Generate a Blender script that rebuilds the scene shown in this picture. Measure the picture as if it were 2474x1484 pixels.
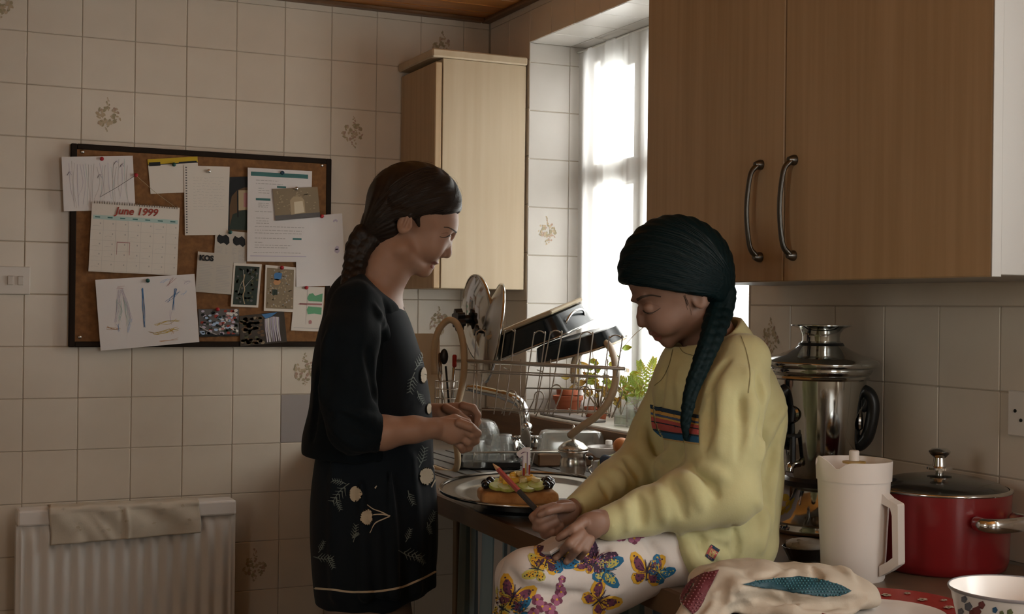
import bpy, bmesh, math, random
import numpy as np
from mathutils import Vector, Matrix
from mathutils.bvhtree import BVHTree
random.seed(7)
rng = np.random.default_rng(7)
S = bpy.context.scene
for o in list(bpy.data.objects):
    bpy.data.objects.remove(o)

# ------------------------------------------------------------------ camera
W, H, F = 2474, 1484, 3150.571
YAW, PITCH, ROLL = 0.435235, 0.00122971, 0.0116016
EYE = 1.33
_cy, _sy = math.cos(YAW), math.sin(YAW)
FW = np.array([_sy * math.cos(PITCH), _cy * math.cos(PITCH), math.sin(PITCH)])
_r0 = np.array([_cy, -_sy, 0.0]); _u0 = np.cross(_r0, FW)
RT = math.cos(ROLL) * _r0 + math.sin(ROLL) * _u0
UP = -math.sin(ROLL) * _r0 + math.cos(ROLL) * _u0
CAM = np.array([0.0, 0.0, EYE])
cd = bpy.data.cameras.new('camera'); cam = bpy.data.objects.new('camera', cd)
S.collection.objects.link(cam); S.camera = cam
cd.sensor_width = 36; cd.lens = F / W * 36; cd.clip_start = 0.05
M4 = Matrix.Identity(4)
for i in range(3):
    M4[i][0] = RT[i]; M4[i][1] = UP[i]; M4[i][2] = -FW[i]; M4[i][3] = CAM[i]
cam.matrix_world = M4

# ------------------------------------------------------------------ sky and exposure
wd = bpy.data.worlds.new('world'); S.world = wd; wd.use_nodes = True
bg = wd.node_tree.nodes['Background']
bg.inputs[0].default_value = (1.0, 0.985, 0.965, 1); bg.inputs[1].default_value = 8.5
S.view_settings.view_transform = 'Standard'; S.view_settings.look = 'None'
S.view_settings.gamma = 1; S.view_settings.use_curve_mapping = False
S.view_settings.exposure = 0.32
S.cycles.max_bounces = 10; S.cycles.diffuse_bounces = 6; S.cycles.transparent_max_bounces = 16
S.cycles.use_denoising = True
S.cycles.sample_clamp_indirect = 6

def portal(name, c, rot, sx, sy):
    l = bpy.data.lights.new(name, 'AREA'); l.shape = 'RECTANGLE'; l.size = sx; l.size_y = sy
    l.cycles.is_portal = True
    o = bpy.data.objects.new(name, l); o.location = c; o.rotation_euler = rot
    S.collection.objects.link(o)
XB, YA, ZC = 1.747, 3.961, 2.285          # window wall, tiled end wall, ceiling
portal('window_portal', (1.985, 3.063, 1.58), (0, math.radians(90), 0), 1.15, 1.17)
portal('window_portal', (1.985, 0.15, 1.575), (0, math.radians(90), 0), 1.25, 1.9)
portal('window_portal', (1.10, -1.11, 1.6), (math.radians(90), 0, 0), .6, .8)  # portal of the unseen rear opening, added for fill
portal('window_portal', (-1.46, .40, 1.55), (0, math.radians(-90), 0), .7, .6)  # portal of the unseen side opening, added for fill

# ------------------------------------------------------------------ pixel -> place helpers (pixels of the 2474x1484 photograph)
def ray(px, py):
    return FW + RT * ((px - W / 2) / F) + UP * ((H / 2 - py) / F)
def at(px, py, d):                       # point at depth d along the camera axis
    return CAM + ray(px, py) * d
def onX(px, py, v): d = ray(px, py); return CAM + d * (v / d[0])
def onY(px, py, v): d = ray(px, py); return CAM + d * (v / d[1])
def onZ(px, py, v): d = ray(px, py); return CAM + d * ((v - EYE) / d[2])
def dep(p): return float((np.asarray(p) - CAM) @ FW)

# ------------------------------------------------------------------ objects
def tag(o, label=None, cat=None, group=None, kind=None):
    if label: o['label'] = label
    if cat: o['category'] = cat
    if group: o['group'] = group
    if kind: o['kind'] = kind
    return o
def empty(name, loc, label=None, cat=None, group=None, kind=None):
    o = bpy.data.objects.new(name, None); o.empty_display_size = .05
    o.location = tuple(float(v) for v in loc); S.collection.objects.link(o)
    return tag(o, label, cat, group, kind)
def origin(o):
    v = Vector((0, 0, 0))
    while o is not None:
        v += o.location; o = o.parent
    return np.array(v)
def obj(name, vf, m, parent=None, smooth=False, base=None):
    """link (verts, faces) given in world space as one mesh object"""
    v, f = vf[0], vf[1]
    v = np.asarray(v, dtype=float).reshape(-1, 3)
    me = bpy.data.meshes.new(name)
    loc = None
    if parent is not None:
        v = v - origin(parent)
    else:
        b = np.array([(v[:, 0].min() + v[:, 0].max()) / 2, (v[:, 1].min() + v[:, 1].max()) / 2, v[:, 2].min()]) if base is None else np.array(base)
        v = v - b; loc = b
    me.from_pydata(v.tolist(), [], [list(map(int, q)) for q in f] if not isinstance(f, np.ndarray) else f.tolist())
    ms = m if isinstance(m, (list, tuple)) else [m]
    for x in ms: me.materials.append(x)
    if len(vf) > 2 and vf[2] is not None:
        me.polygons.foreach_set('material_index', np.asarray(vf[2], dtype=np.int32))
    if smooth is True:
        me.polygons.foreach_set('use_smooth', np.ones(len(me.polygons), dtype=bool))
    me.update()
    if smooth and smooth is not True:
        me.polygons.foreach_set('use_smooth', np.ones(len(me.polygons), dtype=bool))
        me.set_sharp_from_angle(angle=math.radians(smooth))
    o = bpy.data.objects.new(name, me); S.collection.objects.link(o)
    if parent is not None: o.parent = parent
    else: o.location = tuple(loc)
    return o
def clone(o, loc=None, parent=None):
    c = o.copy(); S.collection.objects.link(c)
    if parent is not None: c.parent = parent
    if loc is not None: c.location = tuple(float(x) for x in loc)
    return c
def join(*parts):
    V, Fs, n = [], [], 0
    for p in parts:
        v = np.asarray(p[0], dtype=float).reshape(-1, 3); V.append(v)
        Fs += [[int(i) + n for i in q] for q in p[1]]; n += len(v)
    return np.concatenate(V), Fs
def joinm(*parts):          # (verts, faces, material index)
    V, Fs, MI, n = [], [], [], 0
    for p, mi in parts:
        v = np.asarray(p[0], dtype=float).reshape(-1, 3); V.append(v)
        Fs += [[int(i) + n for i in q] for q in p[1]]; MI += [mi] * len(p[1]); n += len(v)
    return np.concatenate(V), Fs, MI
def xf(vf, M):
    v = np.asarray(vf[0], dtype=float); M = np.array(M, dtype=float)
    return (v @ M[:3, :3].T + M[:3, 3], vf[1])
def mv(vf, t): return (np.asarray(vf[0], dtype=float) + np.array(t, dtype=float), vf[1])
def rotz(a, c=(0, 0, 0)):
    return Matrix.Translation(c) @ Matrix.Rotation(a, 4, 'Z') @ Matrix.Translation([-x for x in c])
def basis(ex, ey, ez, o):
    M = np.eye(4); M[:3, 0] = ex; M[:3, 1] = ey; M[:3, 2] = ez; M[:3, 3] = o
    return M
def unit(v): v = np.asarray(v, dtype=float); return v / np.linalg.norm(v)

# ------------------------------------------------------------------ shapes
def box(lo, hi, bev=0.0, seg=1):
    lo = np.array(lo, dtype=float); hi = np.array(hi, dtype=float)
    bm = bmesh.new(); bmesh.ops.create_cube(bm, size=1)
    for v in bm.verts:
        v.co = Vector(((lo + hi) / 2 + np.array(v.co) * (hi - lo)).tolist())
    if bev: bmesh.ops.bevel(bm, geom=list(bm.edges), offset=bev, segments=seg, profile=.5, affect='EDGES')
    r = from_bm(bm); return r
def from_bm(bm):
    bm.verts.index_update()
    r = (np.array([v.co[:] for v in bm.verts]), [[v.index for v in f.verts] for f in bm.faces]); bm.free(); return r
def lathe(prof, n=40, c=(0, 0, 0), close=True):
    """profile [(r, z)...] turned about z"""
    V, Fs = [], []
    a = np.linspace(0, 2 * np.pi, n, endpoint=False)
    ring = []
    for r, z in prof:
        if r < 1e-6:
            ring.append([len(V)]); V.append((0, 0, z))
        else:
            ring.append(list(range(len(V), len(V) + n)))
            V += [(r * math.cos(t), r * math.sin(t), z) for t in a]
    for A, B in zip(ring[:-1], ring[1:]):
        for i in range(n):
            j = (i + 1) % n
            if len(A) == 1 and len(B) == 1: continue
            if len(A) == 1: Fs.append([A[0], B[j], B[i]])
            elif len(B) == 1: Fs.append([A[i], A[j], B[0]])
            else: Fs.append([A[i], A[j], B[j], B[i]])
    return np.array(V, dtype=float) + np.array(c, dtype=float), Fs
def smoothpath(P, n=8, closed=False):
    P = [np.array(p, dtype=float) for p in P]; out = []
    m = len(P)
    for i in range(m if closed else m - 1):
        p0 = P[(i - 1) % m] if closed or i > 0 else 2 * P[0] - P[1]
        p1 = P[i]; p2 = P[(i + 1) % m]
        p3 = P[(i + 2) % m] if closed or i + 2 < m else 2 * P[-1] - P[-2]
        for t in np.arange(n) / n:
            out.append(.5 * (2 * p1 + (p2 - p0) * t + (2 * p0 - 5 * p1 + 4 * p2 - p3) * t * t + (3 * p1 - p0 - 3 * p2 + p3) * t ** 3))
    if not closed: out.append(P[-1])
    return np.array(out)
def tube(P, r, n=8, closed=False, flat=None):
    """round tube along path; r scalar or list; flat=(vector, ratio) squashes it"""
    P = np.array(P, dtype=float); m = len(P)
    R = np.full(m, r, dtype=float) if np.isscalar(r) else np.array(r, dtype=float)
    T = np.gradient(P, axis=0) if not closed else np.roll(P, -1, 0) - np.roll(P, 1, 0)
    T /= np.linalg.norm(T, axis=1)[:, None] + 1e-12
    a = np.array([0, 0, 1.0]) if abs(T[0][2]) < .9 else np.array([1.0, 0, 0])
    V = []; N = a
    for i in range(m):
        N = N - T[i] * (N @ T[i])
        if np.linalg.norm(N) < 1e-6: N = np.cross(T[i], [1, 0, 0])
        N = N / np.linalg.norm(N); B = np.cross(T[i], N)
        for k in range(n):
            t = 2 * np.pi * k / n
            d = N * math.cos(t) + B * math.sin(t)
            if flat is not None:
                fv = unit(flat[0]); d = d - fv * (d @ fv) * (1 - flat[1])
            V.append(P[i] + d * R[i])
    Fs = []
    for i in range(m if closed else m - 1):
        A = i * n; B_ = ((i + 1) % m) * n
        for k in range(n):
            j = (k + 1) % n
            Fs.append([A + k, A + j, B_ + j, B_ + k])
    if not closed:
        Fs.append(list(range(n))[::-1]); Fs.append(list(range((m - 1) * n, m * n)))
    return np.array(V), Fs
def prism(poly, M, th):
    """flat polygon [(x, y)...] in frame M (4x4, numpy), extruded by th along its z"""
    n = len(poly); V = [(x, y, 0) for x, y in poly] + [(x, y, th) for x, y in poly]
    Fs = [list(range(n))[::-1], list(range(n, 2 * n))] + [[i, (i + 1) % n, n + (i + 1) % n, n + i] for i in range(n)]
    return xf((np.array(V, dtype=float), Fs), M)
def ellipsoid(c, r, M=None, n=20, m=12):
    V, Fs = lathe([(math.sin(t), -math.cos(t)) for t in np.linspace(0, np.pi, m)], n)
    V = V * np.array(r)
    if M is not None: V = V @ np.array(M)[:3, :3].T
    return V + np.array(c), Fs
def gridmesh(fn, nu, nv):
    """fn(u, v) -> point for u, v in 0..1"""
    V = [fn(i / nu, j / nv) for j in range(nv + 1) for i in range(nu + 1)]
    Fs = [[j * (nu + 1) + i, j * (nu + 1) + i + 1, (j + 1) * (nu + 1) + i + 1, (j + 1) * (nu + 1) + i] for j in range(nv) for i in range(nu)]
    return np.array(V, dtype=float), Fs
def shell(vf, th):
    """give an open sheet a thickness"""
    v, f = np.asarray(vf[0], dtype=float), vf[1]
    nrm = np.zeros_like(v)
    for q in f:
        n = np.cross(v[q[1]] - v[q[0]], v[q[2]] - v[q[0]]); 
        for i in q: nrm[i] += n
    nrm /= np.linalg.norm(nrm, axis=1)[:, None] + 1e-12
    n = len(v); cnt = {}
    for q in f:
        for a, b in zip(q, q[1:] + q[:1]): cnt[(a, b)] = 1
    Fs = [list(q) for q in f] + [[i + n for i in q][::-1] for q in f]
    for (a, b) in cnt:
        if (b, a) not in cnt: Fs.append([b, a, a + n, b + n])
    return np.concatenate([v, v - nrm * th]), Fs

# ------------------------------------------------------------------ materials
def srgb(r, g, b):
    f = lambda c: (c / 255 / 12.92) if c <= 10 else ((c / 255 + .055) / 1.055) ** 2.4
    return (f(r), f(g), f(b), 1)
def mat(name, col, rough=.5, metal=0, var=None, bump=None, trans=0, ior=1.45, coat=0, sheen=0, stretch=None, sss=0, alpha=None, spec=None):
    """var=(scale, second colour, amount)  bump=(scale, strength[, distance])  stretch=(x, y, z) scales the texture space"""
    m = bpy.data.materials.new(name); m.use_nodes = True
    nt = m.node_tree; b = nt.nodes['Principled BSDF']
    col = col if len(col) == 4 else tuple(col) + (1,)
    b.inputs['Base Color'].default_value = col
    b.inputs['Roughness'].default_value = rough; b.inputs['Metallic'].default_value = metal
    b.inputs['IOR'].default_value = ior
    if trans: b.inputs['Transmission Weight'].default_value = trans
    if coat: b.inputs['Coat Weight'].default_value = coat
    if sheen: b.inputs['Sheen Weight'].default_value = sheen
    if spec is not None: b.inputs['Specular IOR Level'].default_value = spec
    if sss:
        b.inputs['Subsurface Weight'].default_value = sss; b.inputs['Subsurface Scale'].default_value = .006
        b.inputs['Subsurface Radius'].default_value = (1, .4, .2)
    if alpha is not None: b.inputs['Alpha'].default_value = alpha
    if var or bump:
        tc = nt.nodes.new('ShaderNodeTexCoord'); mp = nt.nodes.new('ShaderNodeMapping')
        nt.links.new(tc.outputs['Object'], mp.inputs[0])
        if stretch: mp.inputs['Scale'].default_value = stretch
    if var:
        n = nt.nodes.new('ShaderNodeTexNoise'); n.inputs['Scale'].default_value = var[0]; n.inputs['Detail'].default_value = 6
        nt.links.new(mp.outputs[0], n.inputs['Vector'])
        rp = nt.nodes.new('ShaderNodeMapRange'); rp.inputs[1].default_value = .35; rp.inputs[2].default_value = .65
        rp.inputs[4].default_value = var[2]
        nt.links.new(n.outputs[0], rp.inputs[0])
        mx = nt.nodes.new('ShaderNodeMix'); mx.data_type = 'RGBA'
        mx.inputs[6].default_value = col; c2 = var[1]; mx.inputs[7].default_value = c2 if len(c2) == 4 else tuple(c2) + (1,)
        nt.links.new(rp.outputs[0], mx.inputs[0]); nt.links.new(mx.outputs[2], b.inputs['Base Color'])
    if bump:
        n2 = nt.nodes.new('ShaderNodeTexNoise'); n2.inputs['Scale'].default_value = bump[0]; n2.inputs['Detail'].default_value = 4
        nt.links.new(mp.outputs[0], n2.inputs['Vector'])
        bp = nt.nodes.new('ShaderNodeBump'); bp.inputs['Strength'].default_value = bump[1]
        bp.inputs['Distance'].default_value = bump[2] if len(bump) > 2 else .002
        nt.links.new(n2.outputs[0], bp.inputs['Height']); nt.links.new(bp.outputs[0], b.inputs['Normal'])
    return m
def glassmat(name, tint=(1, 1, 1), rough=.02, haze=.0):
    """thin-walled glass: mostly clear with a glossy sheen"""
    m = bpy.data.materials.new(name); m.use_nodes = True; nt = m.node_tree
    for n in list(nt.nodes): nt.nodes.remove(n)
    out = nt.nodes.new('ShaderNodeOutputMaterial'); mx = nt.nodes.new('ShaderNodeMixShader')
    t = nt.nodes.new('ShaderNodeBsdfTransparent'); t.inputs[0].default_value = tuple(tint) + (1,)
    g = nt.nodes.new('ShaderNodeBsdfGlossy'); g.inputs['Roughness'].default_value = rough
    lw = nt.nodes.new('ShaderNodeLayerWeight'); lw.inputs[0].default_value = .5
    pw = nt.nodes.new('ShaderNodeMath'); pw.operation = 'POWER'; pw.inputs[1].default_value = 3.0; nt.links.new(lw.outputs['Facing'], pw.inputs[0])
    fr = nt.nodes.new('ShaderNodeMath'); fr.operation = 'MULTIPLY_ADD'; fr.inputs[1].default_value = .8; fr.inputs[2].default_value = .055; nt.links.new(pw.outputs[0], fr.inputs[0])
    d = nt.nodes.new('ShaderNodeBsdfTranslucent'); d.inputs[0].default_value = (.9, .9, .88, 1)
    m0 = nt.nodes.new('ShaderNodeMixShader'); m0.inputs[0].default_value = haze
    nt.links.new(t.outputs[0], m0.inputs[1]); nt.links.new(d.outputs[0], m0.inputs[2])
    nt.links.new(fr.outputs[0], mx.inputs[0])
    nt.links.new(m0.outputs[0], mx.inputs[1]); nt.links.new(g.outputs[0], mx.inputs[2]); nt.links.new(mx.outputs[0], out.inputs[0])
    return m
def sheermat(name, col, clear=.45, trl=.6):
    m = bpy.data.materials.new(name); m.use_nodes = True; nt = m.node_tree
    for n in list(nt.nodes): nt.nodes.remove(n)
    out = nt.nodes.new('ShaderNodeOutputMaterial')
    t = nt.nodes.new('ShaderNodeBsdfTransparent'); d = nt.nodes.new('ShaderNodeBsdfDiffuse'); l = nt.nodes.new('ShaderNodeBsdfTranslucent')
    d.inputs[0].default_value = col; l.inputs[0].default_value = col
    m1 = nt.nodes.new('ShaderNodeMixShader'); m1.inputs[0].default_value = trl
    m2 = nt.nodes.new('ShaderNodeMixShader'); m2.inputs[0].default_value = 1 - clear
    nt.links.new(d.outputs[0], m1.inputs[1]); nt.links.new(l.outputs[0], m1.inputs[2])
    nt.links.new(t.outputs[0], m2.inputs[1]); nt.links.new(m1.outputs[0], m2.inputs[2]); nt.links.new(m2.outputs[0], out.inputs[0])
    return m
# ------------------------------------------------------------------ soft bodies: signed-distance shapes turned into one closed mesh
RC = np.stack([RT, -UP, FW])             # camera-aligned metric frame: x right, y down, z away
def cp(px, py, d): return np.array([(px - W / 2) / F * d, (py - H / 2) / F * d, d])
def toworld(v): return CAM + np.asarray(v) @ RC
class Sdf:
    """shapes authored as (px, py, depth offset) with radii in px at depth d0"""
    def __init__(s, d0): s.d0 = d0; s.k = d0 / F; s.ops = []
    def p(s, q): return cp(q[0], q[1], s.d0 + (q[2] if len(q) > 2 else 0))
    def cone(s, a, b, ra, rb=None, k=12, op='+', flat=False):
        rb = ra if rb is None else rb
        s.ops.append((op, 'cone', s.p(a), s.p(b), ra * s.k, rb * s.k, k * s.k, flat)); return s
    def ball(s, a, r, k=12, op='+'): return s.cone(a, (a[0], a[1] + .01, a[2] if len(a) > 2 else 0), r, r, k, op)
    def ell(s, a, r, k=12, op='+', rot=0, yaw=0, roll=0):
        """ellipsoid radii (across, down, away) px; rot turns it in the picture plane (degrees, clockwise), yaw about the vertical"""
        c, q = math.cos(math.radians(rot)), math.sin(math.radians(rot))
        R = np.array([[c, -q, 0], [q, c, 0], [0, 0, 1.0]])
        c, q = math.cos(math.radians(yaw)), math.sin(math.radians(yaw))
        R = R @ np.array([[c, 0, -q], [0, 1, 0], [q, 0, c]])
        c, q = math.cos(math.radians(roll)), math.sin(math.radians(roll))
        R = R @ np.array([[1, 0, 0], [0, c, -q], [0, q, c]])
        s.ops.append((op, 'ell', s.p(a), np.array(r, dtype=float) * s.k, R, k * s.k)); return s
    def chain(s, pts, k=12, op='+'):
        for a, b in zip(pts[:-1], pts[1:]): s.cone(a[:3], b[:3], a[3], b[3], k, op)
        return s
    def plane(s, a, n, k=3):
        """cut everything so far away beyond the plane through a with normal n (picture axes: right, down, away)"""
        s.ops.append(('-', 'plane', s.p(a), unit(n), k * s.k)); return s
    def sub(s, other, k=6):                # union with a separately built group
        s.ops.append(('+', 'grp', other, k * s.k)); return s
    def front(s, px, py):                  # depth offset of the first surface met at this pixel
        ws = np.arange(-.42, .42, .004)
        D = _eval(s, np.array([cp(px, py, s.d0 + w) for w in ws])); i = np.nonzero(D < 0)[0]
        return ws[i[0]] if len(i) else None
    def crease(s, pts, r, k=14, op='+'):
        """soft ridge (+) or valley (-) drawn on the near side through the points"""
        P = smoothpath([np.array((x, y, 0.0)) for x, y in pts], 4); out = []
        for i, (x, y, _) in enumerate(P):
            w = s.front(x, y)
            if w is None: continue
            q = r * (.25 + .75 * math.sin(math.pi * (i + .4) / (len(P) - .2)))
            out.append((x, y, w + s.k * (q * .72 if op == '+' else -q * .62), q))
        for a, b in zip(out[:-1], out[1:]):
            if abs(a[2] - b[2]) < .05: s.cone(a[:3], b[:3], a[3], b[3], k, op)
        return s
    def disp(s, fn): s.ops.append(('d', fn)); return s
def _prim(o, P):
    t = o[1]
    if t == 'cone':
        a, b, ra, rb, flat = o[2], o[3], o[4], o[5], o[7]
        ab = b - a; L2 = float(ab @ ab) + 1e-12
        h0 = ((P - a) @ ab) / L2; h = np.clip(h0, 0, 1)
        d = np.linalg.norm(P - a - h[:, None] * ab, axis=1) - (ra + (rb - ra) * h)
        if flat:
            L = math.sqrt(L2); d = np.maximum(d, np.maximum(-h0 * L, (h0 - 1) * L))
        return d
    if t == 'ell':
        q = (P - o[2]) @ o[4]; r = o[3]
        k0 = np.linalg.norm(q / r, axis=1); k1 = np.linalg.norm(q / (r * r), axis=1)
        return np.where(k1 > 1e-9, k0 * (k0 - 1) / (k1 + 1e-12), -r.min())
def _eval(sd, P, reach=None, D=None):
    if D is None: D = np.full(len(P), 1.0)
    for o in sd.ops:
        op = o[0]
        if op == 'd': 
            m = np.abs(D) < .06
            if m.any(): D[m] += o[1](P[m])
            continue
        t = o[1]
        if t == 'grp':
            d = _eval(o[2], P); k = o[3]
            h = np.maximum(k - np.abs(D - d), 0) / k
            D = np.minimum(D, d) - h * h * k * .25; continue
        if t == 'plane':
            d = (P - o[2]) @ o[3]; k = max(o[4], 1e-5)
            h = np.maximum(k - np.abs(D - d), 0) / k; D = np.maximum(D, d) + h * h * k * .25; continue
        k = o[6] if t == 'cone' else o[5]
        if t == 'cone': lo = np.minimum(o[2] - o[4], o[3] - o[5]); lo = np.minimum(lo, np.minimum(o[2], o[3]) - max(o[4], o[5])); hi = np.maximum(o[2], o[3]) + max(o[4], o[5])
        else: lo, hi = o[2] - o[3].max(), o[2] + o[3].max()
        mg = k + .03
        m = ((P > lo - mg) & (P < hi + mg)).all(1)
        if not m.any(): continue
        d = _prim(o, P[m]); D0 = D[m]
        if op == '+':
            if k > 0:
                h = np.maximum(k - np.abs(D0 - d), 0) / k; D[m] = np.minimum(D0, d) - h * h * k * .25
            else: D[m] = np.minimum(D0, d)
        else:
            d = -d
            if k > 0:
                h = np.maximum(k - np.abs(D0 - d), 0) / k; D[m] = np.maximum(D0, d) + h * h * k * .25
            else: D[m] = np.maximum(D0, d)
    return D
def _bounds(sd):
    lo, hi = np.full(3, 1e9), np.full(3, -1e9)
    for o in sd.ops:
        if o[0] != '+': continue
        if o[1] == 'grp': a, b = _bounds(o[2])
        elif o[1] == 'cone': r = max(o[4], o[5]); a, b = np.minimum(o[2], o[3]) - r, np.maximum(o[2], o[3]) + r
        else: a, b = o[2] - o[3].max(), o[2] + o[3].max()
        lo, hi = np.minimum(lo, a), np.maximum(hi, b)
    return lo, hi
def surface(sd, h=.003, smooth=2):
    """sparse surface nets -> (world vertices, quads)"""
    lo, hi = _bounds(sd); lo = lo - .02; hi = hi + .02
    B = 4; H4 = h * B
    n = np.ceil((hi - lo) / H4).astype(int) + 1
    g = np.stack(np.meshgrid(*[np.arange(k) for k in n], indexing='ij'), -1).reshape(-1, 3)
    keep = []
    for c in np.array_split(g, max(1, len(g) // 400000)):
        D = _eval(sd, lo + (c + .5) * H4); keep.append(c[np.abs(D) < H4 * 1.25 + .004])
    cells = np.concatenate(keep)
    s = np.stack(np.meshgrid(*[np.arange(B + 1)] * 3, indexing='ij'), -1).reshape(-1, 3)
    N = n * B + 2
    def key(ijk): return (ijk[..., 0].astype(np.int64) * N[1] + ijk[..., 1]) * N[2] + ijk[..., 2]
    corner = np.array([[0, 0, 0], [1, 0, 0], [0, 1, 0], [1, 1, 0], [0, 0, 1], [1, 0, 1], [0, 1, 1], [1, 1, 1]])
    edges = [(0, 1), (2, 3), (4, 5), (6, 7), (0, 2), (1, 3), (4, 6), (5, 7), (0, 4), (1, 5), (2, 6), (3, 7)]
    VK, VP, EK = [], [], [[], [], []]
    f = np.stack(np.meshgrid(*[np.arange(B)] * 3, indexing='ij'), -1).reshape(-1, 3)
    for cc in np.array_split(cells, max(1, len(cells) // 12000)):
        ijk = (cc[:, None, :] * B + s[None])                    # M,125,3
        D = _eval(sd, (lo + ijk.reshape(-1, 3) * h)).reshape(len(cc), B + 1, B + 1, B + 1)
        sg = D < 0
        dv = [D[:, a:a + B, b:b + B, c:c + B].reshape(len(cc), -1) for a, b, c in corner]
        sv = [x < 0 for x in dv]
        tot = sum(x.astype(int) for x in sv); act = (tot > 0) & (tot < 8)
        m, q = np.nonzero(act)
        if len(m) == 0: continue
        dd = np.stack([x[m, q] for x in dv], 1); acc = np.zeros((len(m), 3)); cnt = np.zeros(len(m))
        for a, b in edges:
            x, y = dd[:, a], dd[:, b]; cr = (x < 0) != (y < 0); t = np.where(cr, x / (x - y + 1e-20), 0)
            pt = corner[a] + t[:, None] * (corner[b] - corner[a]); acc += pt * cr[:, None]; cnt += cr
        base = cc[m] * B + f[q]
        VK.append(key(base)); VP.append(lo + (base + acc / cnt[:, None]) * h)
        for ax, ci in ((0, 1), (1, 2), (2, 4)):
            cr = (dd[:, 0] < 0) != (dd[:, ci] < 0)
            EK[ax].append(np.concatenate([base[cr], (dd[cr, 0] < 0)[:, None].astype(int)], 1))
    VK = np.concatenate(VK); VP = np.concatenate(VP)
    VK, ix = np.unique(VK, return_index=True); VP = VP[ix]
    Q = []
    for ax in range(3):
        e = np.unique(np.concatenate(EK[ax]), axis=0); b = e[:, :3]; ins = e[:, 3] > 0
        o1, o2 = [(1, 2), (2, 0), (0, 1)][ax]
        d1, d2 = np.eye(3, dtype=int)[o1], np.eye(3, dtype=int)[o2]
        ks = np.stack([key(b - d1 - d2), key(b - d2), key(b), key(b - d1)], 1)
        ids = np.searchsorted(VK, ks); ids = np.clip(ids, 0, len(VK) - 1)
        ok = (VK[ids] == ks).all(1)
        ids = np.where(ins[:, None], ids, ids[:, ::-1])[ok]
        Q.append(ids)
    Q = np.concatenate(Q)
    for _ in range(smooth):
        A = np.zeros_like(VP); C = np.zeros(len(VP))
        for a in range(4):
            i, j = Q[:, a], Q[:, (a + 1) % 4]
            np.add.at(A, i, VP[j]); np.add.at(C, i, 1); np.add.at(A, j, VP[i]); np.add.at(C, j, 1)
        m = C > 0
        VP[m] = VP[m] * .45 + .55 * A[m] / C[m][:, None]
    return toworld(VP), Q
def sdfobj(name, sd, m, parent=None, h=.003, smooth=2, base=None):
    v, q = surface(sd, h, smooth)
    return obj(name, (v, q), m, parent, smooth=True, base=base)
def bvh_of(o):
    off = origin(o); me = o.data
    vs = [Vector((off + np.array(v.co)).tolist()) for v in me.vertices]
    return BVHTree.FromPolygons(vs, [list(p.vertices) for p in me.polygons])
def densify(poly, step):
    out = []
    for (a, b) in zip(poly, poly[1:] + poly[:1]):
        L = math.hypot(b[0] - a[0], b[1] - a[1]); n = max(1, int(L / step))
        for i in range(n): out.append((a[0] + (b[0] - a[0]) * i / n, a[1] + (b[1] - a[1]) * i / n))
    return out
def inside(x, y, poly):
    r = False; j = len(poly) - 1
    for i in range(len(poly)):
        xi, yi = poly[i]; xj, yj = poly[j]
        if (yi > y) != (yj > y) and x < (xj - xi) * (y - yi) / (yj - yi) + xi: r = not r
        j = i
    return r
def cloth_print(bv, polys, off=.0012, step=7):
    """flat printed motif laid onto a cloth surface: polys = [(outline in px, material index, layer)]"""
    parts = []
    for pl in polys:
        poly, mi = pl[0], pl[1]; lay = pl[2] if len(pl) > 2 else 0
        bm = bmesh.new(); ring = densify([tuple(p) for p in poly], step)
        vs = [bm.verts.new((x, y, 0)) for x, y in ring]
        try: fce = bm.faces.new(vs)
        except Exception: bm.free(); continue
        bmesh.ops.triangulate(bm, faces=[fce], ngon_method='EAR_CLIP')
        xs = [p[0] for p in poly]; ys = [p[1] for p in poly]
        for _ in range(6):
            es = [e for e in bm.edges if e.calc_length() > step * 1.6]
            if not es: break
            bmesh.ops.subdivide_edges(bm, edges=es, cuts=1)
            bmesh.ops.triangulate(bm, faces=[q for q in bm.faces if len(q.verts) > 3])
        V = []; bad = set()
        for i, v in enumerate(bm.verts):
            v.index = i; d = ray(v.co.x, v.co.y); d = d / np.linalg.norm(d)
            hit = bv.ray_cast(Vector(CAM.tolist()), Vector(d.tolist()))
            if hit[0] is None: bad.add(i); V.append((0, 0, 0)); continue
            nn = hit[1] if hit[1].dot(Vector(d.tolist())) < 0 else -hit[1]
            V.append(tuple(hit[0] + nn * (off + .00028 * lay)))
        Fs = [[v.index for v in q.verts] for q in bm.faces if not any(v.index in bad for v in q.verts)]
        # keep faces that do not bridge a step in depth
        Vn = np.array(V); Fs = [q for q in Fs if max(np.linalg.norm(Vn[q[0]] - Vn[q[1]]), np.linalg.norm(Vn[q[1]] - Vn[q[2]])) < .03]
        bm.free()
        if Fs:
            used = sorted({i for q in Fs for i in q}); mp = {a: b for b, a in enumerate(used)}
            parts.append(((Vn[used], [[mp[i] for i in q] for q in Fs]), mi))
    return joinm(*parts) if parts else None
def stroke(pts, w0, w1):
    P = smoothpath([np.array((x, y, 0.0)) for x, y in pts], 6)[:, :2]; n = len(P)
    t = np.gradient(P, axis=0); t /= np.linalg.norm(t, axis=1)[:, None] + 1e-9; nn = np.stack([-t[:, 1], t[:, 0]], 1)
    w = np.linspace(w0, w1, n)[:, None] / 2
    return [tuple(p) for p in (P + nn * w)] + [tuple(p) for p in (P - nn * w)[::-1]]

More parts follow.
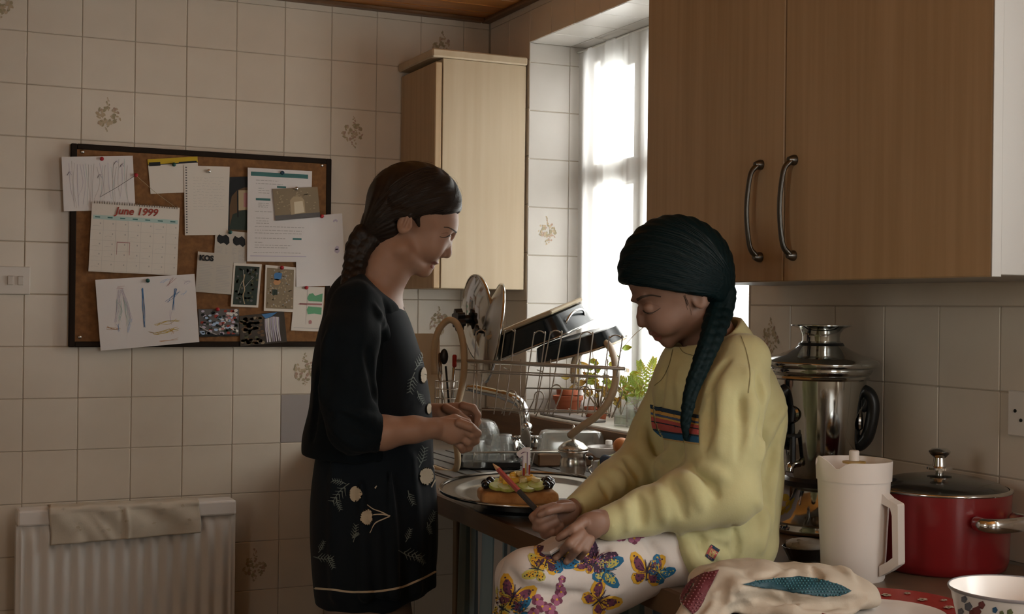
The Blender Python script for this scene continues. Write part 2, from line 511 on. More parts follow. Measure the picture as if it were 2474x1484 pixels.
def comb(name, bv, lines, m, parent, seed, n, r=.00035, off=.0005):
    """fine hairs lying on a head: lines = [(start px, middle px, end px)] guide curves, n hairs spread between neighbouring guides"""
    rg = random.Random(seed); parts = []
    G_ = [[np.array(p, dtype=float) for p in l] for l in lines]
    for _ in range(n):
        t = rg.uniform(0, len(G_) - 1.001); i = int(t); f = t - i
        c = [a * (1 - f) + b * f + np.array((rg.gauss(0, 2.2), rg.gauss(0, 2.2))) for a, b in zip(G_[i], G_[i + 1])]
        P = []
        t0, t1 = rg.uniform(0, .25), rg.uniform(.5, 1)
        for u in np.linspace(t0, t1, 12):
            q = c[0] * (1 - u) ** 2 + 2 * c[1] * u * (1 - u) + c[2] * u * u
            d = unit(ray(q[0], q[1])); hit = bv.ray_cast(Vector(CAM.tolist()), Vector(d.tolist()))
            if hit[0] is None: continue
            nn = hit[1] if hit[1].dot(Vector(d.tolist())) < 0 else -hit[1]
            P.append(np.array(hit[0] + nn * (off + rg.uniform(0, .0006))))
        if len(P) > 4:
            P = np.array(P)
            if np.linalg.norm(np.diff(P, axis=0), axis=1).max() < .03: parts.append(tube(P, r, 3))
    if parts:
        o = obj(name, join(*parts), m, parent); o['kind'] = 'stuff'; return o
# =================================================================== the room
m_tile = mat('tile_glaze', (.66, .59, .495), .28, var=(9, (.60, .53, .44), .5), bump=(60, .06, .0008))
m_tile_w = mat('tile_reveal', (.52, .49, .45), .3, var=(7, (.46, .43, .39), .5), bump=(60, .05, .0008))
m_tile_g = mat('tile_grey', (.34, .31, .30), .3)
m_grout = mat('grout', (.40, .35, .28), .85)
m_plaster = mat('plaster', (.45, .37, .27), .8)
m_dark = mat('shadow_gap', (.012, .010, .008), .9)
m_floor = mat('floor_vinyl', (.10, .075, .05), .5, var=(4, (.06, .045, .03), .8))
m_ceil = mat('ceiling_pine', (.60, .25, .05), .35, var=(3, (.36, .13, .025), .8), bump=(5, .1), stretch=(.6, 14, 14))
m_white = mat('white_paint', (.78, .77, .74), .35)
m_wood_door = mat('oak_laminate', (.42, .29, .165), .38, var=(4, (.35, .235, .125), .9), bump=(30, .05, .0006), stretch=(14, 14, .5))
m_maple = mat('maple_laminate', (.47, .375, .255), .4, var=(3, (.42, .325, .21), .8), stretch=(10, 10, .5))
m_brown = mat('brown_board', (.20, .105, .05), .45, var=(4, (.13, .065, .03), .9), stretch=(3, .6, 12))
m_chrome = mat('chrome', (.62, .62, .62), .12, 1)
m_steel = mat('steel', (.60, .58, .55), .25, 1)
m_black = mat('black_plastic', (.012, .013, .014), .35)
P_ROSE = mat('print_rose', (.40, .27, .20), .5); P_OLIVE = mat('print_olive', (.33, .28, .17), .5); P_TAN = mat('print_tan', (.45, .35, .23), .5)
XL, YN = -1.35, -1.0                       # unseen walls behind and beside the camera

def struct(name, vf, m, **k):
    o = obj(name, vf, m, **k); o['kind'] = 'structure'; return o
wall_back = struct('wall_back', box((XL - .15, YA + .0018, 0), (XB + .3, YA + .15, 2.5)), m_grout)
def holed(fix, lo, hi, h0, h1, axis, z0, z1):
    B_ = lambda a0, a1, c0, c1: box((fix[0], a0, c0), (fix[1], a1, c1)) if axis == 'y' else box((a0, fix[0], c0), (a1, fix[1], c1))
    return join(B_(lo, hi, 0, z0), B_(lo, hi, z1, 2.5), B_(lo, h0, z0, z1), B_(h1, hi, z0, z1))
wall_left = struct('wall_left', holed((XL - .12, XL), YN, YA, .10, .70, 'y', 1.2, 1.9), m_plaster)
wall_front = struct('wall_front', holed((YN - .12, YN), XL - .12, XB + .3, .80, 1.40, 'x', 1.20, 2.00), m_plaster)
floor = struct('floor', box((XL - .1, YN - .1, -.1), (XB + .3, YA + .1, 0)), m_floor)
WY0, WY1, WZ0, WZ1 = 2.477, 3.650, 1.005, 2.157       # window opening
QY0, QY1, QZ0, QZ1 = -.80, 1.10, .95, 2.20             # second window, beside the camera
TX = XB + .0018
wr = [box((TX, YN, 0), (XB + .25, YA + .1, min(WZ0, QZ0) - .0)),
      box((TX, QY1, QZ0), (XB + .25, YA + .1, WZ0)),
      box((TX, YN, QZ1), (XB + .25, QY1, 2.5)), box((TX, YN, QZ0), (XB + .25, QY0, QZ1)),
      box((TX, QY1, WZ0), (XB + .25, WY0, 2.5)), box((TX, WY1 + .0018, WZ0), (XB + .25, YA + .1, 2.5)),
      box((TX, WY0, WZ1 + .0018), (XB + .25, WY1 + .0018, 2.5))]
wall_right = struct('wall_right', join(*wr), m_grout)

def floral(parent, c, ex, ez, n, r, seed):
    """printed spray of little flowers and leaves lying on a tile: many tiny petals, one part"""
    rg = random.Random(seed); parts = []
    n_ = np.cross(ex, ez); n_ = np.array(n, dtype=float)
    for k in range(64):
        a = rg.uniform(0, 6.28); q = rg.uniform(0, 1) ** .55 * r
        p = c + ex * math.cos(a) * q * .78 + ez * (math.sin(a) * q * .72 - r * .05)
        if k < 8: p = c + ex * rg.uniform(-.16, .16) * r * (1.3 - .13 * k) + ez * r * (.55 + .085 * k)
        if 8 <= k < 14: p = c + ex * rg.uniform(-.2, .2) * r - ez * r * (.65 + .07 * (k - 8))
        p = p + n_ * (.0008 + .00001 * k)
        ra, rb = r * rg.uniform(.07, .19), r * rg.uniform(.05, .12); t = rg.uniform(0, 3.14)
        if k < 14: ra *= .6; rb *= .6
        d1 = ex * math.cos(t) + ez * math.sin(t); d2 = -ex * math.sin(t) + ez * math.cos(t)
        v = [p + d1 * ra * math.cos(x) * rg.uniform(.7, 1.15) + d2 * rb * math.sin(x) * rg.uniform(.7, 1.15) for x in np.linspace(0, 6.283, 9)[:-1]]
        parts.append(((np.array(v), [list(range(8))]), rg.choice([0, 1, 1, 2, 2, 2])))
    o = obj('flower_print', joinm(*parts), [P_ROSE, P_OLIVE, P_TAN], parent); o['kind'] = 'stuff'
    return o

T = .15
_tv, _tf = box((-.0741, 0, -.0741), (.0741, .006, .0741), .0016, 1)      # a tile facing -y, front at y = 0
tile_me = bpy.data.meshes.new('tile'); tile_me.from_pydata(_tv.tolist(), [], _tf); tile_me.materials.append(m_tile)
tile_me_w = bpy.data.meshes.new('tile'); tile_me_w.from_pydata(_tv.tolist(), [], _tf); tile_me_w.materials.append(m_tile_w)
tile_me_g = bpy.data.meshes.new('tile'); tile_me_g.from_pydata(_tv.tolist(), [], _tf); tile_me_g.materials.append(m_tile_g)
def tile(parent, c, ax, a0, a1, z0, z1, me=None):
    """one tile: ax 'y-' faces -y, 'x-' faces -x, 'z-' faces down; spans a0..a1 along the wall and z0..z1 upwards"""
    o = bpy.data.objects.new('tile', me or tile_me); S.collection.objects.link(o); o.parent = parent
    j = random.uniform(-.0004, .0004); s = ((a1 - a0) / T, 1, (z1 - z0) / T)
    if ax == 'y-': p = np.array([(a0 + a1) / 2, c + j, (z0 + z1) / 2])
    elif ax == 'x-': p = np.array([c + j, (a0 + a1) / 2, (z0 + z1) / 2]); o.rotation_euler = (0, 0, -math.pi / 2)
    else: p = np.array([(z0 + z1) / 2, (a0 + a1) / 2, c + j]); o.rotation_euler = (math.pi / 2, 0, 0); s = ((z1 - z0) / T, 1, (a1 - a0) / T)
    o.scale = s; o.location = tuple(p - origin(parent)); return o
EX, EY, EZ = np.eye(3)
TZ0 = 2.2555; TX0 = .3059
flor = {(-1, 0): 1, (1, 2): 2, (6, 2): 3, (8, 0): 4, (5, 7): 5, (4, 11): 6, (8, 6): 7}
for k in range(-2, 10):
    for r in range(-1, 15):
        x0, x1 = TX0 + k * T, min(TX0 + (k + 1) * T, XB)
        z1, z0 = min(TZ0 - r * T, ZC), max(TZ0 - (r + 1) * T, 0)
        if z1 - z0 < .01: continue
        me = tile_me_g if (k, r) == (5, 8) else None
        t = tile(wall_back, YA, 'y-', x0, x1, z0, z1, me)
        if (k, r) in flor:
            # the tile is scaled; hang the print on it in unscaled space
            o = floral(wall_back, np.array([(x0 + x1) / 2, YA, (z0 + z1) / 2]), EX, EZ, -EY, .045, flor[(k, r)])
            o.location = o.location - t.location; o.parent = t
            o.scale = (1 / t.scale[0], 1, 1 / t.scale[2])
ZB0, YB0 = 1.344, 2.3185
def wtile(y0, y1, z0, z1, me=None): return tile(wall_right, XB, 'x-', y0, y1, z0, z1, me)
for k in range(-1, 10):                        # backsplash under the long cupboard
    y1, y0 = min(YB0 - (k - .0) * T + T, WY0), YB0 - k * T
    if y1 - y0 < .01: continue
    for r in range(0, 3):
        wtile(y0, y1, max(ZB0 - (r + 1) * T, .90), ZB0 - r * T)
    d = .012 * max(0, k)
    wtile(y0 + d, min(y1 + d, WY0), ZB0, ZB0 + .14)
for k in range(0, 2):                          # strip between window and corner, and above the window
    y0, y1 = WY1 + .15 * k, min(WY1 + .15 * (k + 1) - .0, YA)
    for r in range(-1, 8):
        wtile(y0, y1, TZ0 - (r + 1) * T, min(TZ0 - r * T, ZC))
    wtile(y0, y1, 1.005, TZ0 - 8 * T)
for k in range(0, 8):
    y1, y0 = WY1 - .15 * k, max(WY1 - .15 * (k + 1), WY0)
    if y1 - y0 < .01: continue
    wtile(y0, y1, WZ1 + .0, TZ0); wtile(y0, y1, TZ0, ZC)
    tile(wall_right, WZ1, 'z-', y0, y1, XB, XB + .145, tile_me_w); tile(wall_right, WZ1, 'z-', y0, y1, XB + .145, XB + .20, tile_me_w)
for r in range(0, 9):                          # window reveal, far side
    z1, z0 = WZ1 - (r) * T - (-.09 if r else 0), max(WZ1 - (r + 1) * T + .09, WZ0)
    if z1 - z0 < .01: continue
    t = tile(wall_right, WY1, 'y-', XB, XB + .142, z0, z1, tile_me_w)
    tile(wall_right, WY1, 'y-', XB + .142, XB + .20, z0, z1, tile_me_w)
    if r == 4:
        o = floral(wall_right, np.array([XB + .07, WY1, (z0 + z1) / 2]), EX, EZ, -EY, .04, 21)
        o.location = o.location - t.location; o.parent = t; o.scale = (1 / t.scale[0], 1, 1 / t.scale[2])
# flower tile on the backsplash
o = floral(wall_right, np.array([XB, 1.49, 1.12]), EY, EZ, -EX, .045, 31)
o = floral(wall_right, np.array([XB, 2.39, 1.27]), EY, EZ, -EX, .04, 33)

ceiling = struct('ceiling', box((XL, YN, ZC + .012), (XB + .3, YA + .1, ZC + .2)), m_dark)
pv = box((0, 0, 0), (XB - XL, .088, .012), .003)
pl0 = obj('plank', mv(pv, (XL, YA - .1, ZC)), m_ceil, ceiling)
for k in range(1, 64):
    c = clone(pl0, None, ceiling); c.location = (pl0.location[0], pl0.location[1] - .092 * k, pl0.location[2])
trim = struct('trim_1', box((XL, YA - .035, ZC - .012), (XB - .03, YA + .001, ZC + .002), .004), m_brown)
trim2 = struct('trim_2', box((XB - .03, WY0, ZC - .012), (XB + .001, YA + .001, ZC + .002), .004), m_brown)

# window: white casement with transom, clear panes
def make_window(name, y0, y1, z0, z1, tz, mull):
    x0, x1 = XB + .195, XB + .245; f = .055
    parts = [box((x0, y0, z0), (x1, y0 + f, z1), .004), box((x0, y1 - f, z0), (x1, y1, z1), .004),
             box((x0, y0 + f, z0), (x1, y1 - f, z0 + f), .004), box((x0, y0 + f, z1 - f), (x1, y1 - f, z1), .004)]
    w = empty(name, (x0, (y0 + y1) / 2, z0), kind='structure')
    obj('window_frame', join(*parts), m_white, w)
    if tz: obj('transom', box((x0 - .008, y0 + f, tz - .035), (x1, y1 - f, tz + .035), .004), m_white, w)
    for my in mull: obj('mullion', box((x0 - .003, my - .03, z0 + f), (x1, my + .03, z1 - f), .004), m_white, w)
    ys = [y0 + f] + sorted(mull) + [y1 - f]; zs = [z0 + f] + ([tz] if tz else []) + [z1 - f]
    for a_, b_ in zip(ys[:-1], ys[1:]):
        for c, d in zip(zs[:-1], zs[1:]):
            a, b = a_, b_
            a += .031; b -= .031
            s = obj('sash', join(box((x0 + .006, a + .0, c), (x1 - .008, a + .04, d), .003), box((x0 + .006, b - .04, c), (x1 - .008, b, d), .003),
                                 box((x0 + .006, a + .04, c), (x1 - .008, b - .04, c + .04), .003), box((x0 + .006, a + .04, d - .04), (x1 - .008, b - .04, d), .003)), m_white, w)
            obj('pane', box((x0 + .022, a + .04, c + .04), (x0 + .026, b - .04, d - .04)), m_pane, s)
    return w
m_pane = glassmat('window_glass', (.97, .98, .97), .02, 0)
window_1 = make_window('window_1', WY0, WY1, WZ0, WZ1, 1.745, [3.28, 2.86])
window_2 = make_window('window_2', QY0, QY1, QZ0, QZ1, None, [.1])
def fill_opening(name, c0, c1, axis):
    # framed, glazed opening out of view, added to let in fill light
    w = empty(name, ((c0[0] + c1[0]) / 2, (c0[1] + c1[1]) / 2, c0[2]), kind='structure'); f = .05
    lo, hi = np.array(c0), np.array(c1); a = 0 if axis == 'x' else 1
    def seg(a0, a1, z0, z1): l, h = lo.copy(), hi.copy(); l[a], h[a], l[2], h[2] = a0, a1, z0, z1; return box(l, h, .003)
    obj('window_frame', join(seg(lo[a], lo[a] + f, lo[2], hi[2]), seg(hi[a] - f, hi[a], lo[2], hi[2]), seg(lo[a] + f, hi[a] - f, lo[2], lo[2] + f), seg(lo[a] + f, hi[a] - f, hi[2] - f, hi[2])), m_white, w)
    m = (lo + hi) / 2; b = 1 - a; l, h = lo.copy() , hi.copy(); l[a] += f; h[a] -= f; l[2] += f; h[2] -= f; l[b], h[b] = m[b] - .002, m[b] + .002
    obj('pane', box(l, h), m_pane, w)
fill_opening_rear = fill_opening('fill_opening_rear', (.80, YN - .09, 1.20), (1.40, YN - .04, 2.00), 'x')
fill_opening_side = fill_opening('fill_opening_side', (XL - .09, .10, 1.2), (XL - .04, .70, 1.9), 'y')
m_sill = mat('sill_paint', (.50, .46, .40), .4)
sill = struct('trim_3', box((XB - .008, WY0, WZ0 - .03), (XB + .195, WY1, WZ0 + .002), .003), m_sill)
upstand = struct('trim_4', box((XB - .014, 2.30, .902), (XB - .002, YA - .004, WZ0 - .004), .002), m_brown)
# =================================================================== fitted furniture
EDGE = lambda y: 1.0365 + .0416 * (y - 1.09)          # worktop front edge, a little out of square
CT = .90
m_top = mat('worktop_laminate', (.17, .125, .085), .3, var=(18, (.11, .085, .065), .8), bump=(90, .05, .0005))
m_edge = mat('worktop_edge', (.125, .068, .032), .5, var=(5, (.085, .045, .022), .8), stretch=(2, .5, 10))
YE = .75
def strip(x0f, x1f, y0, y1, z0, z1):
    V = [(x0f(y0), y0, z0), (x1f(y0), y0, z0), (x1f(y1), y1, z0), (x0f(y1), y1, z0), (x0f(y0), y0, z1), (x1f(y0), y0, z1), (x1f(y1), y1, z1), (x0f(y1), y1, z1)]
    return np.array(V), [[0, 3, 2, 1], [4, 5, 6, 7], [0, 1, 5, 4], [1, 2, 6, 5], [2, 3, 7, 6], [3, 0, 4, 7]]
worktop = empty('worktop', (1.4, 2.3, CT - .038), 'long brown laminate worktop with a wooden front edge, running below the window', 'worktop')
obj('top_panel', strip(lambda y: EDGE(y) + .012, lambda y: XB - .016, YE, YA - .002, CT - .036, CT), m_top, worktop)
obj('edge_strip', strip(lambda y: EDGE(y), lambda y: EDGE(y) + .0118, YE, YA - .002, CT - .038, CT + .0005), m_edge, worktop)
base = empty('base_unit', (1.4, 2.3, 0), 'open kitchen base frame under the worktop, curtained instead of doors', 'cabinet')
m_post = mat('post_wood', (.20, .145, .085), .6, var=(5, (.15, .10, .06), .7))
for y in (2.735, 1.735, .80, 3.90):
    x = EDGE(y) + .03
    obj('post', box((x, y - .012, 0), (x + .04, y + .012, CT - .04), .002), m_post, base)
obj('back_panel', box((XB - .06, YE, 0), (XB - .045, YA - .01, CT - .04)), m_dark, base)
obj('rail', strip(lambda y: EDGE(y) + .045, lambda y: EDGE(y) + .06, YE, YA - .02, CT - .062, CT - .04), m_post, base)
def striped(name, cols, scale):
    m = mat(name, cols[0], .9, bump=(300, .2, .001)); nt = m.node_tree; b = nt.nodes['Principled BSDF']
    at_ = nt.nodes.new('ShaderNodeUVMap'); sp = nt.nodes.new('ShaderNodeSeparateXYZ'); nt.links.new(at_.outputs[0], sp.inputs[0])
    mm = nt.nodes.new('ShaderNodeMath'); mm.operation = 'MULTIPLY'; mm.inputs[1].default_value = scale; nt.links.new(sp.outputs[0], mm.inputs[0])
    fr = nt.nodes.new('ShaderNodeMath'); fr.operation = 'FRACT'; nt.links.new(mm.outputs[0], fr.inputs[0])
    cr = nt.nodes.new('ShaderNodeValToRGB'); cr.color_ramp.interpolation = 'CONSTANT'; nt.links.new(fr.outputs[0], cr.inputs[0])
    el = cr.color_ramp.elements; el[0].color = cols[0]; el[0].position = 0; el[1].color = cols[1]; el[1].position = .3
    for p, c in ((.42, cols[2]), (.55, cols[0]), (.7, cols[3]), (.78, cols[2]), (.9, cols[1])):
        e = el.new(p); e.color = c
    nt.links.new(cr.outputs[0], b.inputs['Base Color']); return m
def curtain_mesh(fn, nu, nv, uvw):
    v, f = gridmesh(fn, nu, nv); return v, f
def add_uv(o, nu, nv):
    uv = o.data.uv_layers.new(name='UVMap')
    for p in o.data.polygons:
        for li, vi in zip(p.loop_indices, p.vertices): uv.data[li].uv = ((vi % (nu + 1)) / nu, (vi // (nu + 1)) / nv)
m_cur1 = striped('curtain_blue_stripe', [srgb(130, 146, 148), srgb(96, 116, 122), srgb(165, 155, 146), srgb(74, 86, 92)], 6)
m_cur2 = striped('curtain_pale_stripe', [srgb(160, 160, 150), srgb(132, 136, 132), srgb(180, 166, 156), srgb(96, 100, 100)], 7)
def hang(name, y0, y1, m, label, ph):
    def fn(u, v):
        y = y1 + (y0 - y1) * u
        x = EDGE(y) + .036 - .0 + .013 * math.sin(u * 50 * (y1 - y0) * 2 + ph + .6 * math.sin(u * 23)) * (.4 + .6 * min(1, v * 3)) + .006 * math.sin(u * 130 + ph)
        return (x, y, CT - .045 - v * .80)
    nu, nv = 150, 14
    o = obj(name, gridmesh(fn, nu, nv), m, smooth=True); add_uv(o, nu, nv)
    return tag(o, label, 'curtain', 'curtains below the worktop')
hang('cupboard_curtain', 1.75, 2.725, m_cur1, 'gathered blue striped curtain hanging under the worktop beside the woman', .3)
hang('cupboard_curtain', .78, 1.72, m_cur2, 'gathered pale striped curtain under the worktop below the sitting girl', 1.2)
# ------------------------------------------------------------------ wall cupboards
def front_door(name, lo, hi, m, parent): return obj(name, box(lo, hi, .002), m, parent)
lc = empty('wall_cabinet', (1.6, 3.80, 1.388), 'narrow maple wall cabinet with a cornice, in the corner beside the window', 'cabinet')
cz0, cz1 = 1.389, 2.084; cy0, cy1 = 3.656, 3.953
obj('carcass', box((1.462, cy0, cz0), (XB - .008, cy1, cz1), .0015), m_maple, lc)
obj('door', box((1.437, cy0 + .0006, cz0 - .001), (1.4595, cy1, cz1 - .012), .003), m_wood_door, lc)
obj('cornice', box((1.425, cy0 - .008, cz1 + .0005), (XB - .006, cy1, cz1 + .026), .004), m_maple, lc)
rc = empty('wall_cabinet', (1.58, 1.89, 1.384), 'wide oak wall cabinet with two doors and curved handles above the urn', 'cabinet')
FX = 1.412; ry0, ry1, rz0, rz1 = 1.408, 2.372, 1.386, 2.10; ym = 1.897
m_pale = mat('cabinet_end_panel', (.33, .31, .285), .5)
obj('carcass', join(box((FX + .019, ry0, rz0 + .001), (XB - .006, ry0 + .018, rz1), .001), box((FX + .019, ry1 - .018, rz0 + .001), (XB - .006, ry1, rz1), .001),
                    box((FX + .019, ry0 + .0185, rz0 + .001), (XB - .006, ry1 - .0185, rz0 + .018), .001), box((FX + .019, ry0 + .0185, rz1 - .018), (XB - .006, ry1 - .0185, rz1), .001),
                    box((XB - .016, ry0 + .0185, rz0 + .0185), (XB - .008, ry1 - .0185, rz1 - .0185)), box((FX + .019, ym - .009, rz0 + .0185), (XB - .02, ym + .009, rz1 - .0185))), m_pale, rc)
def bow_handle(parent, y, zt, zb):
    q = [(FX - .001, y, zt), (FX - .012, y - .001, zt - .004), (FX - .022, y + .004, zt - .022), (FX - .027, y + .007, (zt + zb) / 2), (FX - .022, y + .004, zb + .022), (FX - .012, y - .001, zb + .004), (FX - .001, y, zb)]
    P = smoothpath(q, 8)
    h = obj('handle', tube(P, .0062, 10, flat=((1, 0, 0), .55)), m_chrome_d, parent, smooth=True)
    for z in (zt, zb): obj('mount', xf(lathe([(0, 0), (.0095, 0), (.0095, .004), (.007, .010), (.005, .0145), (0, .0145)], 16), basis(-EZ, EY, EX * -1, (FX - .0005, y, z)) if False else Matrix.Translation((FX - .0005, y, z)) @ Matrix.Rotation(-math.pi / 2, 4, 'Y')), m_chrome_d, h, smooth=40)
m_chrome_d = mat('aged_chrome', (.13, .125, .115), .32, 1)
d1 = obj('door', box((FX, ym + .0018, rz0 - .002), (FX + .018, ry1, rz1), .002), m_wood_door, rc)
d2 = obj('door', box((FX, ry0, rz0 - .002), (FX + .018, ym - .0018, rz1), .002), m_wood_door, rc)
a, b = onX(1843, 398, FX), onX(1834, 622, FX); bow_handle(d1, (a[1] + b[1]) / 2 - .0, a[2], b[2])
a, b = onX(1921, 387, FX), onX(1918, 618, FX); bow_handle(d2, (a[1] + b[1]) / 2 - .0, a[2], b[2])
# pale edging strip on the near door
obj('edging', box((FX, ry0 - .0022, rz0 - .002), (FX + .018, ry0 - .0002, rz1), .0005), m_pale, d2)
# ------------------------------------------------------------------ net curtain
m_net = sheermat('white_net', (.85, .85, .84, 1), .34, .65)
def netfn(u, v):
    y = 3.640 + (WY0 + .01 - 3.640) * u; g = .5 + .5 * v
    x = 1.914 + .010 * g * math.sin(u * 62 + .8 * math.sin(u * 19) + .25 * math.sin(v * 4)) + .004 * math.sin(u * 141 + 1) * g
    return (x, y, 2.135 - v * 1.118 + .008 * math.sin(u * 9))
net = obj('net_curtain', gridmesh(netfn, 260, 24), m_net, smooth=True)
tag(net, 'sheer white net curtain gathered across the window', 'curtain')
rod = obj('curtain_wire', tube([(1.914, WY0 + .004, 2.139), (1.914, 3.646, 2.139)], .003, 8), m_white, smooth=True); tag(rod, 'thin white wire carrying the net curtain in the window head', 'curtain wire')
# ------------------------------------------------------------------ radiator with a cloth over it
m_rad = mat('radiator_enamel', (.76, .73, .69), .3)
m_radw = mat('radiator_cap', (.80, .77, .74), .35)
RY = 3.845
A0, A1 = onY(40, 1268, RY), onY(571, 1246, RY)
rx0, rx1, rtop = A0[0], A1[0], (A0[2] + A1[2]) / 2
rad = empty('radiator', ((rx0 + rx1) / 2, 3.88, .15), 'white ribbed panel radiator on the tiled wall under the cork board', 'radiator')
def radfn(u, v):
    x = rx0 + (rx1 - rx0) * u; z = rtop - .002 - v * (rtop - .16)
    t = (x - rx0 - .024) / .0405; f = t - math.floor(t)
    inn = .011 * (.5 - .5 * math.cos(2 * math.pi * f)) ** .8 * min(1, v * 14) * min(1, (1 - v) * 14) if .012 < x - rx0 < rx1 - rx0 - .012 else 0
    return (x, RY + .010 - inn, z)
obj('front_panel', gridmesh(radfn, 200, 24), m_rad, rad, smooth=True)
obj('casing', join(box((rx0, RY + .012, .16), (rx1, RY + .06, rtop - .004), .003)), m_rad, rad)
for a, b in ((rx0 + .002, rx0 + .12), (rx1 - .16, rx1 - .001)):
    obj('end_cap', box((a, RY - .005, rtop - .002), (b, RY + .075, rtop + .042), .006, 2), m_radw, rad)
obj('top_grille', box((rx0 + .1205, RY + .0, rtop + .002), (rx1 - .1605, RY + .07, rtop + .036), .004), m_radw, rad)
obj('bracket', box((rx0 + .15, RY + .061, .3), (rx0 + .18, YA - .001, .5)), m_rad, rad)
obj('bracket', box((rx1 - .18, RY + .061, .3), (rx1 - .15, YA - .001, .5)), m_rad, rad)
m_cloth = mat('cream_cloth', (.62, .56, .46), .9, var=(22, (.55, .49, .40), .6), bump=(260, .25, .001))
cx0, cx1 = onY(120, 1250, RY)[0], onY(481, 1250, RY)[0]
zt = rtop + .046
def clothfn(u, v):
    x = cx0 + (cx1 - cx0) * u + .003 * math.sin(v * 9); s = v * .20 - .095
    wob = .004 * math.sin(u * 17 + 2 * math.sin(v * 5)) + .005 * math.exp(-((u - .5) / .012) ** 2) - .004 * math.exp(-((u - .47) / .02) ** 2)
    wob += -.008 * math.exp(-((u - .12 - (v - .5) * .25) / .05) ** 2) * max(0, v - .5) * 2 + .006 * math.exp(-((u - .25 - (v - .5) * .3) / .03) ** 2) * max(0, v - .5) * 2
    if s < 0: return (x, RY - .008 - s * .82, zt + .001 + .0016 * math.sin(u * 30) - (.004 if s < -.06 else 0))
    if s < .012: return (x, RY - .008 - .006 * math.sin(s / .012 * 1.57), zt - .010 * (s / .012) ** 2)
    return (x, RY - .014 - wob, zt - .010 - (s - .012) * (1.0 - .12 * (u > .02) * u))
tow = obj('cloth', shell(gridmesh(clothfn, 90, 40), .002), m_cloth, smooth=True); tag(tow, 'cream printed cloth folded over the top of the radiator', 'cloth')
tb = bvh_of(tow)
pp = []
rg = random.Random(5)
for i in range(26):
    x, y = rg.uniform(130, 470), rg.uniform(1212, 1292)
    pp.append(([(x + rg.uniform(3, 8) * math.cos(t), y + rg.uniform(2, 5) * math.sin(t)) for t in np.linspace(0, 5.6, 8)], rg.choice([0, 1]), 0))
r = cloth_print(tb, pp, .0008, 6)
if r: o = obj('faint_print', r, [mat('faint_tan', (.52, .45, .34), .9), mat('faint_grey', (.56, .51, .42), .9)], tow); o['kind'] = 'stuff'
# ------------------------------------------------------------------ switch and socket
m_sw = mat('switch_plastic', (.66, .62, .57), .35)
a, b = onY(-10, 643, YA), onY(72, 712, YA)
sw = empty('light_switch', ((a[0] + b[0]) / 2, YA, b[2]), 'white plastic twin light switch on the tiles beside the cork board', 'switch')
obj('plate', box((a[0], YA - .009, b[2]), (b[0], YA - .0005, a[2]), .002), m_sw, sw)
for i in (0, 1):
    cx = a[0] + (b[0] - a[0]) * (.42 + .3 * i); cz = (a[2] + b[2]) / 2
    obj('rocker', xf(box((-.008, -.005, -.013), (.008, .003, .013), .0015), Matrix.Translation((cx, YA - .010, cz)) @ Matrix.Rotation(.18, 4, 'X')), m_sw, sw)
a, b = onX(2444, 940, XB), onX(2530, 1062, XB)
so = empty('wall_socket', (XB, (a[1] + b[1]) / 2, b[2]), 'white wall socket on the backsplash beyond the red pot', 'socket')
obj('plate', box((XB - .009, b[1], b[2]), (XB - .0005, a[1], a[2] - .002), .002), m_sw, so)
for px, py in ((2453, 993), (2467, 1016)):
    c = onX(px, py, XB - .009); obj('screw', xf(lathe([(0, 0), (.0032, 0), (.0032, .0012), (0, .0016)], 10), Matrix.Translation(c.tolist()) @ Matrix.Rotation(-math.pi / 2, 4, 'Y')), m_black, so)
# =================================================================== cork board and what is pinned to it
BY = 3.938                                                   # front of the cork
def bp_(X, Y, off=0.0): return onY(120 + X / 2.8, 330 + Y / 2.8, BY - off)
def qpt(q, u, v):
    q = [np.array(p, dtype=float) for p in q]
    return (q[0] * (1 - u) + q[1] * u) * (1 - v) + (q[3] * (1 - u) + q[2] * u) * v
m_cork = mat('cork', (.235, .112, .040), .9, var=(60, (.155, .07, .025), .9), bump=(240, .4, .0012))
m_frame = mat('dark_wood_frame', (.020, .013, .009), .7, spec=.15)
c0, c1 = onY(172, 346, BY), onY(800, 838, BY)
bx0, bx1, bz0, bz1 = c0[0], onY(799, 560, BY)[0], c1[2], c0[2]
board = empty('cork_board', ((bx0 + bx1) / 2, YA, bz0), 'large cork notice board in a thin dark wooden frame, covered in pinned papers', 'notice board')
fwid = .0165
obj('cork', box((bx0 + fwid, BY, bz0 + fwid), (bx1 - fwid, YA - .001, bz1 - fwid)), m_cork, board)
for lo, hi in (((bx0, bz0), (bx0 + fwid, bz1)), ((bx1 - fwid, bz0), (bx1, bz1)), ((bx0 + fwid, bz0), (bx1 - fwid, bz0 + fwid)), ((bx0 + fwid, bz1 - fwid), (bx1 - fwid, bz1))):
    obj('frame_rail', box((lo[0], BY - .0025, lo[1]), (hi[0], YA - .001, hi[1]), .002), m_frame, board)
for X, Y in ((222, 103), (1843, 195), (203, 1357), (1835, 1385)):
    obj('screw', ellipsoid(bp_(X, Y, .001), (.006, .004, .006), None, 12, 7), m_steel, board, smooth=True)
PM = {k: mat('ink_' + k, v, .8) for k, v in dict(
    red=(.30, .045, .03), teal=(.055, .17, .165), aqua=(.42, .56, .53), grey=(.42, .40, .385), dgrey=(.12, .115, .115), black=(.014, .016, .018), yellow=(.52, .36, .02), blue=(.07, .20, .42),
    sky=(.38, .52, .72), green=(.13, .36, .20), rose=(.42, .20, .20), orange=(.50, .26, .12), lilac=(.48, .43, .54), sand=(.42, .33, .21), stone=(.25, .195, .125), dgreen=(.03, .045, .035), olive=(.09, .09, .045), white=(.70, .68, .65), cream=(.66, .58, .43), brown=(.12, .07, .035), bark=(.05, .04, .03)).items()}
PK = list(PM); PML = [PM[k] for k in PK]
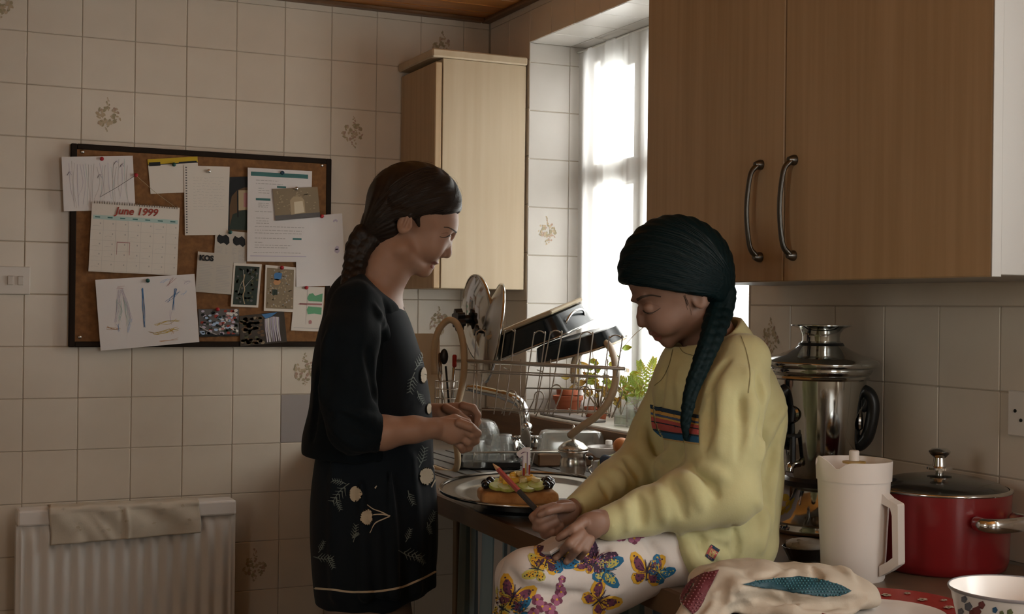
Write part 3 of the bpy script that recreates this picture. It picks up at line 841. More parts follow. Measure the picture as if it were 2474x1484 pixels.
m_paper = mat('paper_white', (.70, .67, .66), .8); m_paper2 = mat('paper_cream', (.68, .63, .565), .8); m_news = mat('newsprint', (.52, .48, .42), .85)
m_photo = mat('photo_base', (.08, .075, .06), .35)
def paper(name, label, cat, quad, off, m, content=(), group=None, th=.0006, part='print'):
    """a sheet pinned to the board; content = [(polygon in crop px, ink, layer)]"""
    off = off - .0015
    f = [bp_(X, Y, off) for X, Y in quad]; n = np.array([0, -1, 0])
    nu, nv = 8, 8
    def fn(u, v):
        p = qpt(quad, u, v); w = bp_(p[0], p[1], off); e = max(0, abs(u - .5) * 2 - .5) * max(0, v - .35)
        return w
    g = gridmesh(fn, nu, nv); o = obj(name, shell((g[0], [q[::-1] for q in g[1]]), -th), m)
    tag(o, label, cat, group)
    if content:
        parts = []
        for c in content:
            poly, ink = c[0], c[1]; lay = c[2] if len(c) > 2 else 0
            v = np.array([bp_(X, Y, off + th + .0005 + .00025 * lay) for X, Y in poly])
            parts.append(((v, [list(range(len(poly)))]), PK.index(ink)))
        k = obj(part, joinm(*parts), PML, o); 
        k['kind'] = 'stuff'
    return o
def R_(q, u0, v0, u1, v1, ink, lay=0):
    return ([tuple(qpt(q, u0, v0)), tuple(qpt(q, u1, v0)), tuple(qpt(q, u1, v1)), tuple(qpt(q, u0, v1))], ink, lay)
def L_(q, pts, w, ink, lay=1):
    return (stroke([tuple(qpt(q, u, v)) for u, v in pts], w, w * .7), ink, lay)
def blob(q, u, v, ru, rv, ink, lay=1, n=8, rg=random):
    return ([tuple(qpt(q, u + ru * math.cos(t) * rg.uniform(.75, 1.2), v + rv * math.sin(t) * rg.uniform(.75, 1.2))) for t in np.linspace(0, 6.283, n, endpoint=False)], ink, lay)
rg = random.Random(11)
# child's pencil drawing
q = [(80, 138), (562, 130), (580, 495), (96, 506)]
C = [L_(q, [(u, rg.uniform(.05, .2)), (u + rg.uniform(-.04, .04), .5), (u + rg.uniform(-.06, .06), rg.uniform(.75, .97))], 2.2, rg.choice(['grey', 'lilac', 'grey', 'aqua']), 0) for u in np.linspace(.1, .92, 22)]
for u, v in ((.52, .36), (.84, .17), (.1, .3), (.76, .12)): C += [L_(q, [(u - .03, v + .04), (u, v - .02), (u + .03, v + rg.uniform(-.04, .04))], 3, 'lilac') for _ in range(3)]
paper('drawing', "child's grey and lilac pencil drawing pinned at the board's top corner", 'drawing', q, .0085, m_paper, C, 'papers pinned to the cork board')
q = [(662, 155), (1000, 135), (1010, 375), (683, 388)]
paper('card', 'blank card with a yellow and black printed band along its top', 'card', q, .004, m_paper2, [R_(q, 0, 0, 1, .15, 'yellow'), R_(q, .02, .09, .25, .2, 'black', 1), R_(q, .62, .12, .98, .17, 'black', 1), R_(q, 0, .15, 1, .175, 'black')], 'papers pinned to the cork board')
q = [(908, 195), (1218, 205), (1205, 665), (915, 668)]
C = [R_(q, .03, .02 + .97 * i / 26, .065, .02 + .97 * i / 26 + .018, 'dgrey') for i in range(26)]
for i in range(15):
    v = .17 + .042 * i; u = .2
    while u < .82:
        l = rg.uniform(.04, .12); C.append(L_(q, [(u, v), (u + l / 3, v + rg.uniform(-.012, .012)), (u + l, v + rg.uniform(-.006, .006))], 1.5, 'grey', 0)); u += l + rg.uniform(.02, .04)
    if i in (11, 12, 13) and rg.random() < .7: break
paper('notebook_page', 'white spiral notebook page of faint handwriting', 'paper', q, .006, m_paper2, C, 'papers pinned to the cork board')
q = [(1182, 275), (1350, 270), (1345, 640), (1195, 635)]
arch = [tuple(qpt(q, u, v)) for u, v in ((.15, 1), (.18, .55), (.28, .36), (.5, .25), (.8, .2), (1, .2), (1, 1))]
arch2 = [tuple(qpt(q, u, v)) for u, v in ((.12, .98), (.3, .7), (.7, .62), (1, .6), (1, .98))]
paper('photo', 'dark photo of a stone archway, half behind the printed sheet', 'photo', q, .005, m_photo, [R_(q, 0, 0, 1, 1, 'black'), (arch, 'brown', 1), (arch2, 'dgreen', 2), R_(q, .55, .25, 1, .62, 'sand', 2), R_(q, .5, .25, .56, .75, 'black', 3), R_(q, .78, .3, 1, .56, 'rose', 3)], 'photos pinned to the cork board')
q = [(1665, 545), (1978, 520), (2000, 1005), (1668, 1018)]
C = [blob(q, .85, .1, .05, .03, 'lilac', 0, 8, rg), blob(q, .85, .12, .03, .02, 'white', 1, 8, rg), blob(q, .86, .48, .05, .03, 'lilac', 0, 8, rg), blob(q, .86, .52, .05, .03, 'lilac', 0, 8, rg)]
paper('envelope', 'large plain white envelope overhanging the edge of the board', 'envelope', q, .009, m_paper, C, 'papers pinned to the cork board')
q = [(1340, 210), (1775, 235), (1760, 850), (1335, 845)]
C = [R_(q, .05, .04, .94, .085, 'teal'), R_(q, .46, .18, .6, .2, 'teal'), R_(q, .13, .32, .36, .345, 'teal'), R_(q, .72, .74, .86, .76, 'teal'), R_(q, .05, .935, .94, .945, 'lilac')]
for v, u0, u1 in ((.125, .13, .48), (.16, .13, .55), (.21, .17, .25), (.235, .17, .34), (.26, .17, .34), (.37, .17, .34), (.39, .17, .34), (.41, .17, .32), (.46, .12, .4), (.53, .14, .34), (.56, .14, .34), (.585, .14, .34), (.62, .12, .9), (.66, .12, .86), (.69, .12, .86), (.745, .12, .6), (.79, .12, .25), (.82, .12, .7), (.845, .12, .64), (.90, .1, .85)):
    u = u0
    while u < u1:
        l = rg.uniform(.02, .07); C.append(R_(q, u, v, min(u + l, u1), v + .007, 'grey')); u += l + .012
paper('letter', 'printed white sheet of small text with teal heading bars', 'paper', q, .0115, m_paper, C, 'papers pinned to the cork board')
q = [(1508, 355), (1812, 340), (1830, 545), (1528, 570)]
C = [R_(q, 0, 0, 1, 1, 'stone')]
for i in range(150): C.append(blob(q, rg.uniform(.05, .95), rg.uniform(.05, .8), .022, .016, rg.choice(['sand', 'stone', 'sand', 'stone', 'stone']), 1, 5, rg))
C += [R_(q, 0, .84, 1, 1, 'dgrey', 2), ([tuple(qpt(q, u, v)) for u, v in ((.36, .85), (.36, .4), (.42, .3), (.54, .27), (.64, .32), (.68, .42), (.68, .82))], 'sand', 3), ([tuple(qpt(q, u, v)) for u, v in ((.44, .83), (.45, .45), (.64, .43), (.66, .8))], 'cream', 4)]
paper('photo', 'photo of a sandstone room with a bright doorway', 'photo', q, .0150, m_photo, C, 'photos pinned to the cork board')
# calendar
q = [(287, 440), (880, 482), (860, 940), (262, 912)]
C = [R_(q, .02, .185, .985, .245, 'aqua')]
for i in range(1, 7): C.append(R_(q, i / 7 - .001, .25, i / 7 + .001, .985, 'grey', 0))
for j in range(1, 6): C.append(R_(q, .0, .25 + .147 * j - .001, 1, .25 + .147 * j + .001, 'grey', 0))
C += [R_(q, .305, .56, .31, .74, 'rose', 1), R_(q, .45, .56, .455, .74, 'rose', 1), R_(q, .305, .555, .455, .565, 'rose', 1)]
for j in range(5):
    for i in range(7):
        u, v = (i + .72) / 7, .29 + .147 * j; C.append(R_(q, u, v, u + .012, v + .02, 'grey', 1))
        if rg.random() < .45: C.append(L_(q, [(u - .08, v + .05), (u - .04, v + .04 + rg.uniform(-.01, .01)), (u, v + .05)], 1.4, 'grey', 1))
for i in range(34): u = .03 + .94 * i / 33; C.append(R_(q, u - .005, .0, u + .005, .022, 'dgrey', 1))
for i in range(7): C.append(R_(q, (i + .3) / 7, .205, (i + .7) / 7, .222, 'teal', 1))
cal = paper('calendar', 'wall calendar open at June 1999 with a red marked day', 'calendar', q, .0135, m_paper2, C)
def lettering(txt, parent, c, ex, ez, size, m, shear=0, bold=0.0, part='lettering'):
    cu = bpy.data.curves.new('text', 'FONT'); cu.body = txt; cu.size = size; cu.shear = shear; cu.offset = bold; cu.align_x = 'CENTER'; cu.align_y = 'CENTER'; cu.extrude = .0002; cu.resolution_u = 3
    t = bpy.data.objects.new('text', cu); S.collection.objects.link(t)
    me = bpy.data.meshes.new_from_object(t.evaluated_get(bpy.context.evaluated_depsgraph_get())); bpy.data.objects.remove(t)
    o = bpy.data.objects.new(part, me); me.materials.clear(); me.materials.append(m); S.collection.objects.link(o)
    ey = unit(ez); ex = unit(ex); en = np.cross(ex, ey)
    o.parent = parent; M = Matrix(basis(ex, ey, en, np.array(c) - origin(parent)).tolist()); o.matrix_local = M
    return o
e0, e1 = bp_(*qpt(q, 0, .09), .0135), bp_(*qpt(q, 1, .09), .0135)
lettering('June 1999', cal, bp_(*qpt(q, .51, .105), .0146), e1 - e0, EZ, .030, PM['red'], .25, .0006)
wires = []
for i in range(34):
    u = .03 + .94 * i / 33; c = bp_(*qpt(q, u, -.002), .0150)
    wires.append(tube([c + EZ * .004 * math.sin(t) + EY * -.003 * math.cos(t) for t in np.linspace(0, 6.28, 8)], .0005, 4))
o = obj('spiral_binding', join(*wires), m_steel, cal); o['kind'] = 'stuff'
for X in ((340, 410), (850, 478)):
    obj('hanging_string', tube([bp_(583, 262, .016), bp_((583 + X[0]) / 2 - 4, (262 + X[1]) / 2 + 6, .017), bp_(*X, .0145)], .0006, 4), PM['dgrey'] if X[0] < 500 else PM['sand'], cal)
q = [(1122, 628), (1335, 650), (1330, 880), (1110, 850)]
shoe_ = lambda cx, cy: [([tuple(qpt(q, cx + .2 * x, cy + .16 * y)) for x, y in ((-1, -.2), (-.7, -.9), (-.1, -.6), (.4, -1), (.9, -.5), (1, .5), (.6, 1), (.1, .6), (-.4, .9), (-.9, .5))], 'black', 0)]
C = shoe_(.26, .28) + shoe_(.76, .28)
for i in range(12):
    for u0, u1 in ((.06, .3), (.34, .46), (.55, .7), (.74, .96)): C.append(R_(q, u0, .5 + .038 * i, u1 - rg.uniform(0, .1), .512 + .038 * i, 'grey', 0))
paper('news_cutting', 'newspaper cutting with two dark printed pictures above the columns', 'paper', q, .0055, m_news, C, 'papers pinned to the cork board')
q = [(1003, 778), (1245, 800), (1230, 1070), (985, 1050)]
C = []
for i in range(17):
    for u0, u1 in ((.06, .46), (.54, .96)): C.append(R_(q, u0, .3 + .039 * i, u1 - rg.uniform(0, .12), .31 + .039 * i, 'grey', 0))
kos = paper('news_cutting', 'newspaper cutting with a bold KOS heading', 'paper', q, .0070, m_news, C, 'papers pinned to the cork board')
e0, e1 = bp_(*qpt(q, 0, .14), .007), bp_(*qpt(q, 1, .14), .007)
lettering('KOS', kos, bp_(*qpt(q, .25, .15), .0083), e1 - e0, EZ, .022, PM['black'], 0, .0012)
q = [(1245, 855), (1435, 865), (1410, 1158), (1225, 1150)]
C = [R_(q, .07, .06, .93, .95, 'dgreen')]
for i in range(110): C.append(blob(q, rg.uniform(.12, .88), rg.uniform(.1, .9), .05, .03, rg.choice(['dgreen', 'olive', 'dgreen', 'dgrey', 'dgreen', 'bark']), 1, 5, rg))
C += [L_(q, [(.42, .25), (.4, .45), (.46, .6), (.42, .75), (.5, .93)], 8, 'sand', 2), L_(q, [(.42, .35), (.3, .5), (.24, .7)], 3, 'grey', 2), L_(q, [(.45, .55), (.6, .42), (.75, .3)], 3, 'grey', 2), L_(q, [(.4, .3), (.36, .15)], 4, 'grey', 2)]
paper('photo', 'white bordered photo of a twisted tree trunk', 'photo', q, .0085, m_paper2, C, 'photos pinned to the cork board')
q = [(1460, 868), (1665, 885), (1660, 1188), (1448, 1180)]
C = [R_(q, .06, .06, .94, .94, 'stone')]
for i in range(170): C.append(blob(q, rg.uniform(.1, .9), rg.uniform(.1, .9), .026, .02, rg.choice(['stone', 'sand', 'stone', 'grey', 'sand', 'stone']), 1, 5, rg))
C += [blob(q, .42, .22, .16, .09, 'blue', 2, 9, rg), blob(q, .4, .35, .12, .08, 'orange', 2, 9, rg), R_(q, .25, .52, .42, .64, 'dgreen', 2)]
paper('photo', 'white bordered photo of a patterned mosaic', 'photo', q, .0075, m_paper2, C, 'photos pinned to the cork board')
q = [(1660, 1015), (1860, 1020), (1840, 1320), (1632, 1312)]
C = [([tuple(qpt(q, u, v)) for u, v in ((.5, .16), (.62, .14), (.7, .2), (.95, .14), (.95, .33), (.5, .32), (.44, .26))], 'green', 0), ([tuple(qpt(q, u, v)) for u, v in ((.5, .44), (.95, .46), (.95, .62), (.72, .6), (.5, .62), (.46, .52))], 'green', 0), R_(q, .5, .34, .95, .42, 'white', 0), R_(q, .2, .37, .95, .41, 'rose', 1), L_(q, [(.44, .05), (.45, .4), (.46, .85)], 3, 'grey', 1), L_(q, [(.16, .4), (.3, .38), (.44, .41)], 3, 'rose', 1), blob(q, .6, .8, .06, .05, 'rose', 1, 8, rg), R_(q, .08, .93, .95, .94, 'grey', 0)]
paper('card', 'white greeting card with two green painted patches', 'card', q, .0045, m_paper2, C, 'papers pinned to the cork board')
q = [(308, 970), (980, 930), (1012, 1390), (345, 1450)]
C = []
def scr(u0, v0, u1, v1, ink, n, w=2.2, j=.02):
    for i in range(n):
        C.append(L_(q, [(u0 + rg.uniform(-j, j), v0 + rg.uniform(-j, j)), ((u0 + u1) / 2 + rg.uniform(-j, j), (v0 + v1) / 2 + rg.uniform(-j, j)), (u1 + rg.uniform(-j, j), v1 + rg.uniform(-j, j))], w, ink, rg.randint(0, 2)))
scr(.24, .16, .17, .62, 'lilac', 4); scr(.26, .15, .34, .62, 'lilac', 4); scr(.22, .13, .28, .13, 'rose', 3); scr(.22, .3, .22, .6, 'aqua', 6, 2, .03); scr(.28, .3, .3, .65, 'aqua', 6, 2, .03)
scr(.47, .16, .46, .72, 'blue', 7, 3, .012); scr(.32, .6, .3, .78, 'sky', 4); scr(.08, .68, .2, .72, 'orange', 5); scr(.19, .66, .2, .74, 'blue', 3)
scr(.66, .1, .74, .04, 'sky', 3); scr(.72, .14, .8, .05, 'rose', 3); scr(.8, .2, .76, .5, 'blue', 5, 3, .012); scr(.7, .38, .84, .24, 'blue', 3); scr(.74, .5, .74, .7, 'lilac', 2); scr(.9, .14, .96, .1, 'lilac', 3); scr(.86, .3, .9, .22, 'sky', 2)
scr(.58, .7, .8, .66, 'yellow', 4, 2.4, .025); scr(.56, .82, .78, .78, 'yellow', 7, 2.4, .03); scr(.72, .78, .74, .85, 'orange', 3); scr(.6, .93, .78, .92, 'orange', 3); scr(.5, .78, .56, .82, 'sand', 3)
paper('drawing', "child's coloured pencil drawing of blue and yellow figures", 'drawing', q, .0160, m_paper, C, 'papers pinned to the cork board')
q = [(1005, 1168), (1280, 1165), (1283, 1350), (1012, 1355)]
C = [R_(q, 0, 0, 1, 1, 'dgrey')]
for i in range(130):
    u, v = rg.uniform(.04, .96), rg.uniform(.05, .95); C.append(blob(q, u, v, .05, .05, rg.choice(['sky', 'white', 'rose', 'dgreen', 'black', 'lilac', 'red', 'white'] if u > .5 else ['sky', 'dgreen', 'lilac', 'black', 'sky', 'red', 'dgrey']), 1 + i % 3, 6, rg))
C += [L_(q, [(.02, .62), (.2, .78), (.46, .95)], 7, 'grey', 4), R_(q, 0, .93, 1, 1, 'black', 4)]
paper('photo', 'photo of pink and white blossom against a blue sky', 'photo', q, .0055, m_photo, C, 'photos pinned to the cork board')
q = [(1282, 1215), (1585, 1180), (1605, 1390), (1290, 1420)]
C = [R_(q, 0, 0, 1, 1, 'bark')]
for i in range(90): C.append(blob(q, rg.uniform(.04, .5), rg.uniform(.1, .95), .05, .05, rg.choice(['brown', 'bark', 'brown', 'olive', 'stone', 'brown']), 1, 6, rg))
C += [([tuple(qpt(q, u, v)) for u, v in ((.5, .03), (.85, .02), (.7, .14), (.58, .18))], 'blue', 2)]
for i in range(16): u = .57 + .02 * i; C.append(L_(q, [(u, .14 + abs(i - 9) * .006), (u - .01, .5), (u + rg.uniform(-.02, .02), .95)], 5, rg.choice(['white', 'white', 'grey', 'lilac']), 3))
paper('photo', 'photo of a white waterfall between brown rocks', 'photo', q, .0065, m_photo, C, 'photos pinned to the cork board')
# drawing pins
m_pin = {k: mat('pin_' + k, c, .3) for k, c in dict(red=(.40, .02, .03), green=(.01, .07, .06), blue=(.01, .05, .09), silver=(.45, .43, .40)).items()}
for X, Y, k, off, w in ((352, 152, 'red', .006, "at the top of the child's lilac drawing"), (583, 262, 'red', .008, "holding the calendar's string"), (840, 190, 'green', .005, 'on the card with the yellow band'), (1075, 235, 'silver', .007, 'on the notebook page'),
                     (1572, 246, 'blue', .012, 'on the printed sheet'), (1667, 353, 'silver', .0155, 'on the sandstone room photo'), (1840, 540, 'red', .010, 'on the plain envelope'), (1570, 888, 'red', .0085, 'on the mosaic photo'),
                     (1735, 1022, 'red', .006, 'on the green painted card'), (663, 975, 'green', .017, 'on the blue and yellow drawing'), (1135, 1170, 'red', .007, 'on the blossom photo'), (1220, 648, 'green', .008, 'on the cutting with two pictures')):
    c = bp_(X, Y, off - .001); M = Matrix.Translation(c.tolist()) @ Matrix.Rotation(math.pi / 2, 4, 'X')
    p = obj('drawing_pin', xf(lathe([(.0012, -.004), (.0012, 0), (.0055, .0005), (.0062, .002), (.0050, .0035), (.0042, .007), (.0052, .009), (.0036, .0105), (0, .011)], 14), M), m_pin[k] if k != 'silver' else m_steel, smooth=50)
    tag(p, '%s drawing pin %s' % (k, w), 'pin', 'drawing pins on the cork board')
# =================================================================== woman standing at the worktop
m_skin = mat('skin', (.37, .215, .145), .5, var=(40, (.32, .175, .115), .5), bump=(160, .05, .0006), sss=.12)
m_skin_g = mat('skin_child_shaded', (.23, .13, .09), .55, var=(40, (.20, .105, .07), .5), sss=.12)  # darker base colour carries the shade on the girl's face
m_lip = mat('lips', (.24, .085, .065), .4)
m_brow = mat('brow_hair', (.045, .028, .019), .7)
m_hair_w = mat('hair_dark_brown', (.012, .008, .006), .5, var=(6, (.024, .015, .010), .7), bump=(24, .25, .0015), stretch=(2, 2, 16), spec=.35)
m_hair_g = mat('hair_black_flare', (.002, .009, .0105), .6, var=(6, (.003, .011, .0125), .7), bump=(24, .25, .0015), stretch=(2, 2, 16), spec=.12)  # black hair; the window's veiling flare is put in as a teal tint
m_crease = mat('crease_shade', (.20, .10, .065), .6)  # shade of the eyelid fold, painted as a darker line
m_hair_g2 = mat('hair_flare_sheen', (.006, .015, .017), .5, spec=.25)  # lighter strands with the same teal flare tint in their colour
m_hair_w2 = mat('hair_brown_sheen', (.026, .018, .013), .45, spec=.4)
m_eye = mat('eye_white', (.5, .46, .42), .2); m_iris = mat('iris', (.03, .016, .008), .15)
m_cardi = mat('navy_knit', (.0025, .0055, .008), .9, var=(30, (.004, .0075, .010), .8), bump=(220, .25, .0012), sheen=.03, spec=.2)
m_dress = mat('navy_cotton', (.003, .0065, .0105), .8, var=(12, (.005, .009, .014), .8), bump=(300, .12, .0008), sheen=.03, spec=.25)
m_print_w = mat('cream_print', (.50, .42, .30), .7); m_print_g = mat('grey_green_print', (.14, .17, .155), .7)
m_trous = mat('taupe_cloth', (.15, .115, .09), .85, bump=(200, .2, .001))
m_shoe = mat('black_shoe', (.012, .011, .010), .5)
m_lace = mat('beaded_trim', (.16, .13, .11), .5)

WD = 2.72; wk = WD / F
woman = empty('person', at(900, 2285, WD) * [1, 1, 0], 'standing woman with a brown plait, navy cardigan and flowered dress, looking down', 'person')
def hw(x, side=0): return (x - 985) * wk * math.tan(math.radians(13)) + side * wk
B = Sdf(WD)
# head
B.ell((1000, 487, hw(1000)), (103, 88, 78), 4, rot=18, yaw=-13)
B.ell((1029, 541, hw(1029)), (79, 86, 62), 16, rot=24, yaw=-13)
B.ell((1084, 551, hw(1084)), (15, 8, 38), 10, rot=20, yaw=-13)
B.chain([(1082, 572, hw(1082), 7), (1083, 592, hw(1083), 8), (1080, 610, hw(1080), 11), (1079, 613, hw(1079), 11)], 7)
B.ball((1070, 615, hw(1070, -9)), 8, 5).ball((1070, 615, hw(1070, 9)), 8, 5)
B.ell((1036, 612, hw(1036)), (23, 30, 32), 14, rot=-25)
B.ell((1051, 633, hw(1051)), (10, 5.5, 17), 4, rot=25); B.ell((1042, 645, hw(1042)), (8.5, 6, 16), 4, rot=0)
B.cone((1064, 640, hw(1055, -20)), (1064, 640, hw(1055, 20)), 1.6, 1.6, 3, '-')
B.ball((1026, 651.5, hw(1026)), 15, 10)
for s in (-1, 1):
    B.cone((1022, 651, hw(1022, 6 * s)), (972, 604, hw(972, 58 * s)), 15, 16, 14)
    B.ell((1040, 592, hw(1040, 36 * s)), (34, 36, 26), 16)
    B.ell((1092, 572, hw(1092, 31 * s)), (17, 9, 15), 9, '-')
    B.ell((1077, 571, hw(1077, 31 * s)), (13, 12, 15), 4)
    B.cone((1086, 570, hw(1083, 22 * s)), (1076, 577, hw(1074, 46 * s)), 1.2, 1.2, 2, '-')
    B.ell((978, 540, hw(978, 80 * s)), (19, 27, 8), 4, rot=14, yaw=14 * s)
    B.ell((981, 537, hw(981, 90 * s)), (12, 17, 7), 3, '-', rot=14)
    B.cone((976, 546, hw(976, 86 * s)), (984, 524, hw(984, 87 * s)), 3.5, 3, 5); B.ball((991, 545, hw(991, 84 * s)), 5, 4)
    B.ell((984, 546, hw(984, 90 * s)), (6, 8, 6), 3, '-')
B.cone((958, 600, hw(958)), (906, 700, -.01), 62, 60, 24)
# trunk, legs
B.ell((904, 806, 0), (82, 130, 120), 30); B.ell((905, 985, 0), (92, 170, 130), 30); B.ell((900, 1180, 0), (105, 140, 130), 30)
B.cone((872, 742, -.11), (872, 742, .12), 42, 42, 30)
for s in (-1, 1):
    B.chain([(900, 1240, .06 * s, 72), (905, 1720, .07 * s, 54), (900, 2215, .09 * s, 42)], 20)
    B.cone((895, 742 + 1516 * WD / (WD + .09 * s), .09 * s), (985, 742 + 1520 * WD / (WD + .09 * s + .03), .09 * s + .03), 20, 16, 14)
# near arm and hand
B.chain([(852, 765, -.155, 40), (848, 1035, -.205, 38)], 14)
B.chain([(852, 1042, -.205, 40), (925, 1046, -.19, 38), (1000, 1038, -.172, 29), (1046, 1035, -.16, 24)], 14)
B.ell((1078, 1038, -.155), (40, 27, 15), 12, rot=8); B.ell((1098, 1044, -.155), (26, 30, 14), 10, rot=20)
hN = lambda pts, k=3: B.chain(pts, k)
hN([(1110, 1022, -.168, 11), (1137, 1032, -.17, 10), (1155, 1047, -.158, 8.5), (1152, 1056, -.148, 7)])
hN([(1114, 1036, -.155, 11), (1140, 1050, -.16, 10), (1150, 1066, -.147, 8.5), (1142, 1073, -.14, 7)])
hN([(1108, 1053, -.148, 11), (1131, 1068, -.152, 9.5), (1134, 1083, -.142, 8), (1126, 1087, -.135, 7)])
hN([(1096, 1064, -.14, 10), (1114, 1079, -.142, 8.5), (1116, 1089, -.135, 7)])
hN([(1066, 1022, -.145, 13), (1098, 1012, -.13, 11), (1128, 1022, -.122, 9.5), (1146, 1036, -.122, 8)])
# far arm and hand
B.chain([(852, 765, .155, 40), (900, 1000, .20, 38), (1000, 998, .16, 28), (1062, 996, .135, 22)], 14)
B.ell((1098, 992, .13), (36, 20, 16), 12, rot=6); B.ell((1112, 995, .13), (24, 22, 17), 8)
hN([(1118, 980, .117, 10.5), (1143, 986, .112, 10), (1155, 1003, .11, 8.5), (1150, 1026, .108, 7.5)])
hN([(1120, 988, .13, 10.5), (1148, 996, .13, 10), (1155, 1018, .125, 8.5), (1148, 1036, .12, 7.5)])
hN([(1116, 1000, .145, 10), (1140, 1012, .147, 9.5), (1142, 1034, .14, 8)])
hN([(1106, 1008, .155, 9), (1125, 1024, .155, 8), (1126, 1040, .15, 7)])
hN([(1078, 986, .112, 12), (1106, 1000, .098, 10.5), (1130, 1018, .095, 9), (1137, 1036, .098, 8)])
wb = sdfobj('body', B, m_skin, woman, .0024, 1)
wbv = bvh_of(wb)
def feature(name, parent, bv, polys, mats, step=3, off=.0005):
    r = cloth_print(bv, polys, off, step)
    return obj(name, r, mats, parent, smooth=True) if r else None
feature('eyebrow', woman, wbv, [(stroke([(1072, 549), (1083, 550), (1093, 555), (1103, 562)], 2, 4), 0)], [m_brow], 2)
feature('lips', woman, wbv, [([(1042, 633), (1050, 631), (1058, 632), (1063, 636), (1054, 638), (1042, 637)], 0), ([(1042, 639), (1052, 640), (1051, 646), (1045, 650), (1039, 646)], 0)], [m_lip])
feature('eyelashes', woman, wbv, [(stroke([(1062, 572), (1070, 574), (1079, 572.5), (1088, 567)], 1.4, 2.8), 0), (stroke([(1085, 570), (1090, 574)], 1.8, .8), 0)], [m_brow], 2)
feature('eyelid_shade_line', woman, wbv, [(stroke([(1066, 565), (1074, 563), (1083, 563)], .8, 1.4), 0)], [m_crease], 2)
# hair
Hh = Sdf(WD)
top = Sdf(WD); top.ell((1001, 488, hw(1001)), (117, 98, 89), 4, rot=8, yaw=-13); top.plane((1060, 523, 0), (.10, 1, 0), 16)
Hh.sub(top, 2)
bk = Sdf(WD); bk.ell((944, 520, hw(944)), (60, 88, 80), 4, rot=22); bk.plane((968, 560, 0), (1, -.35, 0), 6)
Hh.sub(bk, 22)
Hh.cone((920, 552, -.01), (880, 585, -.02), 46, 30, 26)
Hh.cone((992, 512, hw(992, -70)), (986, 528, hw(986, -80)), 9, 5, 8)
def strands(P):
    # combed grooves following the sweep of the hair towards the plait
    c = cp(870, 590, WD); q = P - c; a = np.arctan2(q[:, 1], q[:, 0]); z = P[:, 2]
    return .0011 * np.sin(a * 46 + z * 160 + 2 * np.sin(z * 60)) * np.clip((np.linalg.norm(q, axis=1) - .02) / .05, 0, 1)
Hh.disp(strands)
Hh.cone((1006, 522, hw(1006, -66)), (1013, 548, hw(1013, -64)), 12, 3, 10)
Hh.cone((960, 512, hw(960, -74)), (990, 518, hw(990, -82)), 14, 10, 10)
wh = sdfobj('hair', Hh, m_hair_w, woman, .0026, 1)
comb('combed_hair', bvh_of(wh), [((1112, 512), (1040, 530), (900, 560)), ((1116, 490), (1040, 500), (898, 545)), ((1110, 465), (1030, 465), (896, 530)), ((1090, 430), (1000, 430), (895, 515)), ((1040, 400), (960, 410), (896, 500))], m_hair_w2, woman, 7, 210)
comb('combed_hair', bvh_of(wh), [((1116, 480), (1108, 500), (1060, 520)), ((1112, 455), (1112, 490), (1070, 515)), ((1098, 430), (1110, 470), (1085, 505))], m_hair_w2, woman, 8, 40)
def plait(path, R, d0, turns, name, m, parent):
    """three strands crossing along the path (px, py, depth offset)"""
    P = smoothpath([np.array(cp(p[0], p[1], d0 + p[2])) for p in path], 14); n = len(P)
    Rr = np.interp(np.linspace(0, 1, n), np.linspace(0, 1, len(R)), R) * d0 / F
    T_ = np.gradient(P, axis=0); T_ /= np.linalg.norm(T_, axis=1)[:, None]
    side = np.cross(T_, [0, 0, 1.0]); side /= np.linalg.norm(side, axis=1)[:, None]
    sd = Sdf(d0); L = np.linspace(0, 1, n)
    for s in range(3):
        ph = 2 * np.pi * (L * turns + s / 3)
        Q = P + side * (Rr * .52 * np.sin(ph))[:, None] + np.array([0, 0, 1.0]) * (Rr * .38 * np.sin(2 * ph))[:, None]
        for i in range(n - 1):
            sd.ops.append(('+', 'cone', Q[i], Q[i + 1], Rr[i] * .58, Rr[i + 1] * .58, .0012, False))
    sd.disp(lambda p: .0007 * np.sin(p[:, 0] * 900 + p[:, 1] * 500) )
    return sdfobj(name, sd, m, parent, .0024, 1)
plait([(892, 570, -.03), (868, 598, -.04), (858, 640, -.05), (850, 680, -.075), (848, 706, -.09), (858, 724, -.10)], [36, 30, 26, 24, 20, 10], WD, 3.4, 'plait', m_hair_w, woman)
wisps = []
for i in range(28):
    a = random.uniform(-2.75, -.45)
    x, y = 1001 + 117 * math.cos(a), 488 + 97 * math.sin(a); L = random.uniform(14, 34); w = hw(x, random.uniform(-30, 30))
    t = a + math.pi / 2 + random.uniform(-.15, .35)
    P = [at(x - 4 * math.cos(a), y - 4 * math.sin(a), WD + w), at(x + L * .5 * math.cos(t) + 2 * math.cos(a), y + L * .5 * math.sin(t) + 2 * math.sin(a), WD + w), at(x + L * math.cos(t), y + L * math.sin(t) + 2, WD + w)]
    wisps.append(tube(smoothpath(P, 4), .00016, 3))
o = obj('loose_hair', join(*wisps), m_hair_w, woman); o['kind'] = 'stuff'
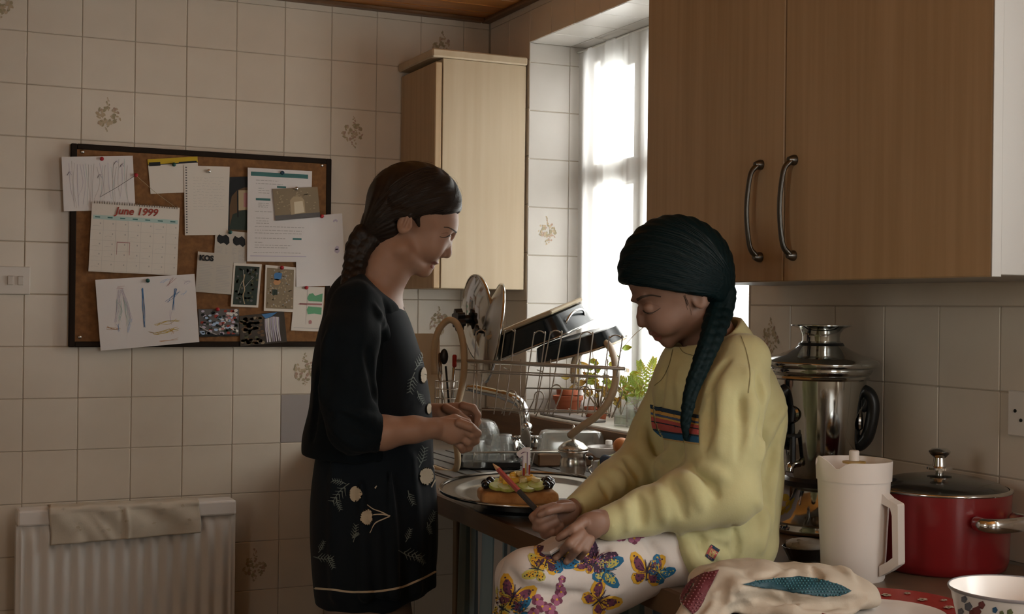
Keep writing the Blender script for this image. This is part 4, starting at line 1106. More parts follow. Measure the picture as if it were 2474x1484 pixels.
# dress
D_ = Sdf(WD)
D_.ell((922, 840, 0), (84, 165, 130), 20, rot=-12); D_.ell((932, 1000, 0), (108, 190, 150), 40)
D_.ell((904, 1270, 0), (153, 430, 172), 40)
D_.ell((868, 760, 0), (60, 70, 120), 30)
for x, y0, y1, w, r in ((1000, 1110, 1430, -.10, 14), (950, 1140, 1440, -.147, 12), (880, 1170, 1440, -.152, 12), (812, 1120, 1440, -.12, 14), (1035, 1090, 1420, -.03, 14), (920, 1250, 1440, -.15, 8)):
    D_.cone((x - 6, y0, w), (x + 4, y1, w), 3, r, 26)
D_.plane((905, 1452, 0), (-.0, 1, 0), 2); D_.plane((1000, 1432, 0), (.30, .954, 0), 2)
D_.plane((957, 726, 0), (.70, -.71, 0), 6)
D_.disp(lambda p: .0016 * np.sin(p[:, 0] * 70 + p[:, 2] * 55 + 3 * np.sin(p[:, 1] * 9)) * np.clip((p[:, 1] - .25) * 4, 0, 1))
wdress = sdfobj('dress', D_, m_dress, woman, .0035, 2)
dbv = bvh_of(wdress)
rg = random.Random(3)
def mum(cx, cy, rx, ry, rot=0):
    pts = []
    for i in range(44):
        a = 2 * math.pi * i / 44; q = 1 if i % 2 else rg.uniform(.62, .8)
        x, y = rx * q * math.cos(a), ry * q * math.sin(a)
        pts.append((cx + x * math.cos(rot) - y * math.sin(rot), cy + x * math.sin(rot) + y * math.cos(rot)))
    return pts
def fern(x, y, ang, L, out, mi=1):
    """leafy sprig"""
    c, s = math.cos(ang), math.sin(ang)
    out.append((stroke([(x, y), (x + c * L * .5 - s * L * .08, y + s * L * .5 + c * L * .08), (x + c * L, y + s * L)], 2.2, 1.2), mi, 0))
    for i in range(5):
        t = .25 + .17 * i
        for sg in (-1, 1):
            a2 = ang + sg * .75; l = L * .34 * (1.1 - t * .5); bx, by = x + c * L * t, y + s * L * t
            out.append((stroke([(bx, by), (bx + math.cos(a2) * l * .5, by + math.sin(a2) * l * .5), (bx + math.cos(a2 + .1 * sg) * l, by + math.sin(a2 + .1 * sg) * l)], 2.6, .8), mi, 1))
pr = []
for f_ in [(860, 1194, 15, 19), (886, 1250, 15, 20), (1028, 1151, 17, 22), (1021, 908, 8, 20), (1034, 988, 6, 14)]: pr.append((mum(*f_), 0, 1))
fern(845, 1168, 2.3, 60, pr); fern(812, 1200, 1.2, 34, pr); fern(838, 1170, 3.4, 34, pr)
fern(760, 1345, .1, 45, pr); fern(795, 1340, 1.2, 34, pr); fern(772, 1335, -1.1, 30, pr); fern(855, 1310, -1.4, 42, pr); fern(852, 1300, -.6, 20, pr)
fern(960, 1330, .3, 60, pr); fern(978, 1310, -1.2, 34, pr); fern(1000, 1335, .9, 34, pr); fern(1034, 1270, -1.2, 36, pr); fern(1030, 1262, 1.3, 28, pr)
fern(1010, 1130, -1.3, 50, pr); fern(985, 1185, 1.2, 36, pr); fern(1000, 895, -1.1, 42, pr); fern(1000, 900, 1.8, 50, pr); fern(1006, 945, 1.1, 34, pr)
pr += [(stroke([(902, 1245), (925, 1244), (944, 1246)], 2, 3), 0, 0), (stroke([(885, 1220), (905, 1232), (944, 1247)], 2, 3), 0, 0), (stroke([(892, 1288), (910, 1262), (942, 1248)], 2, 3), 0, 0),
       (stroke([(1040, 1178), (1052, 1150), (1044, 1125)], 3, 2), 0, 0), (stroke([(906, 1180), (910, 1174)], 4, 2), 0, 0)]
pr.append((stroke([(756, 1421), (800, 1424), (850, 1430), (905, 1429), (960, 1421), (1010, 1402), (1056, 1378)], 5, 5), 0, 0))
r = cloth_print(dbv, pr, .0024, 5); o = obj('flower_print', r, [m_print_w, m_print_g], woman, smooth=True); o['kind'] = 'stuff'
# cardigan
C_ = Sdf(WD)
C_.ell((874, 800, 0), (98, 160, 165), 24, rot=8); C_.ell((868, 960, 0), (116, 210, 178), 40); C_.ell((864, 1085, 0), (134, 110, 186), 50)
C_.ell((880, 722, 0), (70, 55, 120), 40)
C_.plane((990, 800, 0), (.97, -.1, .22), 6)
C_.plane((868, 1098, 0), (-.02, 1, 0), 3)
C_.plane((942, 716, 0), (.68, -.73, 0), 8)
sl = Sdf(WD)
for s, e in ((-1, 0), (1, 0)):
    sl.chain([(858, 742, .13 * s, 60), (846, 820, .175 * s, 64), (842, 960, .205 * s, 60), (850, 1035, .21 * s, 58)], 20)
sl.cone((850, 1038, -.208), (918, 1047, -.19), 56, 43, 16, flat=True); sl.cone((850, 1030, .2), (925, 1005, .19), 54, 43, 16, flat=True)
C_.sub(sl, 30)
for pts, r_, op in [([(800, 1030), (850, 1070), (900, 1085)], 8, '+'), ([(790, 980), (840, 1000), (900, 1010)], 8, '+'), ([(820, 1000), (860, 1030), (905, 1050)], 7, '-'), ([(905, 740), (930, 820), (935, 920)], 10, '+'), ([(930, 730), (955, 820), (960, 930)], 9, '-'),
    ([(800, 790), (790, 870), (780, 960)], 10, '+'), ([(890, 850), (905, 930), (920, 1000)], 9, '-'), ([(770, 900), (760, 980), (756, 1060)], 8, '-')]:
    C_.crease(pts, r_, 16, op)
C_.disp(lambda p: .0014 * np.sin(p[:, 1] * 60 + 4 * np.sin(p[:, 0] * 25 + p[:, 2] * 20)))
wc = sdfobj('cardigan', C_, m_cardi, woman, .0034, 2)
bvc = bvh_of(wc)
# beaded trim along the neckline
ln = smoothpath([np.array((x, y, 0.0)) for x, y in [(908, 672), (926, 692), (944, 712), (960, 730)]], 10)
parts = []
for i, (x, y, _) in enumerate(ln):
    p = at(x, y, 2.4); d = unit(p - CAM); hit = bvc.ray_cast(Vector(CAM.tolist()), Vector(d.tolist()))
    if hit[0] is not None and (hit[0] - Vector(CAM.tolist())).length < 2.95: parts.append(ellipsoid(np.array(hit[0]), (.0035, .0035, .0035), None, 6, 4))
nk = smoothpath([np.array((x, y, 0.0)) for x, y in [(960, 730), (968, 738), (974, 746)]], 9)
for (x, y, _) in nk:
    d = unit(ray(x, y)); hit = dbv.ray_cast(Vector(CAM.tolist()), Vector(d.tolist()))
    if hit[0] is not None: parts.append(ellipsoid(np.array(hit[0]), (.004, .004, .004), None, 6, 4))
o = obj('beaded_trim', join(*parts) if parts else ellipsoid(at(950, 735, WD), (.003, .003, .003)), m_lace, woman, smooth=True); o['kind'] = 'stuff'
# trousers and shoes
Tt = Sdf(WD)
Tt.ell((890, 1380, 0), (112, 120, 130), 20)
for s in (-1, 1): Tt.chain([(885, 1400, .045 * s, 92), (890, 1500, .05 * s, 100), (895, 1800, .08 * s, 80), (893, 2225, .09 * s, 66)], 24)
obj('trousers', surface(Tt, .007, 2), m_trous, woman, smooth=True)
for s in (-1, 1):
    yy = lambda y, w: 742 + (y - 742) * WD / (WD + w)
    Sh = Sdf(WD); Sh.cone((880, yy(2258, .09 * s), .09 * s), (1000, yy(2266, .09 * s + .03), .09 * s + .03), 34, 27, 10); Sh.plane((900, 2288, 0), (0, 1, 0), 2)
    obj('shoe', surface(Sh, .005, 2), m_shoe, woman, smooth=True)
# =================================================================== girl sitting on the worktop
GD = 2.18; gk = GD / F
girl = empty('person', at(1700, 1365, GD) * [1, 1, 0] + [0, 0, .90], 'girl with a black plait in a pale yellow sweatshirt sitting on the worktop, writing', 'person')
def gw(x, lat=0.0, a=25): return (x - 1720) * gk * math.tan(math.radians(a)) + lat
def fw(x, side=0): return (x - 1640) * gk * math.tan(math.radians(17)) + side * gk + gw(1640)
Tg = Sdf(GD)
Tg.ell((1715, 1295, gw(1715)), (118, 92, 165), 20)
Tg.chain([(1690, 1325, gw(1690, -.085), 80), (1480, 1370, gw(1480, -.085), 76), (1290, 1404, gw(1290, -.08), 72)], 22)
Tg.chain([(1690, 1325, gw(1690, .08), 80), (1480, 1372, gw(1480, .08), 72), (1272, 1402, gw(1272, .075), 70)], 22)
Tg.chain([(1290, 1406, gw(1290, -.08), 72), (1304, 1500, gw(1304, -.08), 86), (1304, 1850, gw(1304, -.08), 76)], 22)
Tg.chain([(1272, 1404, gw(1272, .075), 69), (1274, 1500, gw(1274, .075), 78), (1272, 1850, gw(1272, .075), 70)], 22)
Tg.cone((1560, 1404, gw(1560, -.085)), (1400, 1466, gw(1400, -.085)), 26, 56, 40)
def on_leg(x, y, r, d=-.05):
    w = Tg.front(x, y)
    return (gw(x, d) if w is None else w - r * gk * .75)
G = Sdf(GD)
G.ell((1634, 648, fw(1634)), (124, 116, 104), 4, rot=-20, yaw=17)
G.ell((1617, 726, fw(1617)), (70, 92, 78), 16, rot=-34, yaw=17)
G.ell((1542, 720, fw(1542)), (13, 8, 42), 10, rot=-25, yaw=17)
G.chain([(1546, 745, fw(1546), 7), (1548, 766, fw(1548), 9), (1551, 780, fw(1551), 12)], 8)
G.ball((1566, 784, fw(1566, -11)), 8, 5).ball((1566, 784, fw(1566, 11)), 8, 5)
G.ell((1594, 790, fw(1594)), (26, 30, 36), 16, rot=20)
G.ell((1578.5, 804, fw(1578)), (11, 6.5, 19), 5, rot=-20); G.ell((1590, 818, fw(1590)), (10, 6.5, 17), 4, rot=-10)
G.cone((1574, 812, fw(1574, -24)), (1574, 812, fw(1574, 24)), 1.8, 1.8, 3, '-')
G.ball((1613, 822, fw(1613)), 15.5, 12)
for s in (-1, 1):
    G.cone((1616, 820, fw(1616, 8 * s)), (1690, 768, fw(1690, 66 * s)), 15, 18, 16)
    G.ell((1604, 768, fw(1604, 42 * s)), (42, 42, 30), 18)
    G.ell((1546, 744, fw(1546, 38 * s)), (18, 10, 16), 9, '-')
    G.ell((1567, 745, fw(1567, 36 * s)), (15, 14, 17), 4)
    G.ell((1690, 722, fw(1690, 94 * s)), (20, 25, 8), 4, rot=-20, yaw=-14 * s)
    G.ell((1686, 722, fw(1686, 102 * s)), (11, 15, 6), 4, '-', rot=-20)
G.cone((1690, 765, fw(1690)), (1735, 870, .0), 62, 70, 24)
G.ell((1735, 1000, gw(1735)), (100, 150, 150), 30); G.ell((1735, 1210, gw(1735)), (100, 160, 150), 30)
for s in (-1, 1):
    G.chain([(1700, 1330, gw(1700, .075 * s), 60), (1285, 1395, gw(1285, .075 * s), 46), (1290, 1640, gw(1290, .075 * s), 40), (1285, 1900, gw(1290, .075 * s), 26)], 20)
    G.chain([(1300, 1920, gw(1300, .075 * s), 24), (1190, 1960, gw(1190, .075 * s), 20)], 12)
# near arm and hand (holds the pad)
G.chain([(1775, 915, gw(1775, -.11), 44), (1748, 1180, gw(1748, -.155), 38), (1500, 1262, gw(1500, -.115), 27), (1460, 1266, gw(1460, -.118), 25)], 14)
G.ell((1426, 1272, gw(1426, -.125)), (40, 31, 18), 10, rot=-26); G.ell((1440, 1262, gw(1440, -.115)), (36, 27, 20), 12, rot=-20)
gN = lambda pts, k=3: G.chain(pts, k)
def finger(pts):
    gN([(x, y, (on_leg(x, y, r) if q == 1 else gw(x, q)), r) for x, y, r, q in pts])
finger([(1410, 1262, 12, -.132), (1384, 1278, 10.5, -.138), (1360, 1294, 9, -.13), (1350, 1301, 8, -.126)])
finger([(1404, 1288, 12, -.142), (1376, 1314, 10.5, -.155), (1354, 1336, 9, 1), (1342, 1348, 8, 1)])
finger([(1414, 1300, 11.5, -.148), (1394, 1328, 10, -.158), (1376, 1350, 8.5, 1), (1368, 1358, 7.5, 1)])
finger([(1426, 1304, 11, -.148), (1414, 1328, 9.5, -.156), (1402, 1346, 8, 1)])
# far arm and fist with the pencil
G.chain([(1640, 930, gw(1640, .12), 42), (1575, 1105, gw(1575, .13), 38), (1420, 1212, gw(1420, .045), 25), (1388, 1226, gw(1388, .03), 23)], 14)
G.ell((1360, 1240, gw(1360, .015)), (38, 31, 24), 12, rot=-18); G.ell((1340, 1252, gw(1340, .012)), (30, 32, 22), 10, rot=-10)
gN([(1338, 1226, gw(1338, -.004), 12.5), (1306, 1236, gw(1306, -.008), 12), (1288, 1250, gw(1288, -.004), 10), (1294, 1262, gw(1294, .0), 9)])
gN([(1334, 1244, gw(1334, -.012), 12.5), (1302, 1258, gw(1302, -.016), 12), (1296, 1274, gw(1296, -.012), 10), (1314, 1280, gw(1314, -.016), 9)])
gN([(1340, 1262, gw(1340, -.012), 12.5), (1312, 1278, gw(1312, -.018), 11.5), (1316, 1292, gw(1316, -.014), 10), (1334, 1288, gw(1334, -.02), 9)])
gN([(1352, 1272, gw(1352, -.008), 11.5), (1330, 1290, gw(1330, -.012), 10.5), (1342, 1296, gw(1342, -.014), 9)])
gN([(1380, 1226, gw(1380, -.012), 12), (1350, 1228, gw(1350, -.026), 11), (1322, 1236, gw(1322, -.03), 9.5), (1304, 1244, gw(1304, -.024), 8)])
gb = sdfobj('body', G, m_skin_g, girl, .0024, 1)
gbv = bvh_of(gb)
feature('eyebrow', girl, gbv, [(stroke([(1539, 725), (1553, 717), (1574, 713.5), (1597, 717)], 6.5, 3), 0)], [m_brow], 2)
feature('eyelashes', girl, gbv, [(stroke([(1553, 750), (1562, 755.5), (1576, 756), (1588, 750), (1596, 744)], 3.2, 1.4), 0), (stroke([(1555, 752), (1568, 759), (1578, 758)], 1.6, .8), 0)], [m_brow], 2)
feature('eyelid_shade_line', girl, gbv, [(stroke([(1553, 738), (1566, 734), (1582, 737), (1594, 741)], 1.6, .8), 0)], [m_crease], 2)
feature('lips', girl, gbv, [([(1567, 803), (1576, 800), (1586, 803), (1598, 811), (1586, 811), (1574, 810)], 0), ([(1580, 814), (1590, 812), (1599, 812), (1598, 820), (1588, 825), (1580, 820)], 0)], [m_lip])
# hair
Gh = Sdf(GD)
t_ = Sdf(GD); t_.ell((1631, 657, fw(1631)), (140, 137, 119), 4, rot=-12, yaw=17); t_.plane((1560, 697, 0), (-.17, .985, 0), 12)
Gh.sub(t_, 2)
b_ = Sdf(GD); b_.ell((1708, 655, fw(1708)), (60, 98, 104), 4, rot=-8); b_.plane((1690, 715, 0), (-1, -.1, 0), 8)
Gh.sub(b_, 18)
Gh.cone((1722, 690, fw(1722, -10)), (1738, 725, fw(1738, -30)), 46, 34, 22)
def strands_g(P):
    c = cp(1735, 735, GD); q = P - c; a = np.arctan2(q[:, 1], q[:, 0]); z = P[:, 2]
    return .0010 * np.sin(a * 48 + z * 170 + 2 * np.sin(z * 60)) * np.clip((np.linalg.norm(q, axis=1) - .02) / .05, 0, 1)
Gh.disp(strands_g)
ghair = sdfobj('hair', Gh, m_hair_g, girl, .0026, 1)
comb('combed_hair', bvh_of(ghair), [((1500, 690), (1600, 720), (1740, 715)), ((1496, 660), (1600, 670), (1745, 700)), ((1504, 610), (1620, 600), (1752, 680)), ((1550, 560), (1680, 560), (1760, 665)), ((1630, 524), (1730, 560), (1764, 660))], m_hair_g2, girl, 5, 150)
comb('stray_hair', gbv, [((1660, 716), (1668, 738), (1672, 760)), ((1650, 712), (1656, 726), (1660, 745))], m_hair_g, girl, 6, 6, .00022)
plait([(1740, 705, fw(1740, -45)), (1737, 750, fw(1737, -55)), (1724, 800, -.100), (1706, 850, -.132), (1688, 895, -.15), (1672, 938, -.158), (1663, 978, -.165), (1656, 1022, -.17), (1657, 1064, -.172)],
      [36, 32, 27, 22, 19, 16, 14, 11, 5], GD, 7.0, 'plait', m_hair_g, girl)
wisps = []
for i in range(40):
    a = random.uniform(-3.0, .25)
    x, y = 1631 + 138 * math.cos(a), 657 + 136 * math.sin(a); L = random.uniform(12, 32); w = fw(x, random.uniform(-30, 30))
    t = a + math.pi / 2 + random.uniform(-.15, .3)
    P = [at(x - 4 * math.cos(a), y - 4 * math.sin(a), GD + w), at(x + L * .5 * math.cos(t) + 2 * math.cos(a), y + L * .5 * math.sin(t) + 2 * math.sin(a), GD + w), at(x + L * math.cos(t), y + L * math.sin(t) + 2, GD + w)]
    wisps.append(tube(smoothpath(P, 4), .00016, 3))
o = obj('loose_hair', join(*wisps), m_hair_g, girl); o['kind'] = 'stuff'
# sweatshirt
m_sweat = mat('yellow_jersey', (.48, .45, .235), .85, var=(26, (.43, .40, .20), .7), bump=(380, .2, .001), sheen=.2)
m_seam = mat('seam_thread', (.17, .145, .07), .8)
X = Sdf(GD)
X.ell((1716, 950, gw(1716)), (140, 165, 150), 30); X.ell((1772, 1000, gw(1772)), (126, 150, 165), 30)
X.ell((1742, 1160, gw(1742)), (152, 190, 172), 40)
low = Sdf(GD); low.ell((1735, 1280, gw(1735)), (142, 150, 205), 10); low.ell((1660, 1300, gw(1660, -.02)), (96, 112, 205), 40)
low.plane((1606, 1350, 0), (-.87, .49, .12), 4); low.plane((1700, 1402, 0), (.12, .993, -.25), 5)
X.sub(low, 26)
X.cone((1722, 850, gw(1722)), (1704, 808, gw(1704)), 104, 94, 14, flat=True)
sl2 = Sdf(GD)
sl2.chain([(1790, 880, gw(1790, -.10), 72), (1768, 960, gw(1768, -.135), 78), (1748, 1080, gw(1748, -.155), 82), (1752, 1180, gw(1752, -.165), 80)], 22)
sl2.chain([(1752, 1185, gw(1752, -.165), 78), (1660, 1208, gw(1660, -.145), 68), (1560, 1236, gw(1560, -.12), 54)], 22)
sl2.cone((1575, 1232, gw(1575, -.122), ), (1463, 1268, gw(1463, -.112)), 56, 35, 12, flat=True)
sl2.cone((1500, 1256, gw(1500, -.115)), (1470, 1266, gw(1470, -.112)), 38, 36, 10)
X.sub(sl2, 16)
sr = Sdf(GD)
sr.chain([(1640, 920, gw(1640, .10), 62), (1590, 1040, gw(1590, .13), 66), (1572, 1110, gw(1572, .125), 70), (1480, 1168, gw(1480, .08), 50)], 22)
sr.cone((1490, 1162, gw(1490, .085)), (1388, 1228, gw(1388, .03)), 52, 31, 12, flat=True)
X.sub(sr, 18)
X.cone((1712, 838, gw(1712)), (1688, 770, gw(1688)), 82, 90, 3, '-')
# creases: ridges and valleys where the cloth bunches
for pts, r_, op in [
    ([(1828, 900), (1842, 960), (1838, 1040)], 13, '-'), ([(1806, 900), (1812, 980), (1808, 1080)], 11, '+'), ([(1786, 950), (1790, 1030), (1784, 1110)], 9, '-'),
    ([(1752, 930), (1742, 1010), (1738, 1090)], 11, '+'), ([(1722, 940), (1712, 1020), (1706, 1090)], 9, '-'),
    ([(1676, 1138), (1706, 1160), (1730, 1198)], 14, '-'), ([(1690, 1122), (1722, 1136), (1756, 1160)], 10, '+'), ([(1650, 1146), (1678, 1180), (1694, 1226)], 10, '+'),
    ([(1620, 1160), (1642, 1196), (1652, 1250)], 9, '-'), ([(1586, 1176), (1600, 1210), (1604, 1262)], 8, '+'), ([(1540, 1198), (1550, 1230), (1552, 1274)], 7, '-'), ([(1510, 1215), (1518, 1240), (1518, 1280)], 6, '+'),
    ([(1896, 985), (1850, 1040), (1836, 1110)], 10, '+'), ([(1898, 1010), (1868, 1090), (1846, 1180)], 10, '-'), ([(1880, 1090), (1862, 1180), (1860, 1280)], 9, '+'),
    ([(1664, 1290), (1712, 1310), (1770, 1330)], 11, '-'), ([(1640, 1285), (1662, 1330), (1690, 1388)], 10, '+'), ([(1690, 1300), (1712, 1340), (1740, 1380)], 9, '-'), ([(1770, 1270), (1780, 1320), (1770, 1370)], 9, '-'), ([(1830, 1210), (1842, 1270), (1838, 1330)], 10, '+'),
    ([(1606, 890), (1596, 940), (1584, 1000)], 9, '-'), ([(1640, 900), (1650, 960), (1648, 1020)], 8, '+'),
    ([(1566, 1010), (1582, 1070), (1606, 1120)], 11, '-'), ([(1548, 1030), (1556, 1090), (1580, 1130)], 9, '+'), ([(1512, 1105), (1532, 1130), (1548, 1160)], 9, '-'), ([(1480, 1140), (1496, 1158), (1506, 1184)], 7, '+'), ([(1450, 1165), (1462, 1180), (1470, 1202)], 6, '-'),
    ([(1630, 1080), (1606, 1110), (1586, 1150)], 10, '+'), ([(1656, 1084), (1640, 1110), (1612, 1140)], 8, '-'), ([(1760, 870), (1730, 900), (1712, 950)], 8, '-')]:
    X.crease(pts, r_ * 1.15, 17 if op == '+' else 11, op)
X.disp(lambda p: .0015 * np.sin(p[:, 0] * 48 + p[:, 1] * 26 + 3.5 * np.sin(p[:, 1] * 21 + p[:, 0] * 9)) + .0008 * np.sin(p[:, 1] * 95 + 3 * np.sin(p[:, 0] * 40)))
gs = sdfobj('sweatshirt', X, m_sweat, girl, .0034, 2)
gsv = bvh_of(gs)
ST = [srgb(28, 52, 72), srgb(190, 150, 80), srgb(70, 90, 120), srgb(170, 80, 78), srgb(30, 44, 60), srgb(30, 84, 120), srgb(175, 150, 100)]
stm = [mat('stripe_%s' % n, c, .85) for n, c in zip(('navy', 'gold', 'slate', 'rose', 'ink', 'blue', 'sand'), ST)]
def band(t0, t1, mi):
    # chest stripes: left edge (1574, 978..), right edge at the plait (1690, ..)
    L = lambda t: (1572 + t * .10 + max(0, t - 60) * 1.1, 978 + t)
    R = lambda t: (1690, 1004 + t * .86)
    return ([L(t0), ((L(t0)[0] + R(t0)[0]) / 2, (L(t0)[1] + R(t0)[1]) / 2 + 1), R(t0), R(t1), ((L(t1)[0] + R(t1)[0]) / 2, (L(t1)[1] + R(t1)[1]) / 2 + 1), L(t1)], mi, 0)
bands = [band(0, 10, 0), band(11, 19, 1), band(19, 24, 2), band(25, 29, 1), band(29, 38, 3), band(38, 41, 4), band(41, 56, 3), band(57, 61, 4), band(61, 78, 5), band(79, 83, 6)]
for b in bands:
    r = cloth_print(gsv, [b], .0022, 4)
    if r: o = obj('stripe', r, stm, girl, smooth=True); o['kind'] = 'stuff'
r = cloth_print(gsv, [([(1718, 1316), (1738, 1330), (1722, 1356), (1703, 1344)], 3, 0), ([(1718, 1316), (1738, 1330), (1734, 1336), (1714, 1322)], 0, 1), ([(1707, 1338), (1726, 1350), (1722, 1356), (1703, 1344)], 0, 1),
      ([(1718, 1327), (1723, 1331), (1716, 1344), (1711, 1340)], 6, 1), ([(1724, 1331), (1729, 1334), (1722, 1347), (1717, 1344)], 6, 1)], .0012, 6)
if r: obj('logo_patch', r, stm, girl)
sm = []
for pts in ([(1790, 812), (1803, 850), (1812, 900), (1808, 950)], [(1626, 845), (1616, 885), (1600, 915), (1582, 932)], [(1640, 836), (1652, 852), (1676, 860)]):
    q = cloth_print(gsv, [(stroke(pts, 1.5, 1.5), 0)], .0008, 5)
    if q: sm.append((q[:2], 0))
if sm: obj('seam', joinm(*sm), [m_seam], girl)
# printed trousers
m_wt = mat('white_cotton', (.56, .51, .475), .85, var=(14, (.50, .45, .42), .5), bump=(320, .15, .001))
for pts, r_, op in [([(1268, 1416), (1330, 1436), (1420, 1440)], 9, '-'), ([(1250, 1440), (1300, 1468), (1340, 1520)], 8, '+'), ([(1500, 1425), (1430, 1440), (1370, 1452)], 10, '+'), ([(1560, 1300), (1590, 1340), (1610, 1380)], 8, '-'), ([(1230, 1380), (1250, 1420), (1290, 1440)], 8, '-'), ([(1400, 1320), (1430, 1330), (1470, 1330)], 7, '-')]:
    Tg.crease(pts, r_, 14, op)
Tg.disp(lambda p: .0014 * np.sin(p[:, 0] * 40 - p[:, 1] * 55 + 3 * np.sin(p[:, 1] * 25)))
tg = sdfobj('trousers', Tg, m_wt, girl, .0036, 2)
tgv = bvh_of(tg)
BC = [srgb(196, 150, 40), srgb(104, 52, 74), srgb(24, 92, 130), srgb(60, 36, 60), srgb(178, 168, 84), srgb(150, 90, 118), srgb(96, 110, 60), srgb(30, 34, 44)]
bm_ = [mat('print_%s' % n, c, .8) for n, c in zip(('yellow', 'plum', 'blue', 'violet', 'lemon', 'pink', 'green', 'ink'), BC)]
def rot2(pts, cx, cy, a, s):
    c, q = math.cos(math.radians(a)), math.sin(math.radians(a))
    return [(cx + s * (x * c - y * q), cy + s * (x * q + y * c)) for x, y in pts]
def wing(out, inn, spots, cx, cy, a, s, co, ci, cs):
    L = [(rot2(out, cx, cy, a, s), co, 0), (rot2(inn, cx, cy, a, s), ci, 1)]
    for (x, y, r) in spots:
        L.append((rot2([(x + r * math.cos(t), y + r * math.sin(t)) for t in np.linspace(0, 5.5, 7)], cx, cy, a, s), cs, 2))
    return L
UW = [(0, -2), (5, -20), (18, -38), (34, -48), (44, -44), (46, -30), (40, -12), (34, -1), (20, 6), (4, 7)]
LW = [(0, 0), (20, 3), (34, 6), (38, 18), (30, 32), (18, 34), (8, 26), (2, 16)]
inn = lambda w, f=.62: [(sum(p[0] for p in w) / len(w) * (1 - f) * .75 + p[0] * f, sum(p[1] for p in w) / len(w) * (1 - f) * .75 + p[1] * f) for p in w]
def mirror(w): return [(-x, y) for x, y in w][::-1]
def butterfly(cx, cy, a, s, co, ci, cs):
    L = []
    for w in (UW, LW):
        for ww in (w, mirror(w)):
            sg = 1 if ww is w else -1
            sp = [(sg * 30, -30, 3), (sg * 36, -36, 2.4), (sg * 33, -20, 2.6), (sg * 22, -12, 2.4)] if w is UW else [(sg * 20, 12, 2.6), (sg * 20, 22, 2.6), (sg * 13, 24, 2)]
            L += wing(ww, inn(ww), sp, cx, cy, a, s, co, ci, cs)
    br = random.Random(int(cx * 7 + cy))
    for k in range(46):
        x, y = br.uniform(-34, 34), br.uniform(-34, 26)
        if not (inside(abs(x), y, UW) or inside(abs(x), y, LW)): continue
        q = br.uniform(1.2, 3.4); L.append((rot2([(x + q * br.uniform(.6, 1.3) * math.cos(t), y + q * br.uniform(.6, 1.3) * math.sin(t)) for t in np.linspace(0, 5.5, 6)], cx, cy, a, s), br.choice([ci, cs, co, ci, 7]), 3))
    for k in range(5):
        t = -.2 + .5 * k
        for sg in (-1, 1): L.append((rot2(stroke([(0, 0), (sg * 16 * math.cos(t), -16 * math.sin(t)), (sg * 32 * math.cos(t), -32 * math.sin(t))], 1.6, .6), cx, cy, a, s), cs, 3))
    L.append((rot2(stroke([(0, -12), (0, 4), (0, 22)], 4, 2), cx, cy, a, s), 7, 3))
    for sg in (-1, 1): L.append((rot2(stroke([(0, -12), (sg * 4, -22), (sg * 9, -30)], 1, 1), cx, cy, a, s), 7, 3))
    return L
def pansy(cx, cy, s, mi=5):
    L = []
    for i in range(5):
        a = i * 1.2566 + cx; x, y = cx + math.cos(a) * 6 * s, cy + math.sin(a) * 6 * s
        L.append(([(x + 6 * s * math.cos(t), y + 6 * s * math.sin(t)) for t in np.linspace(0, 5.6, 8)], mi if i % 2 else 1, i % 2))
    L.append(([(cx + 2.4 * s * math.cos(t), cy + 2.4 * s * math.sin(t)) for t in np.linspace(0, 5.6, 6)], 0, 2))
    return L
def printobj(name, L):
    r = cloth_print(tgv, L, .0006, 8)
    if r: o = obj(name, r, bm_, girl, smooth=True); o['kind'] = 'stuff'
printobj('butterfly_print', butterfly(1562, 1382, 6, .95, 0, 1, 3))
printobj('butterfly_print', butterfly(1590, 1382, 40, .7, 2, 2, 4))
printobj('butterfly_print', butterfly(1322, 1352, 20, .95, 0, 3, 1))
printobj('butterfly_print', butterfly(1352, 1352, 62, .8, 2, 2, 7))
printobj('butterfly_print', butterfly(1300, 1376, -72, .7, 4, 0, 7))
printobj('butterfly_print', butterfly(1440, 1356, 30, .9, 3, 3, 5))
printobj('butterfly_print', butterfly(1462, 1378, 100, .85, 2, 4, 2))
printobj('butterfly_print', butterfly(1420, 1362, -66, .6, 0, 1, 3))
printobj('butterfly_print', butterfly(1240, 1444, 24, 1.0, 0, 1, 3))
printobj('butterfly_print', butterfly(1216, 1470, -60, .9, 4, 0, 7))
printobj('butterfly_print', butterfly(1256, 1478, 80, .7, 2, 2, 7))
printobj('butterfly_print', butterfly(1446, 1450, 50, .95, 0, 1, 3))
for cx, cy in ((1520, 1288), (1500, 1296), (1545, 1290), (1532, 1302), (1555, 1280), (1310, 1466), (1298, 1450), (1328, 1472), (1345, 1450), (1355, 1430), (1335, 1488), (1290, 1482), (1358, 1400), (1352, 1416)):
    printobj('flower_print', pansy(cx, cy, 1.25 if cy > 1420 or cx > 1400 else .8))
for s in (-1, 1):
    Sg = Sdf(GD); Sg.cone((1300, 1935, gw(1300, .075 * s)), (1170, 1975, gw(1170, .075 * s)), 38, 26, 10)
    obj('sock', surface(Sg, .005, 2), m_white, girl, smooth=True)
